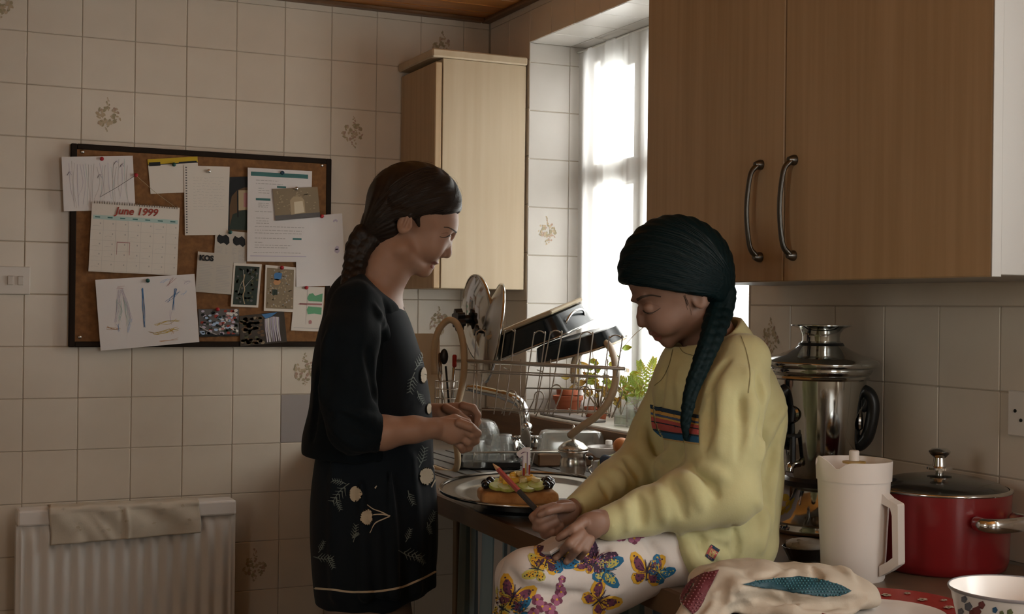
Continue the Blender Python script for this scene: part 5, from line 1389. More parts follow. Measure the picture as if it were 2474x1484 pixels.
# =================================================================== things on the worktop by the sink
def axis_to(d):                         # matrix turning +z onto direction d
    d = unit(d); q = Vector((0, 0, 1)).rotation_difference(Vector(d.tolist())); return q.to_matrix().to_4x4()
def put(vf, c, M=None):
    m = Matrix.Translation([float(x) for x in c])
    return xf(vf, m @ M if M is not None else m)
def wire(P, r=.0016, n=6, sm=0): return tube(smoothpath(P, sm) if sm else P, r, n)
m_wire = mat('rack_wire', (.52, .48, .42), .4, .6); m_cane = mat('beige_plastic_tube', (.50, .39, .25), .45)
m_navy = mat('navy_enamel', (.006, .012, .016), .22); m_beige = mat('beige_board', (.47, .38, .25), .6, var=(5, (.40, .31, .20), .6), stretch=(1, 8, 8))
m_glass = glassmat('clear_glass', (.93, .94, .93), .03, .09); m_clear = glassmat('clear_plastic', (.90, .90, .87), .10, .16)
m_silver = mat('silver_plate', (.66, .63, .58), .24, 1, bump=(90, .05, .0008)); m_bsteel = mat('polished_steel', (.55, .54, .52), .10, 1)
# fluted draining board
drn = empty('draining_board', (1.47, 3.24, CT), 'grey fluted draining board set on the worktop under the dish rack', 'draining board')
m_drain = mat('drainer_grey', (.15, .15, .145), .32)
obj('plate', box((1.24, 2.84, CT + .0002), (1.69, 3.64, CT + .002), .0008), m_drain, drn)
for k in range(8): obj('rib', box((1.250 + k * .0545, 2.86, CT + .002), (1.296 + k * .0545, 3.62, CT + .0052), .0015), m_drain, drn)
# --- dish rack
rack = empty('dish_rack', (1.36, 2.85, CT), 'two-tier wire dish rack with curved beige tubular end frames', 'dish rack')
P = [at(x, y, d) for x, y, d in ((1050, 905, 3.42), (1048, 850, 3.42), (1056, 808, 3.42), (1070, 784, 3.42), (1088, 773, 3.41), (1106, 786, 3.40), (1118, 825, 3.39), (1122, 875, 3.38), (1117, 930, 3.37), (1104, 985, 3.36), (1096, 1030, 3.36), (1104, 1085, 3.37), (1106, 1115, 3.38), (1100, 1136, 3.40), (1084, 1143, 3.41), (1056, 1134, 3.43), (1030, 1124, 3.46))]
obj('end_frame', tube(smoothpath(P, 6), .0088, 10), m_cane, rack, smooth=True)
P = [at(x, y, d) for x, y, d in ((1388, 925, 3.12), (1386, 890, 3.13), (1394, 862, 3.14), (1420, 836, 3.14), (1452, 826, 3.13), (1472, 836, 3.08), (1484, 866, 2.98), (1489, 905, 2.90), (1482, 945, 2.88), (1464, 980, 2.89), (1438, 1008, 2.92), (1404, 1032, 2.97), (1378, 1052, 3.02))]
obj('end_frame', tube(smoothpath(P, 6), .0085, 10), m_cane, rack, smooth=True)
dr = lambda x: 3.39 + (2.885 - 3.39) * (x - 1122) / (1490 - 1122)       # depth of the rack's near side at pixel x
def rw(pts, r=.0017, sm=0, extra=0.0): return wire([at(x, y, dr(x) + e + extra) for x, y, e in [(p + (0,))[:3] for p in pts]], r, 6, sm)
m_bar = m_wire
obj('top_bar', rw([(1106, 871), (1300, 880), (1508, 891)], .0042), m_bar, rack, smooth=True)
for i, pts in enumerate([[(1100, 893), (1300, 902), (1492, 911)], [(1160, 900), (1320, 908), (1490, 912)], [(1150, 990), (1300, 994), (1476, 999)], [(1270, 938), (1380, 940), (1456, 942)]]):
    obj('rail', rw(pts, .0017), m_wire, rack, smooth=True)
for pts in [[(1100, 875), (1250, 882), (1420, 890)], [(1120, 900), (1260, 905), (1420, 912)], [(1180, 985), (1300, 990), (1440, 994)]]:
    obj('rail', rw(pts, .0017, 0, .17), m_wire, rack, smooth=True)
def loop(xt, yt, wd, xb, yb, gap):
    """hairpin plate holder: bent top, legs leaning down to the lower rail"""
    P = [(xb, yb), (xt - wd * .5 - .08 * wd, yt + 22), (xt - wd * .42, yt + 6), (xt, yt), (xt + wd * .42, yt + 5), (xt + wd * .5, yt + 20), (xb + gap, yb + 3)]
    obj('plate_loop', rw(P, .0016, 6), m_wire, rack, smooth=True)
for xt, yt, wd, xb, yb, gap in [(1162, 797, 22, 1142, 988, 16), (1231, 796, 24, 1193, 1001, 24), (1303, 800, 26, 1262, 992, 30), (1342, 799, 27, 1292, 1000, 30), (1417, 802, 28, 1376, 1004, 30), (1487, 810, 30, 1448, 1006, 24)]: loop(xt, yt, wd, xb, yb, gap)
for xt, yt, wd, xb, yb, gap in [(1236, 943, 20, 1212, 1000, 18), (1302, 946, 22, 1272, 1004, 22), (1344, 930, 24, 1312, 1002, 22), (1487, 934, 30, 1470, 1006, 8), (1412, 934, 26, 1396, 1000, 20)]: loop(xt, yt, wd, xb, yb, gap)
for x0, x1 in ((1152, 1151), (1258, 1256), (1330, 1327), (1400, 1396), (1440, 1437), (1468, 1462)):
    obj('upright', rw([(x0, 868), (x1, 1000)], .0015), m_wire, rack, smooth=True)
for xx, y0 in ((1150, 868), (1230, 875), (1310, 880), (1390, 886), (1470, 890)):
    obj('cross_wire', wire([at(xx, y0 + 18, dr(xx)), at(xx - 12, y0 + 14, dr(xx) + .17)], .0015), m_wire, rack, smooth=True)
    obj('cross_wire', wire([at(xx - 6, 992, dr(xx)), at(xx - 16, 988, dr(xx) + .17)], .0015), m_wire, rack, smooth=True)
# --- cutlery basket and what stands in it
bk_ = empty('cutlery_basket', at(1085, 985, 3.42), 'small wire cutlery basket hooked on the dish rack', 'basket')
bc = at(1078, 920, 3.44); bw, bd, bh = .030, .03, .075
cb0 = at(1078, 985, 3.44)
for z in (0, .025, .05, .07):
    obj('hoop', tube([cb0 + EX * (bw * math.cos(t)) + EY * (bd * math.sin(t)) + EZ * z for t in np.linspace(0, 6.283, 20, endpoint=False)], .0013, 5, closed=True), m_wire, bk_, smooth=True)
for t in np.linspace(0, 6.283, 12, endpoint=False):
    p = cb0 + EX * bw * math.cos(t) + EY * bd * math.sin(t); obj('bar', wire([p, p + EZ * .07], .0012, 5), m_wire, bk_)
obj('bottom', put(lathe([(0, 0), (.028, 0), (.028, .002), (0, .002)], 16), cb0), m_wire, bk_)
def stick(name, label, a, b, r, m, head=None, mh=None, cat='cutlery'):
    o = obj(name, tube([a, (a + b) / 2, b], r, 8), m, smooth=True); tag(o, label, cat, 'cutlery in the wire basket')
    if head is not None: obj('bowl' if 'spoon' in name else 'blade', head, mh or m, o, smooth=True)
    return o
m_redp = mat('red_plastic', (.50, .04, .03), .35); m_bwood = mat('brown_handle', (.16, .075, .035), .5)
stick('spoon', 'black spoon standing bowl-up in the cutlery basket', at(1085, 980, 3.44), at(1077, 885, 3.44), .003, m_black, ellipsoid(at(1073, 862, 3.44), (.012, .006, .021), None, 14, 9))
stick('peeler', 'peeler with a red handle standing in the cutlery basket', at(1092, 980, 3.45), at(1096, 888, 3.45), .004, m_steel, put(box((-.006, -.004, 0), (.006, .004, .034), .003), at(1098, 888, 3.45)), m_redp)
stick('knife', 'knife with a brown wooden handle standing in the cutlery basket', at(1070, 980, 3.45), at(1064, 895, 3.45), .003, m_steel, put(box((-.005, -.004, 0), (.005, .004, .05), .003), at(1063, 898, 3.45)), m_bwood)
stick('fork', 'steel fork standing in the cutlery basket', at(1076, 980, 3.43), at(1058, 905, 3.43), .0025, m_steel, join(*[tube([at(1056 + 4 * i, 905, 3.43), at(1054 + 4.4 * i, 876, 3.43)], .0011, 5) for i in range(4)]), m_steel)
# --- chopping board standing behind
cm = basis(RT, UP * .995 + FW * .05, -FW, at(935, 1060, 3.52))
rr = lambda w, h, r: [(x, y) for cx, cy, a0 in ((w - r, h - r, 0), (r, h - r, 90), (r, r, 180), (w - r, r, 270)) for x, y in [(cx + r * math.cos(math.radians(a0 + t)), cy + r * math.sin(math.radians(a0 + t))) for t in range(0, 91, 15)]]
cbd = obj('chopping_board', prism(rr(.142, .285, .022), cm, .012), m_cane, smooth=30); tag(cbd, 'tan chopping board with rounded corners standing upright beside the woman', 'chopping board')
# --- pan lids standing in the rack
def lid(name, label, c, n, R, m, knob):
    e = empty(name, c, label, 'pan lid'); M = axis_to(n)
    obj('disc', put(lathe([(0, .028), (R * .35, .026), (R * .7, .017), (R * .93, .004), (R * .98, .002), (R, -.001), (R * 1.0, -.004), (R * .97, -.005), (R * .92, .001), (R * .7, .014), (R * .35, .023), (0, .025)], 64), c, M), m, e, smooth=True)
    obj('rim', put(lathe([(R * .985, .003), (R * 1.015, .002), (R * 1.02, -.004), (R * .985, -.006), (R * .985, .003)], 64), c, M), m_bsteel, e, smooth=True)
    knob(e, c, M); return e
def knob_petal(e, c, M):
    P = []
    for i in range(72):
        t = 2 * math.pi * i / 72; r = .026 * (1 + .16 * math.cos(6 * t)); P.append((r * math.cos(t), r * math.sin(t)))
    obj('knob', xf(prism(P, np.eye(4), .020), Matrix.Translation(c.tolist()) @ M @ Matrix.Translation((0, 0, .042))), m_black, e, smooth=40)
    obj('knob_stem', put(lathe([(0, .022), (.012, .022), (.011, .045), (0, .045)], 20), c, M), m_black, e, smooth=40)
def knob_small(e, c, M):
    obj('knob', put(lathe([(0, .024), (.006, .024), (.006, .036), (.014, .040), (.014, .048), (0, .050)], 20), c, M), m_black, e, smooth=40)
nrm = lambda a, b, c: unit(RT * a + UP * b - FW * c)
lid('pan_lid', 'large shiny steel pan lid with a black scalloped knob, upright in the rack', at(1153, 770, 3.49), nrm(-.93, -.06, .36), .117, m_bsteel, knob_petal)
lid('pan_lid', 'plain steel pan lid leaning at a tilt beside the lid with the black knob', at(1190, 805, 3.40), nrm(-.975, .17, .15), .130, mat('worn_steel', (.50, .47, .42), .25, 1, var=(8, (.36, .33, .28), .8)), knob_small)
# --- roasting tins drying on the rack
def tin(name, label, c, ex, ey, L, Wd, Hh_, m, r=.03, rim=None):
    """open tin, mouth towards -ez"""
    ex, ey = unit(ex), unit(ey); ey = unit(ey - ex * (ex @ ey)); ez = np.cross(ex, ey)
    e = empty(name, c, label, 'roasting tin'); B_ = basis(ex, ey, ez, c)
    def ring(g, z): return [(x - L / 2, y - Wd / 2, z) for x, y in rr(L, Wd, r)] if g == 0 else [((x - L / 2) * (1 - 2 * g / L), (y - Wd / 2) * (1 - 2 * g / Wd), z) for x, y in rr(L, Wd, r)]
    rings = [ring(-.006, 0), ring(0, 0), ring(.003, Hh_ * .3), ring(.010, Hh_ * .93), ring(.018, Hh_), ring(.10 * min(L, Wd), Hh_)]
    inner = [ring(.10 * min(L, Wd), Hh_ - .003), ring(.02, Hh_ - .003), ring(.013, Hh_ * .9), ring(.003, .001), ring(-.006, -.002)]
    allr = rings + inner; n = len(allr[0]); V = [p for q in allr for p in q]; Fs = []
    for a in range(len(allr)):
        b = (a + 1) % len(allr)
        if a == len(rings) - 1: continue
        for i in range(n): Fs.append([a * n + i, a * n + (i + 1) % n, b * n + (i + 1) % n, b * n + i])
    k = len(rings) - 1; Fs.append([k * n + i for i in range(n)]); Fs.append([(k + 1) * n + i for i in range(n)][::-1])
    obj('pan', xf((np.array(V), Fs), B_), m, e, smooth=35)
    if rim is not None:
        q = [np.array(p) for p in ring(-.004, -.001)]
        obj('rim', xf(tube(q, .003, 6, closed=True), B_), rim, e, smooth=True)
    return e, B_
d1_ = at(1400, 775, 3.21) - at(1215, 848, 3.34)
v1_ = unit(FW * .95 + RT * .25 + UP * .1)
t1, B1 = tin('roasting_tin', 'dark enamel roasting tin upside down on the rack under a pale board', at(1318, 822, 3.325), d1_, v1_, .220, .20, .055, m_navy, .04, m_bsteel)
pb = obj('bread_board', xf(box((-.110, -.085, .0565), (.098, .085, .067), .003), B1), m_beige); tag(pb, 'pale wooden board lying tilted on the upturned roasting tin', 'board')
hp = [np.array((.103, .05 * math.cos(t), .02 + .022 * math.sin(t))) + np.array((.016 * math.sin(t), 0, 0)) for t in np.linspace(0, math.pi, 9)]
obj('handle', xf(tube(smoothpath(hp, 3), .003, 8), B1), m_bsteel, t1, smooth=True)
d2_ = at(1496, 818, 3.10) - at(1292, 870, 3.23)
t2, B2 = tin('roasting_tin', 'dark round-ended roasting tin tilted on the rack with a bright worn rim', at(1404, 846, 3.20), d2_, v1_, .220, .18, .037, m_navy, .07, mat('worn_rim', (.42, .36, .27), .3, .9))
# --- tap
mx = empty('mixer_tap', at(1272, 1060, 3.62), 'chrome mixer tap with a long swan-neck spout and cross-head handles', 'tap')
P = [at(x, y, d) for x, y, d in ((1130, 944, 3.72), (1134, 937, 3.72), (1170, 944, 3.70), (1215, 954, 3.67), (1244, 965, 3.64), (1260, 980, 3.63), (1267, 1002, 3.62), (1269, 1030, 3.62), (1270, 1056, 3.62))]
obj('spout', tube(smoothpath(P, 6), [.0105] * 8 + [.0125] * 10 + [.0145] * 31, 12), m_chrome, mx, smooth=True)
obj('ball', ellipsoid(at(1273, 1034, 3.60), (.0165, .0165, .0165), None, 18, 10), m_chrome, mx, smooth=True)
obj('body', put(lathe([(.0, 0), (.024, 0), (.022, .012), (.016, .03), (.016, .055), (0, .06)], 20), at(1273, 1092, 3.62)), m_chrome, mx, smooth=40)
for sx, dd in ((18, -.02), (-22, .03)):
    c = at(1273 + sx, 1062, 3.62 + dd); hd = obj('handle', put(lathe([(0, 0), (.012, 0), (.014, .012), (.009, .02), (.006, .028), (0, .028)], 14), c - EZ * .02), m_chrome, mx, smooth=40)
    obj('lever', join(tube([c + EX * .018 + EZ * .006, c - EX * .018 + EZ * .006], .0045, 8), tube([c + EY * .018 + EZ * .006, c - EY * .018 + EZ * .006], .0045, 8)), m_chrome, hd, smooth=True)
# --- black drip tray with rail, upturned glasses
tr0 = onZ(1178, 1118, CT + .006)
def ti(x, y, d): return at(x, y, d)
dt = empty('drip_tray', tr0 * [1, 1, 0] + [0, 0, CT + .006], 'black drip tray with a thin wire rail, holding upturned glasses', 'tray')
ty = unit(np.array([RT[0], RT[1], 0])); tf = unit(np.array([FW[0], FW[1], 0])); TB = basis(ty, tf, EZ, at(1180, 1118, 3.50) * [1, 1, 0] + [0, 0, CT + .007])
obj('tray_base', xf(join(box((-.085, -.07, 0), (.085, .10, .004), .001), box((-.085, -.07, .004), (.085, -.066, .018), .001), box((-.085, .096, .004), (.085, .10, .018), .001), box((-.085, -.066, .004), (-.081, .096, .018), .001), box((.081, -.066, .004), (.085, .096, .018), .001)), TB), m_black, dt)
rl = [at(1106, 1094, 3.43), at(1250, 1093, 3.42), at(1398, 1092, 3.41)]
obj('rail', wire(rl, .0026), m_wire, dt, smooth=True)
for x0, y0, x1, y1 in ((1146, 1094, 1141, 1126), (1291, 1093, 1284, 1126), (1386, 1092, 1384, 1122)): obj('support', wire([at(x0, y0, 3.42), at(x1, y1, 3.43)], .0022), m_wire, dt, smooth=True)
GZ = CT + .012
def mug(cx, yb, d, rb, rt, h, label, ang=0, handle=True, nm='glass_mug'):
    c = at(cx, yb, d); c[2] = GZ
    e = empty(nm, c, label, 'glass', 'glass mugs upturned on the drip tray')
    obj('bowl', put(lathe([(rb, 0), (rb * 1.0, .003), (rb * .97, h * .3), (rt * 1.03, h * .75), (rt, h * .93), (rt * .93, h), (0, h), (0, h - .006), (rt * .86, h - .007), (rt * .95, h * .75), (rb * .92, h * .25), (rb * .95, 0), (rb, 0)], 36), c), m_glass, e, smooth=True)
    if handle:
        u = unit(RT * math.cos(ang) - FW * math.sin(ang)); u[2] = 0
        q = [c + u * (rb * .97) + EZ * h * .2, c + u * (rb + .016) + EZ * h * .22, c + u * (rb + .026) + EZ * h * .42, c + u * (rt + .022) + EZ * h * .68, c + u * (rt * .98) + EZ * h * .78]
        obj('handle', tube(smoothpath(q, 6), .0042, 8), m_glass, e, smooth=True)
    return e
mug(1213, 1108, 3.47, .040, .027, .084, 'upturned glass mug with its handle towards the tap', .1)
mug(1148, 1106, 3.44, .036, .026, .070, "upturned glass mug below the woman's fingers", .1)
mug(1182, 1100, 3.60, .040, .028, .086, 'upturned glass mug at the back of the drip tray', 2.0)
c = at(1164, 1048, 3.56)
gb_ = obj('glass_bowl', put(lathe([(.046, 0), (.048, .003), (.045, .018), (.036, .032), (.020, .040), (0, .042), (0, .039), (.019, .037), (.034, .029), (.043, .016), (.046, 0)], 40), c), m_glass, smooth=True); tag(gb_, 'clear glass bowl balanced upside down on the mugs', 'bowl')
c = at(1262, 1084, 3.52)
sc = obj('saucer', put(lathe([(0, .004), (.02, .003), (.032, -.002), (.037, -.006), (.036, -.008), (.02, -.001), (0, 0)], 40), at(1265, 1068, 3.55), axis_to(nrm(-.93, .05, .35))), mat('grey_stoneware', (.20, .18, .155), .4), smooth=True); tag(sc, 'grey saucer standing on edge beside the tap', 'saucer')
for i, (x, lb) in enumerate(((1246, 'small steel lid standing on edge beside the upturned mug'), (1253, 'small steel lid standing on edge against the grey saucer'))):
    s_ = obj('steel_lid', put(lathe([(0, .006), (.015, .005), (.021, .0), (.022, -.002), (.014, .003), (0, .004)], 32), at(x + 5, 1083, 3.47 + .02 * i), axis_to(nrm(.93, .1, .35))), m_bsteel, smooth=True); tag(s_, lb, 'lid', 'steel lids by the tap')
# --- clear plastic box on a wooden board
wbx = basis(unit(ty * .985 + tf * .17), unit(tf * .985 - ty * .17), EZ, at(1379, 1090, 3.56) * [1, 1, 0] + [0, 0, CT + .0005])
hb = at(1379, 1091, 3.56)[2] - CT
brd = obj('wooden_block', xf(box((-.10, -.05, .006), (.098, .055, hb), .004), wbx), m_brown); tag(brd, 'brown wooden block on the drainer below the clear plastic box', 'board')
w2 = basis(wbx[:3, 0], wbx[:3, 1], EZ, wbx[:3, 3] + EZ * (hb + .0005))
rings = []
for g, z in ((0, 0), (.003, .02), (.008, .045), (.014, .054), (.03, .058)): rings.append([((x - .09) * (1 - g * 9), (y - .05) * (1 - g * 12), z) for x, y in rr(.18, .10, .022)])
n = len(rings[0]); V = [p for q in rings for p in q]; Fs = [[a * n + i, a * n + (i + 1) % n, (a + 1) * n + (i + 1) % n, (a + 1) * n + i] for a in range(len(rings) - 1) for i in range(n)] + [[(len(rings) - 1) * n + i for i in range(n)]]
pbx = obj('plastic_box', shell(xf((np.array(V), Fs), w2), .0015), m_clear, smooth=40); tag(pbx, 'clear plastic box upturned in front of the window sill', 'box')
# --- silver sugar pot
tp = empty('sugar_pot', onZ(1384, 1168, CT) + [0, 0, 0], 'small silver lidded pot with a pointed finial, beside the fruit cake', 'pot')
c = onZ(1384, 1170, CT); sp_ = dep(c) / F
pf = lambda L: [(r * sp_, z * sp_) for r, z in L]
obj('body', put(lathe(pf([(0, 0), (34, 0), (38, 4), (37, 10), (30, 18), (29, 26), (33, 42), (31, 58), (29, 66), (32, 74), (37, 78), (37, 82), (0, 82)]), 44), c), m_silver, tp, smooth=True)
ld = obj('lid', put(lathe(pf([(36.5, 82.5), (38, 84), (35, 90), (24, 100), (10, 106), (5, 108), (0, 108)]), 44), c), mat('hammered_silver', (.62, .58, .52), .18, 1, bump=(260, .5, .0015)), tp, smooth=True)
obj('finial', put(lathe(pf([(0, 106), (6, 107), (4, 113), (8, 118), (3.5, 123), (5.5, 128), (2.5, 132), (4, 137), (2, 142), (0, 144)]), 20), c), m_silver, ld, smooth=True)
u = ty
obj('handle', tube(smoothpath([c + u * 31 * sp_ + EZ * 66 * sp_, c + u * 44 * sp_ + EZ * 60 * sp_, c + u * 46 * sp_ + EZ * 46 * sp_, c + u * 38 * sp_ + EZ * 36 * sp_, c + u * 50 * sp_ + EZ * 18 * sp_, c + u * 42 * sp_ + EZ * 10 * sp_, c + u * 32 * sp_ + EZ * 18 * sp_], 5), .0024, 8), m_silver, tp, smooth=True)
obj('knob', ellipsoid(c + u * 42 * sp_ + EZ * 64 * sp_ - tf * .004, (.007, .007, .0055), None, 14, 8), m_black, tp, smooth=True)
# --- round tray with the fruit-topped cake
TZ = CT + .033
tc = onZ(1275, 1194, TZ); trs = dep(tc) / F
tray = empty('serving_tray', tc * [1, 1, 0] + [0, 0, CT], 'round silver serving tray with a raised rim near the worktop edge', 'tray')
R0 = 211 * trs
_tl = Matrix.Translation(tc.tolist()) @ Matrix.Rotation(math.radians(3.4), 4, Vector([float(RT[0]), float(RT[1]), 0])) @ Matrix.Translation((-tc).tolist())
obj('dish', xf(put(lathe([(0, .001), (R0 * .70, .001), (R0 * .76, .003), (R0 * .82, .008), (R0 * .86, .0095), (R0 * .97, .011), (R0, .0125), (R0 * 1.004, .0105), (R0 * .96, .0085), (R0 * .84, .0065), (R0 * .76, -.001), (0, -.001)], 96), tc), _tl), m_silver, tray, smooth=True)
obj('rim', xf(put(lathe([(R0 - .004, .0125), (R0 - .001, .0158), (R0 + .003, .0155), (R0 + .0045, .0125), (R0 + .003, .0098), (R0 - .001, .0096)][::-1] + [(R0 - .004, .0125)], 96), tc), _tl), m_bsteel, tray, smooth=True)
obj('foot', put(lathe([(0, .0), (R0 * .62, .0), (R0 * .62, .003), (R0 * .54, .008), (R0 * .54, TZ - CT - .002), (0, TZ - CT - .002)], 48), tc * [1, 1, 0] + [0, 0, CT + .0003]), m_black, tray, smooth=40)
m_sponge = mat('sponge_cake', (.56, .31, .12), .85, var=(34, (.36, .16, .05), .9), bump=(180, .6, .002)); m_crust = m_sponge
cz = TZ + .0015
ck0, ck1 = onZ(1166, 1224, cz - .004), onZ(1352, 1222, cz - .004)
kx = unit(ck1 - ck0); ky = np.cross(EZ, kx); KL = np.linalg.norm(ck1 - ck0)
KB = basis(kx, ky, EZ, ck0)
cake = obj('cake', xf(box((0, .0, 0), (KL, .105, .027), .010, 4), KB), m_sponge, smooth=30); tag(cake, 'flat golden sponge cake piled with fruit on the silver tray', 'cake')
m_kiwi = mat('kiwi', (.42, .47, .08), .22, var=(60, (.60, .60, .24), .8), sss=.1); m_mango = mat('mango', (.85, .50, .04), .28, var=(40, (.88, .62, .12), .7), sss=.1); m_berry = mat('blueberry', (.006, .007, .012), .25, coat=.5); m_melon = mat('melon', (.80, .68, .34), .3, sss=.1)
kp = lambda x, y, z: tuple((KB @ np.array([x, y, z, 1]))[:3])
rg = random.Random(9); s_ = KL
def kslice(x, y, z, r, tilt, az, lb):
    M = Matrix.Rotation(az, 4, 'Z') @ Matrix.Rotation(tilt, 4, 'X')
    o = obj('kiwi_slice', put(lathe([(0, 0), (r * .94, 0), (r, .003), (r * .94, .0065), (0, .0065)], 24), kp(x, y, z), M), m_kiwi, smooth=40); tag(o, lb, 'fruit', 'kiwi slices on the cake'); return o
ksl = [(.20, .022, .034, .017, .28, .1, 'kiwi slice at the blueberry end of the cake nearest the woman'), (.32, .016, .033, .019, .28, -.1, 'flat kiwi slice lying under the red pencil'), (.45, .014, .033, .018, .28, .2, 'kiwi slice at the front middle of the cake'), (.58, .014, .033, .019, .28, 0, 'kiwi slice below the candle at the front'),
       (.71, .020, .036, .018, .34, -.3, 'kiwi slice in front of the second blueberry cluster'), (.78, .060, .036, .022, .3, .2, 'kiwi slice at the back near the blueberries'), (.30, .065, .036, .020, .2, 0, 'kiwi slice at the back of the cake behind the mango')]
for x, y, z, r, t, a, lb in ksl: kslice(x * s_, y, z, r, t, a, lb)
def chunk(x, y, z, s, m, nm, lb, grp):
    o = obj(nm, xf(box((-s, -s * .7, -s * .5), (s, s * .7, s * .5), s * .28, 2), Matrix.Translation(kp(x, y, z)) @ Matrix.Rotation(rg.uniform(0, 3), 4, 'Z') @ Matrix.Rotation(rg.uniform(-.4, .4), 4, 'X')), m, smooth=50)
    tag(o, lb, 'fruit', grp)
# the mound: a lower ring of chunks, then fewer on top
mound = [(x, y, .037) for x in np.linspace(.26, .76, 9) for y in (.030, .052, .074)] + [(x, y, .048) for x in np.linspace(.32, .70, 7) for y in (.036, .062)] + [(x, .054, .058) for x in (.44, .52, .60)]
for i, (x, y, z) in enumerate(mound):
    mm_ = m_mango if x < .5 or rg.random() < .35 else m_melon
    lv = {.037: 'bottom layer', .048: 'middle layer', .058: 'top'}[z]; wh_ = 'mango' if mm_ is m_mango else 'melon'
    chunk((x + rg.uniform(-.015, .015)) * s_, y + rg.uniform(-.004, .004), z + rg.uniform(-.002, .003), rg.uniform(.0085, .0115), mm_, wh_ + '_chunk', ('orange mango' if wh_ == 'mango' else 'pale yellow melon') + ' chunk in the %s of the fruit heaped on the cake' % lv, '%s chunks in the %s on the cake' % (wh_, lv))
bpos = [(.06, .03), (.10, .045), (.14, .06), (.18, .072), (.22, .085), (.08, .062), (.84, .018), (.90, .026), (.88, .045), (.94, .048), (.92, .066), (.97, .075), (.86, .07), (.80, .085), (.90, .09)]
for i, (x, y) in enumerate(bpos):
    o = obj('blueberry', ellipsoid(kp(x * s_, y, .030 + .0085 + (.006 if i in (2, 8, 10) else 0)), (.0088, .0088, .0085), None, 16, 9), m_berry, smooth=True)
    tag(o, 'dark blueberry in the cluster at the cake end nearest the woman' if x < .5 else "dark blueberry in the cluster at the cake end nearest the girl", 'fruit', 'blueberries nearest the woman' if x < .5 else 'blueberries nearest the girl')
# numeral candle
cc = kp(.555 * s_, .05, .056); M1 = basis(kx, EZ, -ky, np.array(cc))
sc1 = .00082
out1 = [(0, 0), (0, 52), (-8, 45), (-14, 50), (-14, 58), (-4, 64), (2, 70), (19, 70), (19, 0)]
m_wax = sheermat('white_wax', (.92, .88, .88, 1), 0.0, .6); m_wax_p = mat('violet_wax', (.22, .13, .24), .5)
cd_ = empty('candle', cc, 'white number one birthday candle with a violet outline in the fruit', 'candle')
obj('numeral', prism([(x * sc1, y * sc1) for x, y in out1], M1, .008), m_wax, cd_)
inn1 = [(11, 6), (11, 59), (2, 59), (-5, 55)]
obj('outline', xf(tube([(x * sc1, y * sc1, .0085) for x, y in inn1], .0009, 6), M1), m_wax_p, cd_)
obj('outline', xf(tube([(x * sc1, y * sc1, .0085) for x, y in [(0, 2), (0, 49), (-7, 43)]], .0007, 6), M1), m_wax_p, cd_)
obj('wax_drip', xf(join(box((.0002, .0, .0078), (.0045, .016, .0098), .0008), box((.012, .002, .0078), (.0155, .022, .0098), .0008)), M1), mat('wax_red', (.40, .05, .03), .5), cd_)
obj('wax_drip', xf(join(box((.005, .004, .0079), (.0075, .026, .0095), .0008)), M1), mat('wax_yellow', (.60, .40, .04), .5), cd_)
obj('wick', tube([np.array(cc) + EZ * 70 * sc1 + kx * 10 * sc1 - ky * -.0 , np.array(cc) + EZ * 76 * sc1 + kx * 11 * sc1], .0006, 5), m_black, cd_)
# --- pencil and pad held by the girl
pa, pb2 = at(1190, 1120, 2.11), at(1306, 1243, 2.06); pc = at(1334, 1272, 2.045); dpc = unit(pb2 - pa)
pn = empty('pencil', pb2, "red and black hexagonal pencil in the girl's fist", 'pencil')
Lp = np.linalg.norm(pb2 - pa); MP = Matrix.Translation(pa.tolist()) @ axis_to(dpc)
obj('shaft', xf(lathe([(0, .012), (.0046, .014), (.0048, Lp * .55), (0, Lp * .55)], 6), MP), mat('pencil_red', (.25, .05, .04), .35), pn)
obj('barrel_end', xf(lathe([(0, Lp * .5501), (.0048, Lp * .5501), (.0048, Lp + .035), (0, Lp + .035)], 6), MP), mat('pencil_black', (.02, .018, .017), .35), pn)
obj('tip', xf(lathe([(0, 0), (.0012, .002), (.0046, .0139), (0, .0139)], 6), MP), mat('pencil_wood', (.40, .24, .12), .6), pn)
pd = empty('notepad', at(1330, 1322, 2.05), "small white paper pad lying on the girl's knee under her hands", 'notepad')
Q = [at(1332, 1297, 2.0), at(1398, 1287, 1.955), at(1328, 1333, 1.925), at(1266, 1336, 1.97)]
nq = unit(np.cross(Q[1] - Q[0], Q[3] - Q[0])); nq = nq if nq[2] > 0 else -nq
def slab(Q, n, a, b): V = [q + n * a for q in Q] + [q + n * b for q in Q]; return np.array(V), [[0, 1, 2, 3], [7, 6, 5, 4], [0, 4, 5, 1], [1, 5, 6, 2], [2, 6, 7, 3], [3, 7, 4, 0]]
obj('pages', slab(Q, nq, -.004, .0), mat('pad_paper', (.50, .46, .44), .7), pd); obj('cover', slab(Q, nq, -.0062, -.0042), mat('pad_cover', (.20, .20, .20), .6), pd)
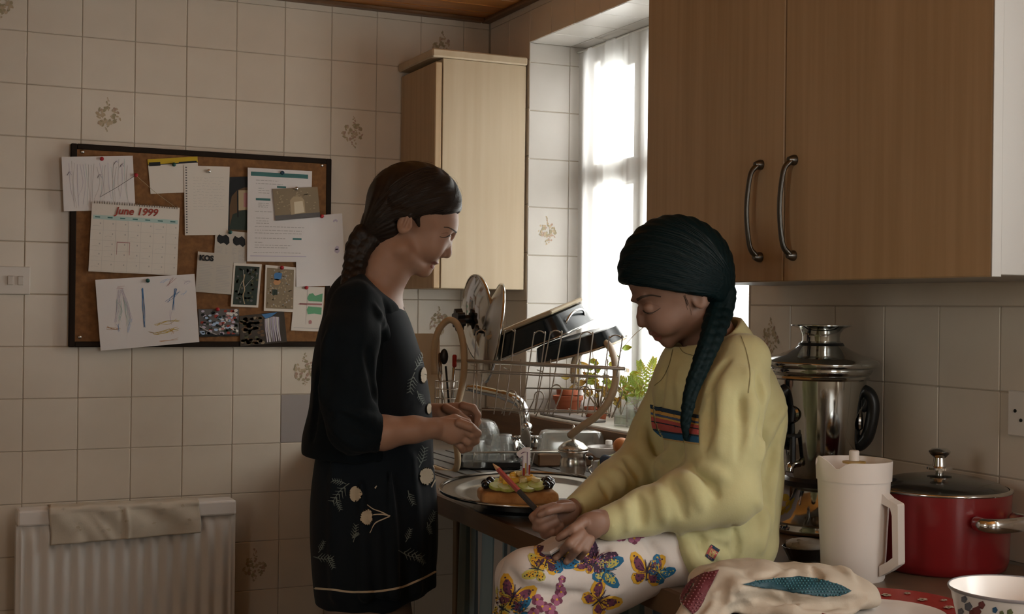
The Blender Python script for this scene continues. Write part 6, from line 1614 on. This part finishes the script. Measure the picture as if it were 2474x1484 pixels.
# --- things half hidden between the dome and the girl
wb_ = obj('white_dish', put(lathe([(0, 0), (.026, 0), (.03, .004), (.046, .018), (.05, .026), (.048, .027), (.044, .02), (.026, .006), (0, .005)], 40), at(1464, 1108, 3.30) * [1, 1, 0] + [0, 0, at(1464, 1105, 3.30)[2]]), mat('white_china', (.58, .54, .51), .3), smooth=True); tag(wb_, 'white china dish between the clear box and the girl', 'dish')
st_ = obj('upturned_tub', put(lathe([(0, 0), (.036, 0), (.036, .003), (.032, .046), (0, .046)], 32), (lambda p: p * [1, 1, 0] + [0, 0, CT + .0005])(at(1464, 1150, 3.30))), mat('tub_white', (.46, .42, .39), .5), smooth=40); tag(st_, 'white tub standing below the china dish by the window sill', 'tub')
pe = obj('peach', ellipsoid(at(1502, 1077, 3.25), (.022, .022, .020), None, 24, 14), mat('peach_skin', (.52, .20, .05), .5, var=(14, (.46, .10, .03), .8)), smooth=True); tag(pe, "orange peach half hidden behind the girl's sleeve", 'fruit')
jc = obj('jar_cap', put(lathe([(0, 0), (.009, 0), (.009, .009), (.008, .011), (0, .011)], 20), at(1471, 1074, 3.34)), m_white, smooth=40); tag(jc, 'small white jar cap beside the peach', 'cap')
Pz = Sdf(2.9); Pz.ell((1480, 1150, 0), (34, 52, 40), 8, rot=24); Pz.cone((1462, 1112, 0), (1476, 1140, 0), 14, 26, 10)
po = obj('pouch', surface(Pz, .004, 2), mat('blue_pouch', (.02, .055, .10), .7, var=(60, (.10, .05, .05), .6)), smooth=True); tag(po, "dark blue patterned pouch beside the girl's elbow", 'pouch')
Pc = Sdf(3.0); Pc.ell((1486, 1122, 0), (42, 26, 44), 10, rot=-10); Pc.disp(lambda p: .002 * np.sin(p[:, 0] * 130 + 3 * np.sin(p[:, 2] * 60)))
po = obj('green_cloth', surface(Pc, .004, 2), mat('pale_green_cloth', (.42, .44, .22), .9), smooth=True); tag(po, 'pale green crumpled cloth behind the blue pouch', 'cloth')
# =================================================================== sill plants and the near end of the worktop
m_terra = mat('terracotta', (.40, .11, .05), .75, var=(20, (.30, .08, .04), .7)); m_soil = mat('soil', (.02, .014, .009), .95, bump=(90, .8, .004))
m_leaf = mat('leaf_green', (.20, .32, .04), .5, sss=.2, var=(30, (.30, .40, .07), .7)); m_leafy = mat('leaf_yellow', (.46, .40, .10), .5, sss=.2, var=(30, (.40, .22, .08), .6)); m_stem = mat('stem_brown', (.22, .14, .06), .7)
SZ = WZ0 + .0022
def pot(px, py, x, r, h, label, name='plant_pot', m=None):
    c = onX(px, py, x); c[2] = SZ; 
    e = empty(name, c, label, 'plant pot'); k = r
    obj('pot', put(lathe([(0, 0), (k * .68, 0), (k * .7, .002), (k * .92, h * .74), (k * 1.0, h * .75), (k * 1.02, h), (k * .9, h), (k * .86, h * .8), (0, h * .78)], 32), c), m or m_terra, e, smooth=35)
    obj('soil', put(lathe([(0, h * .82), (k * .87, h * .8), (0, h * .785)], 20), c), m_soil, e)
    return e, c
def leaf(base, tip, w, m, parent, bend=.15):
    base, tip = np.array(base), np.array(tip); L = np.linalg.norm(tip - base); d = (tip - base) / L
    s = np.cross(d, FW); s = unit(s); up = np.cross(s, d)
    def fn(u, v): t = v; ww = w * math.sin(math.pi * min(1, t * 1.02)) ** .7 * (1 - .3 * t); return base + d * L * t + s * (u - .5) * 2 * ww + up * (bend * L * math.sin(math.pi * t) - abs(u - .5) * w * .5)
    return obj('leaf', shell(gridmesh(fn, 4, 7), .0006), m, parent, smooth=True)
lg = random.Random(4)
PX = 1.822
e, c = pot(1372, 1000, PX + .02, .046, .050, 'wide terracotta plant pot of dark soil on the sill'); pot_a = c
e2, c2 = pot(1371, 960, PX + .045, .034, .066, 'upright terracotta plant pot behind the wide one on the sill')
for k in range(5):
    a = lg.uniform(-2.6, -.5); b = c2 + EZ * .05; leaf(b, b + RT * .03 * math.cos(a) + EZ * .04 * lg.uniform(.3, 1), .008, m_leafy if k % 2 else m_leaf, e2)
e3, c3 = pot(1426, 1000, PX, .019, .030, 'tiny terracotta plant pot beside the wide one on the sill')
tr = box((-.035, -.15, 0), (.030, .15, .008), .002)
sl_ = obj('sill_tray', mv(tr, (XB + .045, 3.42, SZ - .0)), mat('grey_tray', (.24, .22, .21), .5)); tag(sl_, 'shallow grey tray under the terracotta pots on the sill', 'tray')
for o_ in (e, e2, e3): o_.location.z += .0085
def jar(px, py, x, r, h, label):
    c = onX(px, py, x); c[2] = SZ
    e = empty('glass_jar', c, label, 'jar')
    obj('glass', put(lathe([(0, 0), (r, 0), (r, h), (r * .96, h), (r * .94, .004), (0, .004)], 28), c), m_glass, e, smooth=40)
    obj('water', put(lathe([(0, .0045), (r * .92, .0045), (r * .92, h * .55), (0, h * .55)], 24), c), glassmat('water_%d' % px, (.85, .88, .82), .02, .03), e, smooth=40)
    return e, c
j1, jc1 = jar(1500, 1042, PX - .01, .020, .052, 'small square-looking glass jar with a rooting cutting on the sill')
j2, jc2 = jar(1538, 1052, PX + .01, .030, .085, 'taller glass jar of green water plants on the sill')
def sprig(parent, b, n, L, m, spread=.9, w=.009, lean=0):
    for k in range(n):
        a = math.pi / 2 + lg.uniform(-spread, spread) + lean; l = L * lg.uniform(.55, 1)
        tip = b + RT * l * math.cos(a) + EZ * l * math.sin(a) + FW * lg.uniform(-.012, .012)
        mid = (b + tip) / 2 + EZ * .01
        obj('stem', tube(smoothpath([b, mid, tip], 4), .0009, 5), m_stem, parent, smooth=True)
        for t in (.45, .7, .95):
            p = b * (1 - t) + tip * t; leaf(p, p + RT * lg.uniform(-.03, .03) + EZ * lg.uniform(-.004, .026), w, m, parent)
sprig(j1, jc1 + EZ * .03, 5, .10, m_leafy, .8, .007); sprig(j2, jc2 + EZ * .05, 4, .10, m_leaf, .7, .009, .2)
pl = empty('potted_plant', c3 + EZ * .0, 'straggly yellow-green plant with thin stems in front of the net curtain', 'plant')
cpl = onX(1446, 1005, PX + .05); cpl[2] = SZ
obj('pot', put(lathe([(0, 0), (.017, 0), (.022, .03), (.019, .03), (0, .026)], 24), cpl), m_terra, pl, smooth=35)
sprig(pl, cpl + EZ * .026, 11, .16, m_leafy, .8, .009); sprig(pl, cpl + EZ * .026, 5, .21, m_leaf, .5, .010)
fr = empty('fern', jc2 + RT * .02, 'bright green feathery fern beside the girl on the sill', 'plant')
fb = onX(1560, 1045, PX + .055); fb[2] = SZ
obj('pot', put(lathe([(0, 0), (.026, 0), (.034, .05), (.030, .05), (0, .044)], 24), fb), m_terra, fr, smooth=35)
for k in range(7):
    a = math.pi / 2 + (k - 2.5) * .26; l = .15 * lg.uniform(.75, 1.1); b = fb + EZ * .045
    P = smoothpath([b, b + RT * l * .5 * math.cos(a) + EZ * l * .62 * math.sin(a), b + RT * l * 1.05 * math.cos(a) + EZ * l * .9 * math.sin(a)], 8)
    obj('stem', tube(P, .0009, 5), m_stem, fr, smooth=True)
    for i in range(3, len(P) - 1):
        for sg in (-1, 1):
            d = unit(P[i] - P[i - 1]); s = unit(np.cross(d, FW)) * sg; leaf(P[i], P[i] + s * .026 * (1.15 - i / len(P)) + d * .012, .0036, m_leaf, fr, .05)
vn = empty('climbing_plant', onX(1452, 1000, PX + .03) * [1, 1, 0] + [0, 0, SZ], 'thin climbing stem with a few round leaves crossing the window', 'plant')
vb = onX(1452, 1004, PX + .03); vb[2] = SZ
obj('pot', put(lathe([(0, 0), (.014, 0), (.018, .026), (.015, .026), (0, .022)], 20), vb), m_terra, vn, smooth=35)
vp = [vb + EZ * .022] + [onX(x, y, PX + .03) for x, y in ((1470, 940), (1488, 890), (1500, 850), (1530, 812), (1556, 790))]
obj('stem', tube(smoothpath(vp, 8), .0009, 5), m_stem, vn, smooth=True)
for x, y, s in ((1502, 842, 1), (1495, 862, -1), (1520, 905, 1), (1478, 925, -1), (1514, 925, 1), (1440, 925, -1), (1436, 890, -1)):
    p = onX(x, y, PX + .03); leaf(p, p + RT * .030 * s + EZ * .004, .010, m_leaf, vn, .2)
    q = smoothpath(vp, 8); j = np.argmin(np.linalg.norm(q - p, axis=1)); obj('stem', tube([q[j], p], .0006, 5), m_stem, vn)
# --- samovar
sc0 = onZ(1990, 1300, CT); fdir = unit(np.array([FW[0], FW[1], 0])); Cs = sc0 + fdir * .082; Cs[2] = CT
Cs = Cs + ty * ((2003 - 1990) * dep(sc0) / F); ks = dep(Cs) / F
sam = empty('samovar', Cs, 'tall chrome electric samovar with black handles behind the white jug', 'samovar')
zs = lambda py: (1296 - py) * ks
prof = lambda L: [(r * ks, zs(y)) for r, y in L]
m_sam = mat('samovar_chrome', (.50, .51, .50), .09, 1)
obj('foot', put(lathe(prof([(0, 1296), (108, 1296), (118, 1290), (118, 1282), (112, 1274), (114, 1268), (96, 1252), (80, 1238), (66, 1215), (60, 1195), (0, 1195)]), 64), Cs), m_sam, sam, smooth=60)
obj('body', put(lathe(prof([(0, 1194), (64, 1194), (74, 1180), (84, 1150), (95, 1060), (107, 950), (108, 928), (0, 928)]), 72), Cs), m_sam, sam, smooth=60)
obj('collar', put(lathe(prof([(70, 1190), (86, 1184), (88, 1172), (80, 1164), (70, 1168)]), 64), Cs), m_black, sam, smooth=40)
obj('rim', put(lathe(prof([(106, 930), (113, 930), (116, 926), (113, 920), (118, 916), (122, 908), (119, 900), (106, 900)]), 72), Cs), m_sam, sam, smooth=50)
lidp = obj('lid', put(lathe(prof([(0, 899), (134, 899), (137, 893), (135, 886), (122, 878), (96, 870), (70, 858), (54, 848), (46, 838), (0, 838)]), 72), Cs), m_sam, sam, smooth=50)
obj('lid_grip', put(lathe(prof([(0, 858), (52, 856), (56, 850), (52, 842), (0, 842)]), 40), Cs - ty * 0), m_black, sam, smooth=40)
obj('crown', put(lathe(prof([(44, 846), (44, 828), (46, 818), (54, 808), (72, 801), (72, 799), (68, 799), (50, 806), (42, 818), (40, 846)]), 56), Cs), m_sam, sam, smooth=60)
def sh(side):
    u = unit(ty * side - fdir * .45); q = [(100, 948), (112, 952), (134, 962), (144, 985), (142, 1020), (130, 1062), (112, 1082), (100, 1084)]
    P = smoothpath([Cs + u * r * ks * .86 + EZ * zs(y) for r, y in q], 6); return tube(P, .0125, 10)
obj('handle', sh(1), m_black, sam, smooth=True); obj('handle', sh(-1), m_black, sam, smooth=True)
u = unit(ty - fdir * .45); obj('handle_scroll', tube(smoothpath([Cs + u * r * ks * .88 + EZ * zs(y) for r, y in ((128, 962), (124, 985), (112, 998), (104, 992), (106, 980))], 6), .0085, 8), m_black, sam, smooth=True)
for s in (1, -1):
    u = unit(ty * s - fdir * .45); obj('mount_plate', xf(lathe([(0, 0), (.022, 0), (.020, .004), (0, .006)], 24), Matrix.Translation((Cs + u * 97 * ks + EZ * zs(1010)).tolist()) @ axis_to(u) @ Matrix.Diagonal((1, 1.7, 1, 1))), m_sam, sam, smooth=40)
v = unit(-fdir - ty * 1.1)
tapo = obj('tap', tube(smoothpath([Cs + v * r * ks + EZ * zs(y) for r, y in ((78, 1128), (100, 1128), (118, 1132), (122, 1146))], 5), .0075, 10), m_sam, sam, smooth=True)
obj('tap_key', join(tube([Cs + v * 110 * ks + EZ * zs(1126), Cs + v * 110 * ks + EZ * zs(1062)], .006, 8), put(box((-.016, -.004, 0), (.016, .004, .008), .002), Cs + v * 110 * ks + EZ * zs(1066))), m_black, tapo, smooth=40)
obj('level_tube', tube(smoothpath([Cs + v * 96 * ks + ty * .03 + EZ * zs(y) for y in (1040, 1100, 1160)], 4), .005, 8), m_black, sam, smooth=True)
# --- white jug
c0_ = onZ(2068, 1412, CT); Cj = c0_ + fdir * .050 + ty * .008; Cj[2] = CT; kj = dep(Cj) / F
zj = lambda py: (1404 - py) * kj
m_jug = mat('white_plastic', (.69, .64, .60), .4, bump=(70, .05, .0006)); m_jy = mat('yellow_plastic', (.50, .33, .10), .4)
jug = empty('jug', Cj, 'tall white plastic jug with an angular handle and push-in stopper', 'jug')
def jugring(r, y): return (r * kj, zj(y))
obj('body', put(lathe([jugring(*q) for q in ((0, 1404), (72, 1404), (75, 1398), (80, 1300), (86, 1166), (83, 1164), (76, 1300), (71, 1396), (0, 1396))], 56), Cj), m_jug, jug, smooth=50)
# lid band with a dipped spout
def bandfn(u, v_):
    a = 2 * math.pi * u; r = (89 + 1.5 * v_) * kj
    sp = math.exp(-((math.atan2(math.sin(a - math.pi * 1.12), math.cos(a - math.pi * 1.12))) / .17) ** 2)
    dip = math.exp(-((abs(math.atan2(math.sin(a - math.pi * 1.12), math.cos(a - math.pi * 1.12))) - .50) / .20) ** 2)
    top = 1118 - 12 * sp + 16 * dip; y = 1166 + (top - 1166) * v_
    return Cj + (ty * math.cos(a) + fdir * math.sin(a)) * (r + sp * .008 * v_) + EZ * zj(y)
obj('lid_band', shell(gridmesh(bandfn, 96, 8), .0025), m_jug, jug, smooth=50)
obj('lid_floor', put(lathe([(0, zj(1150)), (87 * kj, zj(1150)), (87 * kj, zj(1154)), (0, zj(1154))], 48), Cj), m_jug, jug, smooth=40)
sp0 = obj('stopper', put(lathe([(0, zj(1150)), (14 * kj, zj(1150)), (15 * kj, zj(1128)), (27 * kj, zj(1127)), (28 * kj, zj(1123)), (12 * kj, zj(1122)), (0, zj(1122))], 28), Cj), m_jy, jug, smooth=40)
obj('plunger', put(lathe([(0, zj(1121)), (12 * kj, zj(1121)), (12 * kj, zj(1098)), (10 * kj, zj(1096)), (0, zj(1096))], 24), Cj), m_jug, sp0, smooth=40)
hu = unit(ty * .72 - fdir * .70); hs = np.cross(EZ, hu)
hpts = [(80, 1188), (98, 1202), (122, 1212), (124, 1216), (127, 1350), (126, 1354), (104, 1372), (78, 1388)]
hin = [(80, 1214), (104, 1222), (109, 1240), (112, 1338), (98, 1350), (78, 1362)]
poly = [(r * kj, zj(y)) for r, y in hpts] + [(r * kj, zj(y)) for r, y in hin[::-1]]
HB = basis(hu, EZ, np.cross(hu, EZ), Cj - np.cross(hu, EZ) * .011)
n = len(poly); V = [(x, y, 0) for x, y in poly] + [(x, y, .022) for x, y in poly]; m_ = len(hpts)
Fs = []
for i in range(len(hpts) - 1):
    # quads between outer and inner outline
    pass
bm = bmesh.new(); vs = [bm.verts.new((x, y, 0)) for x, y in poly]; f_ = bm.faces.new(vs); r_ = bmesh.ops.extrude_face_region(bm, geom=[f_])
for g in r_['geom']:
    if isinstance(g, bmesh.types.BMVert): g.co.z += .022
bmesh.ops.triangulate(bm, faces=[q for q in bm.faces if len(q.verts) > 4]); bmesh.ops.recalc_face_normals(bm, faces=bm.faces)
obj('handle', xf(from_bm(bm), HB), m_jug, jug)
# --- red casserole
c0_ = onZ(2325, 1403, CT); Cr = c0_ + fdir * .118; Cr = Cr + ty * (0 * dep(c0_) / F); Cr[2] = CT; kr = dep(Cr) / F
zr = lambda py: (1384 - py) * kr
m_red = mat('red_enamel', (.19, .009, .012), .28, coat=.3)
rp = empty('casserole', Cr, 'large red enamel casserole with a glass lid and chrome knob', 'pot')
RR = 166
obj('pot', put(lathe([(r * kr, zr(y)) for r, y in ((0, 1384), (146, 1384), (154, 1378), (158, 1366), (160, 1360), (RR, 1195), (RR - 4, 1195), (154, 1370), (0, 1376))], 80), Cr), m_red, rp, smooth=45)
gl = obj('lid', put(lathe([(r * kr, zr(y)) for r, y in ((0, 1160), (50, 1162), (100, 1170), (140, 1181), (RR - 4, 1192), (RR - 4, 1194), (140, 1184), (100, 1173), (50, 1165), (0, 1163))], 72), Cr), glassmat('lid_glass', (.50, .54, .53), .10, .12), rp, smooth=True)
obj('lid_rim', put(lathe([(r * kr, zr(y)) for r, y in ((RR - 6, 1190), (RR + 2, 1191), (RR + 3, 1197), (RR - 4, 1198), (RR - 6, 1190))], 80), Cr), m_bsteel, gl, smooth=True)
obj('knob', put(lathe([(r * kr, zr(y)) for r, y in ((0, 1160), (10, 1160), (10, 1152), (30, 1150), (30, 1145), (16, 1142), (14, 1122), (24, 1112), (26, 1106), (18, 1100), (0, 1099))], 32), Cr), m_chrome, gl, smooth=45)
for sgn, nm in ((unit(-fdir * .88 + ty * .52), 0), (unit(fdir * .88 - ty * .52), 1)):
    tt = np.cross(EZ, sgn); c_ = Cr + sgn * (RR - 4) * kr + EZ * zr(1253)
    q = [c_ + tt * (-62 * kr), c_ + tt * (-66 * kr) + sgn * .018, c_ + tt * (-50 * kr) + sgn * .034, c_ + sgn * .040, c_ + tt * (50 * kr) + sgn * .034, c_ + tt * (66 * kr) + sgn * .018, c_ + tt * (62 * kr)]
    obj('handle', tube(smoothpath(q, 7), .0120, 12, flat=(sgn, .5)), m_chrome, rp, smooth=True)
# --- rimmed plate and enamel bowl
Cp = onZ(2142, 1468, CT + .012); Cp[2] = CT
pt = empty('plate', Cp, 'white plate with a red flowered rim under the enamel bowl and cloth bag', 'plate')
m_china = mat('plate_white', (.72, .70, .68), .2); m_rim = mat('plate_red', (.30, .035, .03), .25)
RP = .118
obj('dish', put(lathe([(0, .003), (RP * .62, .003), (RP * .70, .006), (RP * .70, .0035), (RP * .6, 0), (0, 0)], 72), Cp), m_china, pt, smooth=60)
rim_ = obj('rim', put(lathe([(RP * .70, .006), (RP * .98, .0150), (RP, .0155), (RP * .99, .0135), (RP * .70, .0035)], 72), Cp), m_rim, pt, smooth=60)
fl = []
for k in range(22):
    a = 2 * math.pi * k / 22; q = RP * (.80 if k % 2 else .90); z = .006 + (q / RP - .70) / .28 * .009 + .0012; p = Cp + np.array((q * math.cos(a), q * math.sin(a), z)); s = .0075 if k % 2 else .005
    for j in range(5):
        b = j * 1.2566; v_ = [p + np.array((s * .55 * math.cos(b) + s * .5 * math.cos(t), s * .55 * math.sin(b) + s * .5 * math.sin(t), .0006 * math.cos(b - a))) for t in np.linspace(0, 6.283, 7)[:-1]]; fl.append(((np.array(v_), [list(range(6))]), 0))
    v_ = [p + np.array((s * .35 * math.cos(t), s * .35 * math.sin(t), .0006)) for t in np.linspace(0, 6.283, 7)[:-1]]; fl.append(((np.array(v_), [list(range(6))]), 1))
o = obj('flower_print', joinm(*fl), [mat('rim_cream', (.55, .48, .40), .4), mat('rim_olive', (.20, .16, .06), .4)], rim_); o['kind'] = 'stuff'
Cb = np.array((1.262, 1.212, CT + .0005)); kb = .00054
bw_ = empty('bowl', Cb, 'white enamel bowl printed with small flowers, at the near end of the worktop', 'bowl')
RB = .080
bo = obj('bowl_wall', put(lathe([(0, 0), (RB * .60, 0), (RB * .62, .003), (RB * .66, .012), (RB * .86, .045), (RB * .96, .080), (RB * 1.0, .0855), (RB * .985, .0870), (RB * .94, .082), (RB * .83, .046), (RB * .60, .012), (0, .008)], 72), Cb), mat('white_enamel', (.74, .71, .68), .22), bw_, smooth=60)
obj('rim_line', put(lathe([(RB * 1.0, .084), (RB * 1.012, .0862), (RB * .995, .0882), (RB * .98, .0868)], 72), Cb), mat('grey_rim', (.22, .21, .22), .3), bw_, smooth=True)
bb = bvh_of(bo); pp = []
for cx, cy, s, mi in ((2340, 1466, 10, 0), (2330, 1448, 8, 0), (2360, 1478, 12, 1), (2372, 1462, 9, 1), (2350, 1482, 9, 1), (2404, 1474, 7, 2), (2440, 1480, 8, 3), (2322, 1478, 8, 0), (2420, 1482, 6, 3)):
    pp.append(([(cx + s * (.7 + .3 * math.cos(5 * t)) * math.cos(t), cy + s * 1.2 * (.7 + .3 * math.cos(5 * t)) * math.sin(t)) for t in np.linspace(0, 6.1, 24)], mi, 0))
r = cloth_print(bb, pp, .0006, 6)
if r: o = obj('flower_print', r, [mat('enamel_grey', (.13, .14, .17), .4), mat('enamel_maroon', (.16, .05, .05), .4), mat('enamel_blue', (.03, .10, .20), .4), mat('enamel_green', (.12, .15, .07), .4)], bo); o['kind'] = 'stuff'
# --- foil dish and food carton behind the jug
cf = onZ(1944, 1352, CT); cf[2] = CT
fd = empty('foil_dish', cf, 'small dark dish of crumpled white paper tucked behind the jug', 'dish'); kf = dep(cf) / F
def fdish(u, v_):
    a = 2 * math.pi * u; r = (38 + 16 * v_) * kf * (1 + .02 * math.sin(a * 20)); return cf + ty * r * math.cos(a) + fdir * r * math.sin(a) + EZ * (.001 + 30 * kf * v_)
obj('dish_wall', shell(gridmesh(fdish, 60, 5), .0008), mat('dark_foil', (.10, .09, .075), .4, .8), fd, smooth=40)
obj('dish_floor', put(lathe([(0, .0), (39 * kf, .0), (39 * kf, .0012), (0, .0012)], 32), cf), mat('foil_floor', (.10, .09, .075), .4, .8), fd)
Fp = Sdf(dep(cf)); pxf = lambda p: ((p - CAM) @ RT / ((p - CAM) @ FW) * F + W / 2, H / 2 - (p - CAM) @ UP / ((p - CAM) @ FW) * F)
fx, fy = pxf(cf + EZ * .02); Fp.ell((fx, fy - 6, 0), (46, 18, 46), 6)
for k in range(16): Fp.cone((fx + lg.uniform(-44, 44), fy - 8 + lg.uniform(-8, 4), lg.uniform(-.028, .028)), (fx + lg.uniform(-44, 44), fy - 14 + lg.uniform(-10, 6), lg.uniform(-.028, .028)), 5, 2, 5)
obj('crumpled_paper', surface(Fp, .0025, 1), mat('tissue', (.46, .43, .37), .8), fd)
ct_ = onZ(1898, 1292, CT) + fdir * .05; ct_[2] = CT; CB_ = basis(ty, fdir, EZ, ct_)
cn = empty('carton', ct_, 'pale carton with a yellow flower standing between the girl and the samovar', 'carton')
obj('box', xf(box((-.035, 0, 0), (.018, .03, .105), .001), CB_), mat('carton_lilac', (.42, .38, .40), .6), cn)
obj('printed_flower', xf(joinm_ := join(*[prism([(.006 + .011 * math.cos(t0) + .008 * math.cos(t), .052 + .013 * math.sin(t0) + .008 * math.sin(t)) for t in np.linspace(0, 5.5, 7)], np.array([[1, 0, 0, 0], [0, 0, -1, -.0003], [0, 1, 0, 0], [0, 0, 0, 1.0]]), .0003) for t0 in np.linspace(0, 5, 5)]), CB_), mat('carton_yellow', (.50, .35, .03), .6), cn)
# --- beaded cloth bag
BD = 1.90
m_bag = mat('cream_linen', (.50, .435, .35), .9, var=(18, (.43, .37, .29), .6), bump=(240, .3, .0015))
bagE = empty('cloth_bag', at(1880, 1440, BD) * [1, 1, 0] + [0, 0, CT], 'crumpled cream cloth bag with red and teal beaded patches', 'bag')
K = Sdf(BD)
K.ell((1890, 1408, .0), (222, 40, 150), 20, rot=4); K.ell((1760, 1420, -.01), (120, 46, 130), 30, rot=-20); K.ell((2010, 1420, -.01), (112, 42, 110), 30, rot=14)
K.cone((1730, 1410, -.05), (1650, 1500, -.09), 36, 26, 30); K.cone((1780, 1425, -.08), (1690, 1530, -.12), 30, 22, 30)
K.ell((1900, 1462, -.05), (170, 26, 100), 10, rot=2)
for pts, r_, op in [([(1740, 1448), (1820, 1438), (1900, 1452), (1990, 1462), (2090, 1448)], 13, '-'), ([(1700, 1450), (1760, 1430), (1860, 1428), (1930, 1446)], 9, '+'), ([(1860, 1425), (1890, 1440), (1905, 1458)], 9, '+'), ([(1880, 1470), (1960, 1472), (2080, 1462)], 8, '+'), ([(1740, 1478), (1800, 1468), (1880, 1480)], 12, '-'),
    ([(1920, 1375), (1905, 1390), (1900, 1412)], 7, '+'), ([(2020, 1372), (2045, 1385), (2060, 1405)], 8, '+'), ([(1960, 1370), (1975, 1388), (1970, 1402)], 8, '-'), ([(1700, 1400), (1690, 1440), (1660, 1484)], 8, '+'), ([(1790, 1380), (1830, 1392), (1880, 1386)], 7, '-'), ([(1750, 1420), (1740, 1460), (1710, 1500)], 10, '-')]:
    K.crease(pts, r_, 12, op)
K.disp(lambda p: .0012 * np.sin(p[:, 0] * 85 + 3 * np.sin(p[:, 2] * 50)) + .0008 * np.sin(p[:, 1] * 160 + 2 * np.sin(p[:, 0] * 90)))
bag_o = sdfobj('cloth', K, m_bag, bagE, .0032, 2)
gv = bvh_of(bag_o)
teal = [(1792, 1414), (1830, 1406), (1880, 1400), (1930, 1396), (1980, 1402), (2030, 1416), (2056, 1430), (2030, 1438), (1990, 1442), (1940, 1434), (1900, 1424), (1870, 1412), (1840, 1410)]
redp = [(1648, 1440), (1656, 1420), (1672, 1402), (1700, 1388), (1738, 1380), (1730, 1392), (1712, 1404), (1702, 1420), (1692, 1442), (1698, 1454), (1688, 1474), (1674, 1488), (1660, 1470), (1646, 1456)]
m_teal = mat('teal_stitching', (.010, .055, .075), .6); m_redb = mat('maroon_stitching', (.12, .022, .03), .7)
for nm, pl_, m1, m2, d1__, d2__ in (('teal_patch', teal, m_teal, mat('teal_bead', (.05, .17, .20), .35), 8, 6), ('red_patch', redp, m_redb, mat('rose_bead', (.22, .07, .075), .5), 8, 7)):
    r = cloth_print(gv, [(pl_, 0)], .0026, 4)
    if r:
        o = obj(nm, r, [m1], bagE, smooth=True); bds = []
        xs = [p[0] for p in pl_]; ys = [p[1] for p in pl_]; row = 0; y = min(ys)
        while y < max(ys):
            x = min(xs) + (row % 2) * d1__ / 2
            while x < max(xs):
                if inside(x, y, pl_):
                    d = unit(ray(x, y)); hit = gv.ray_cast(Vector(CAM.tolist()), Vector(d.tolist()))
                    if hit[0] is not None: bds.append(ellipsoid(np.array(hit[0]) + np.array(hit[1]) * .0030, (.0015, .0015, .0012), None, 6, 4))
                x += d1__
            y += d2__; row += 1
        if bds: k = obj('bead', join(*bds), m2, o, smooth=True); k['kind'] = 'stuff'
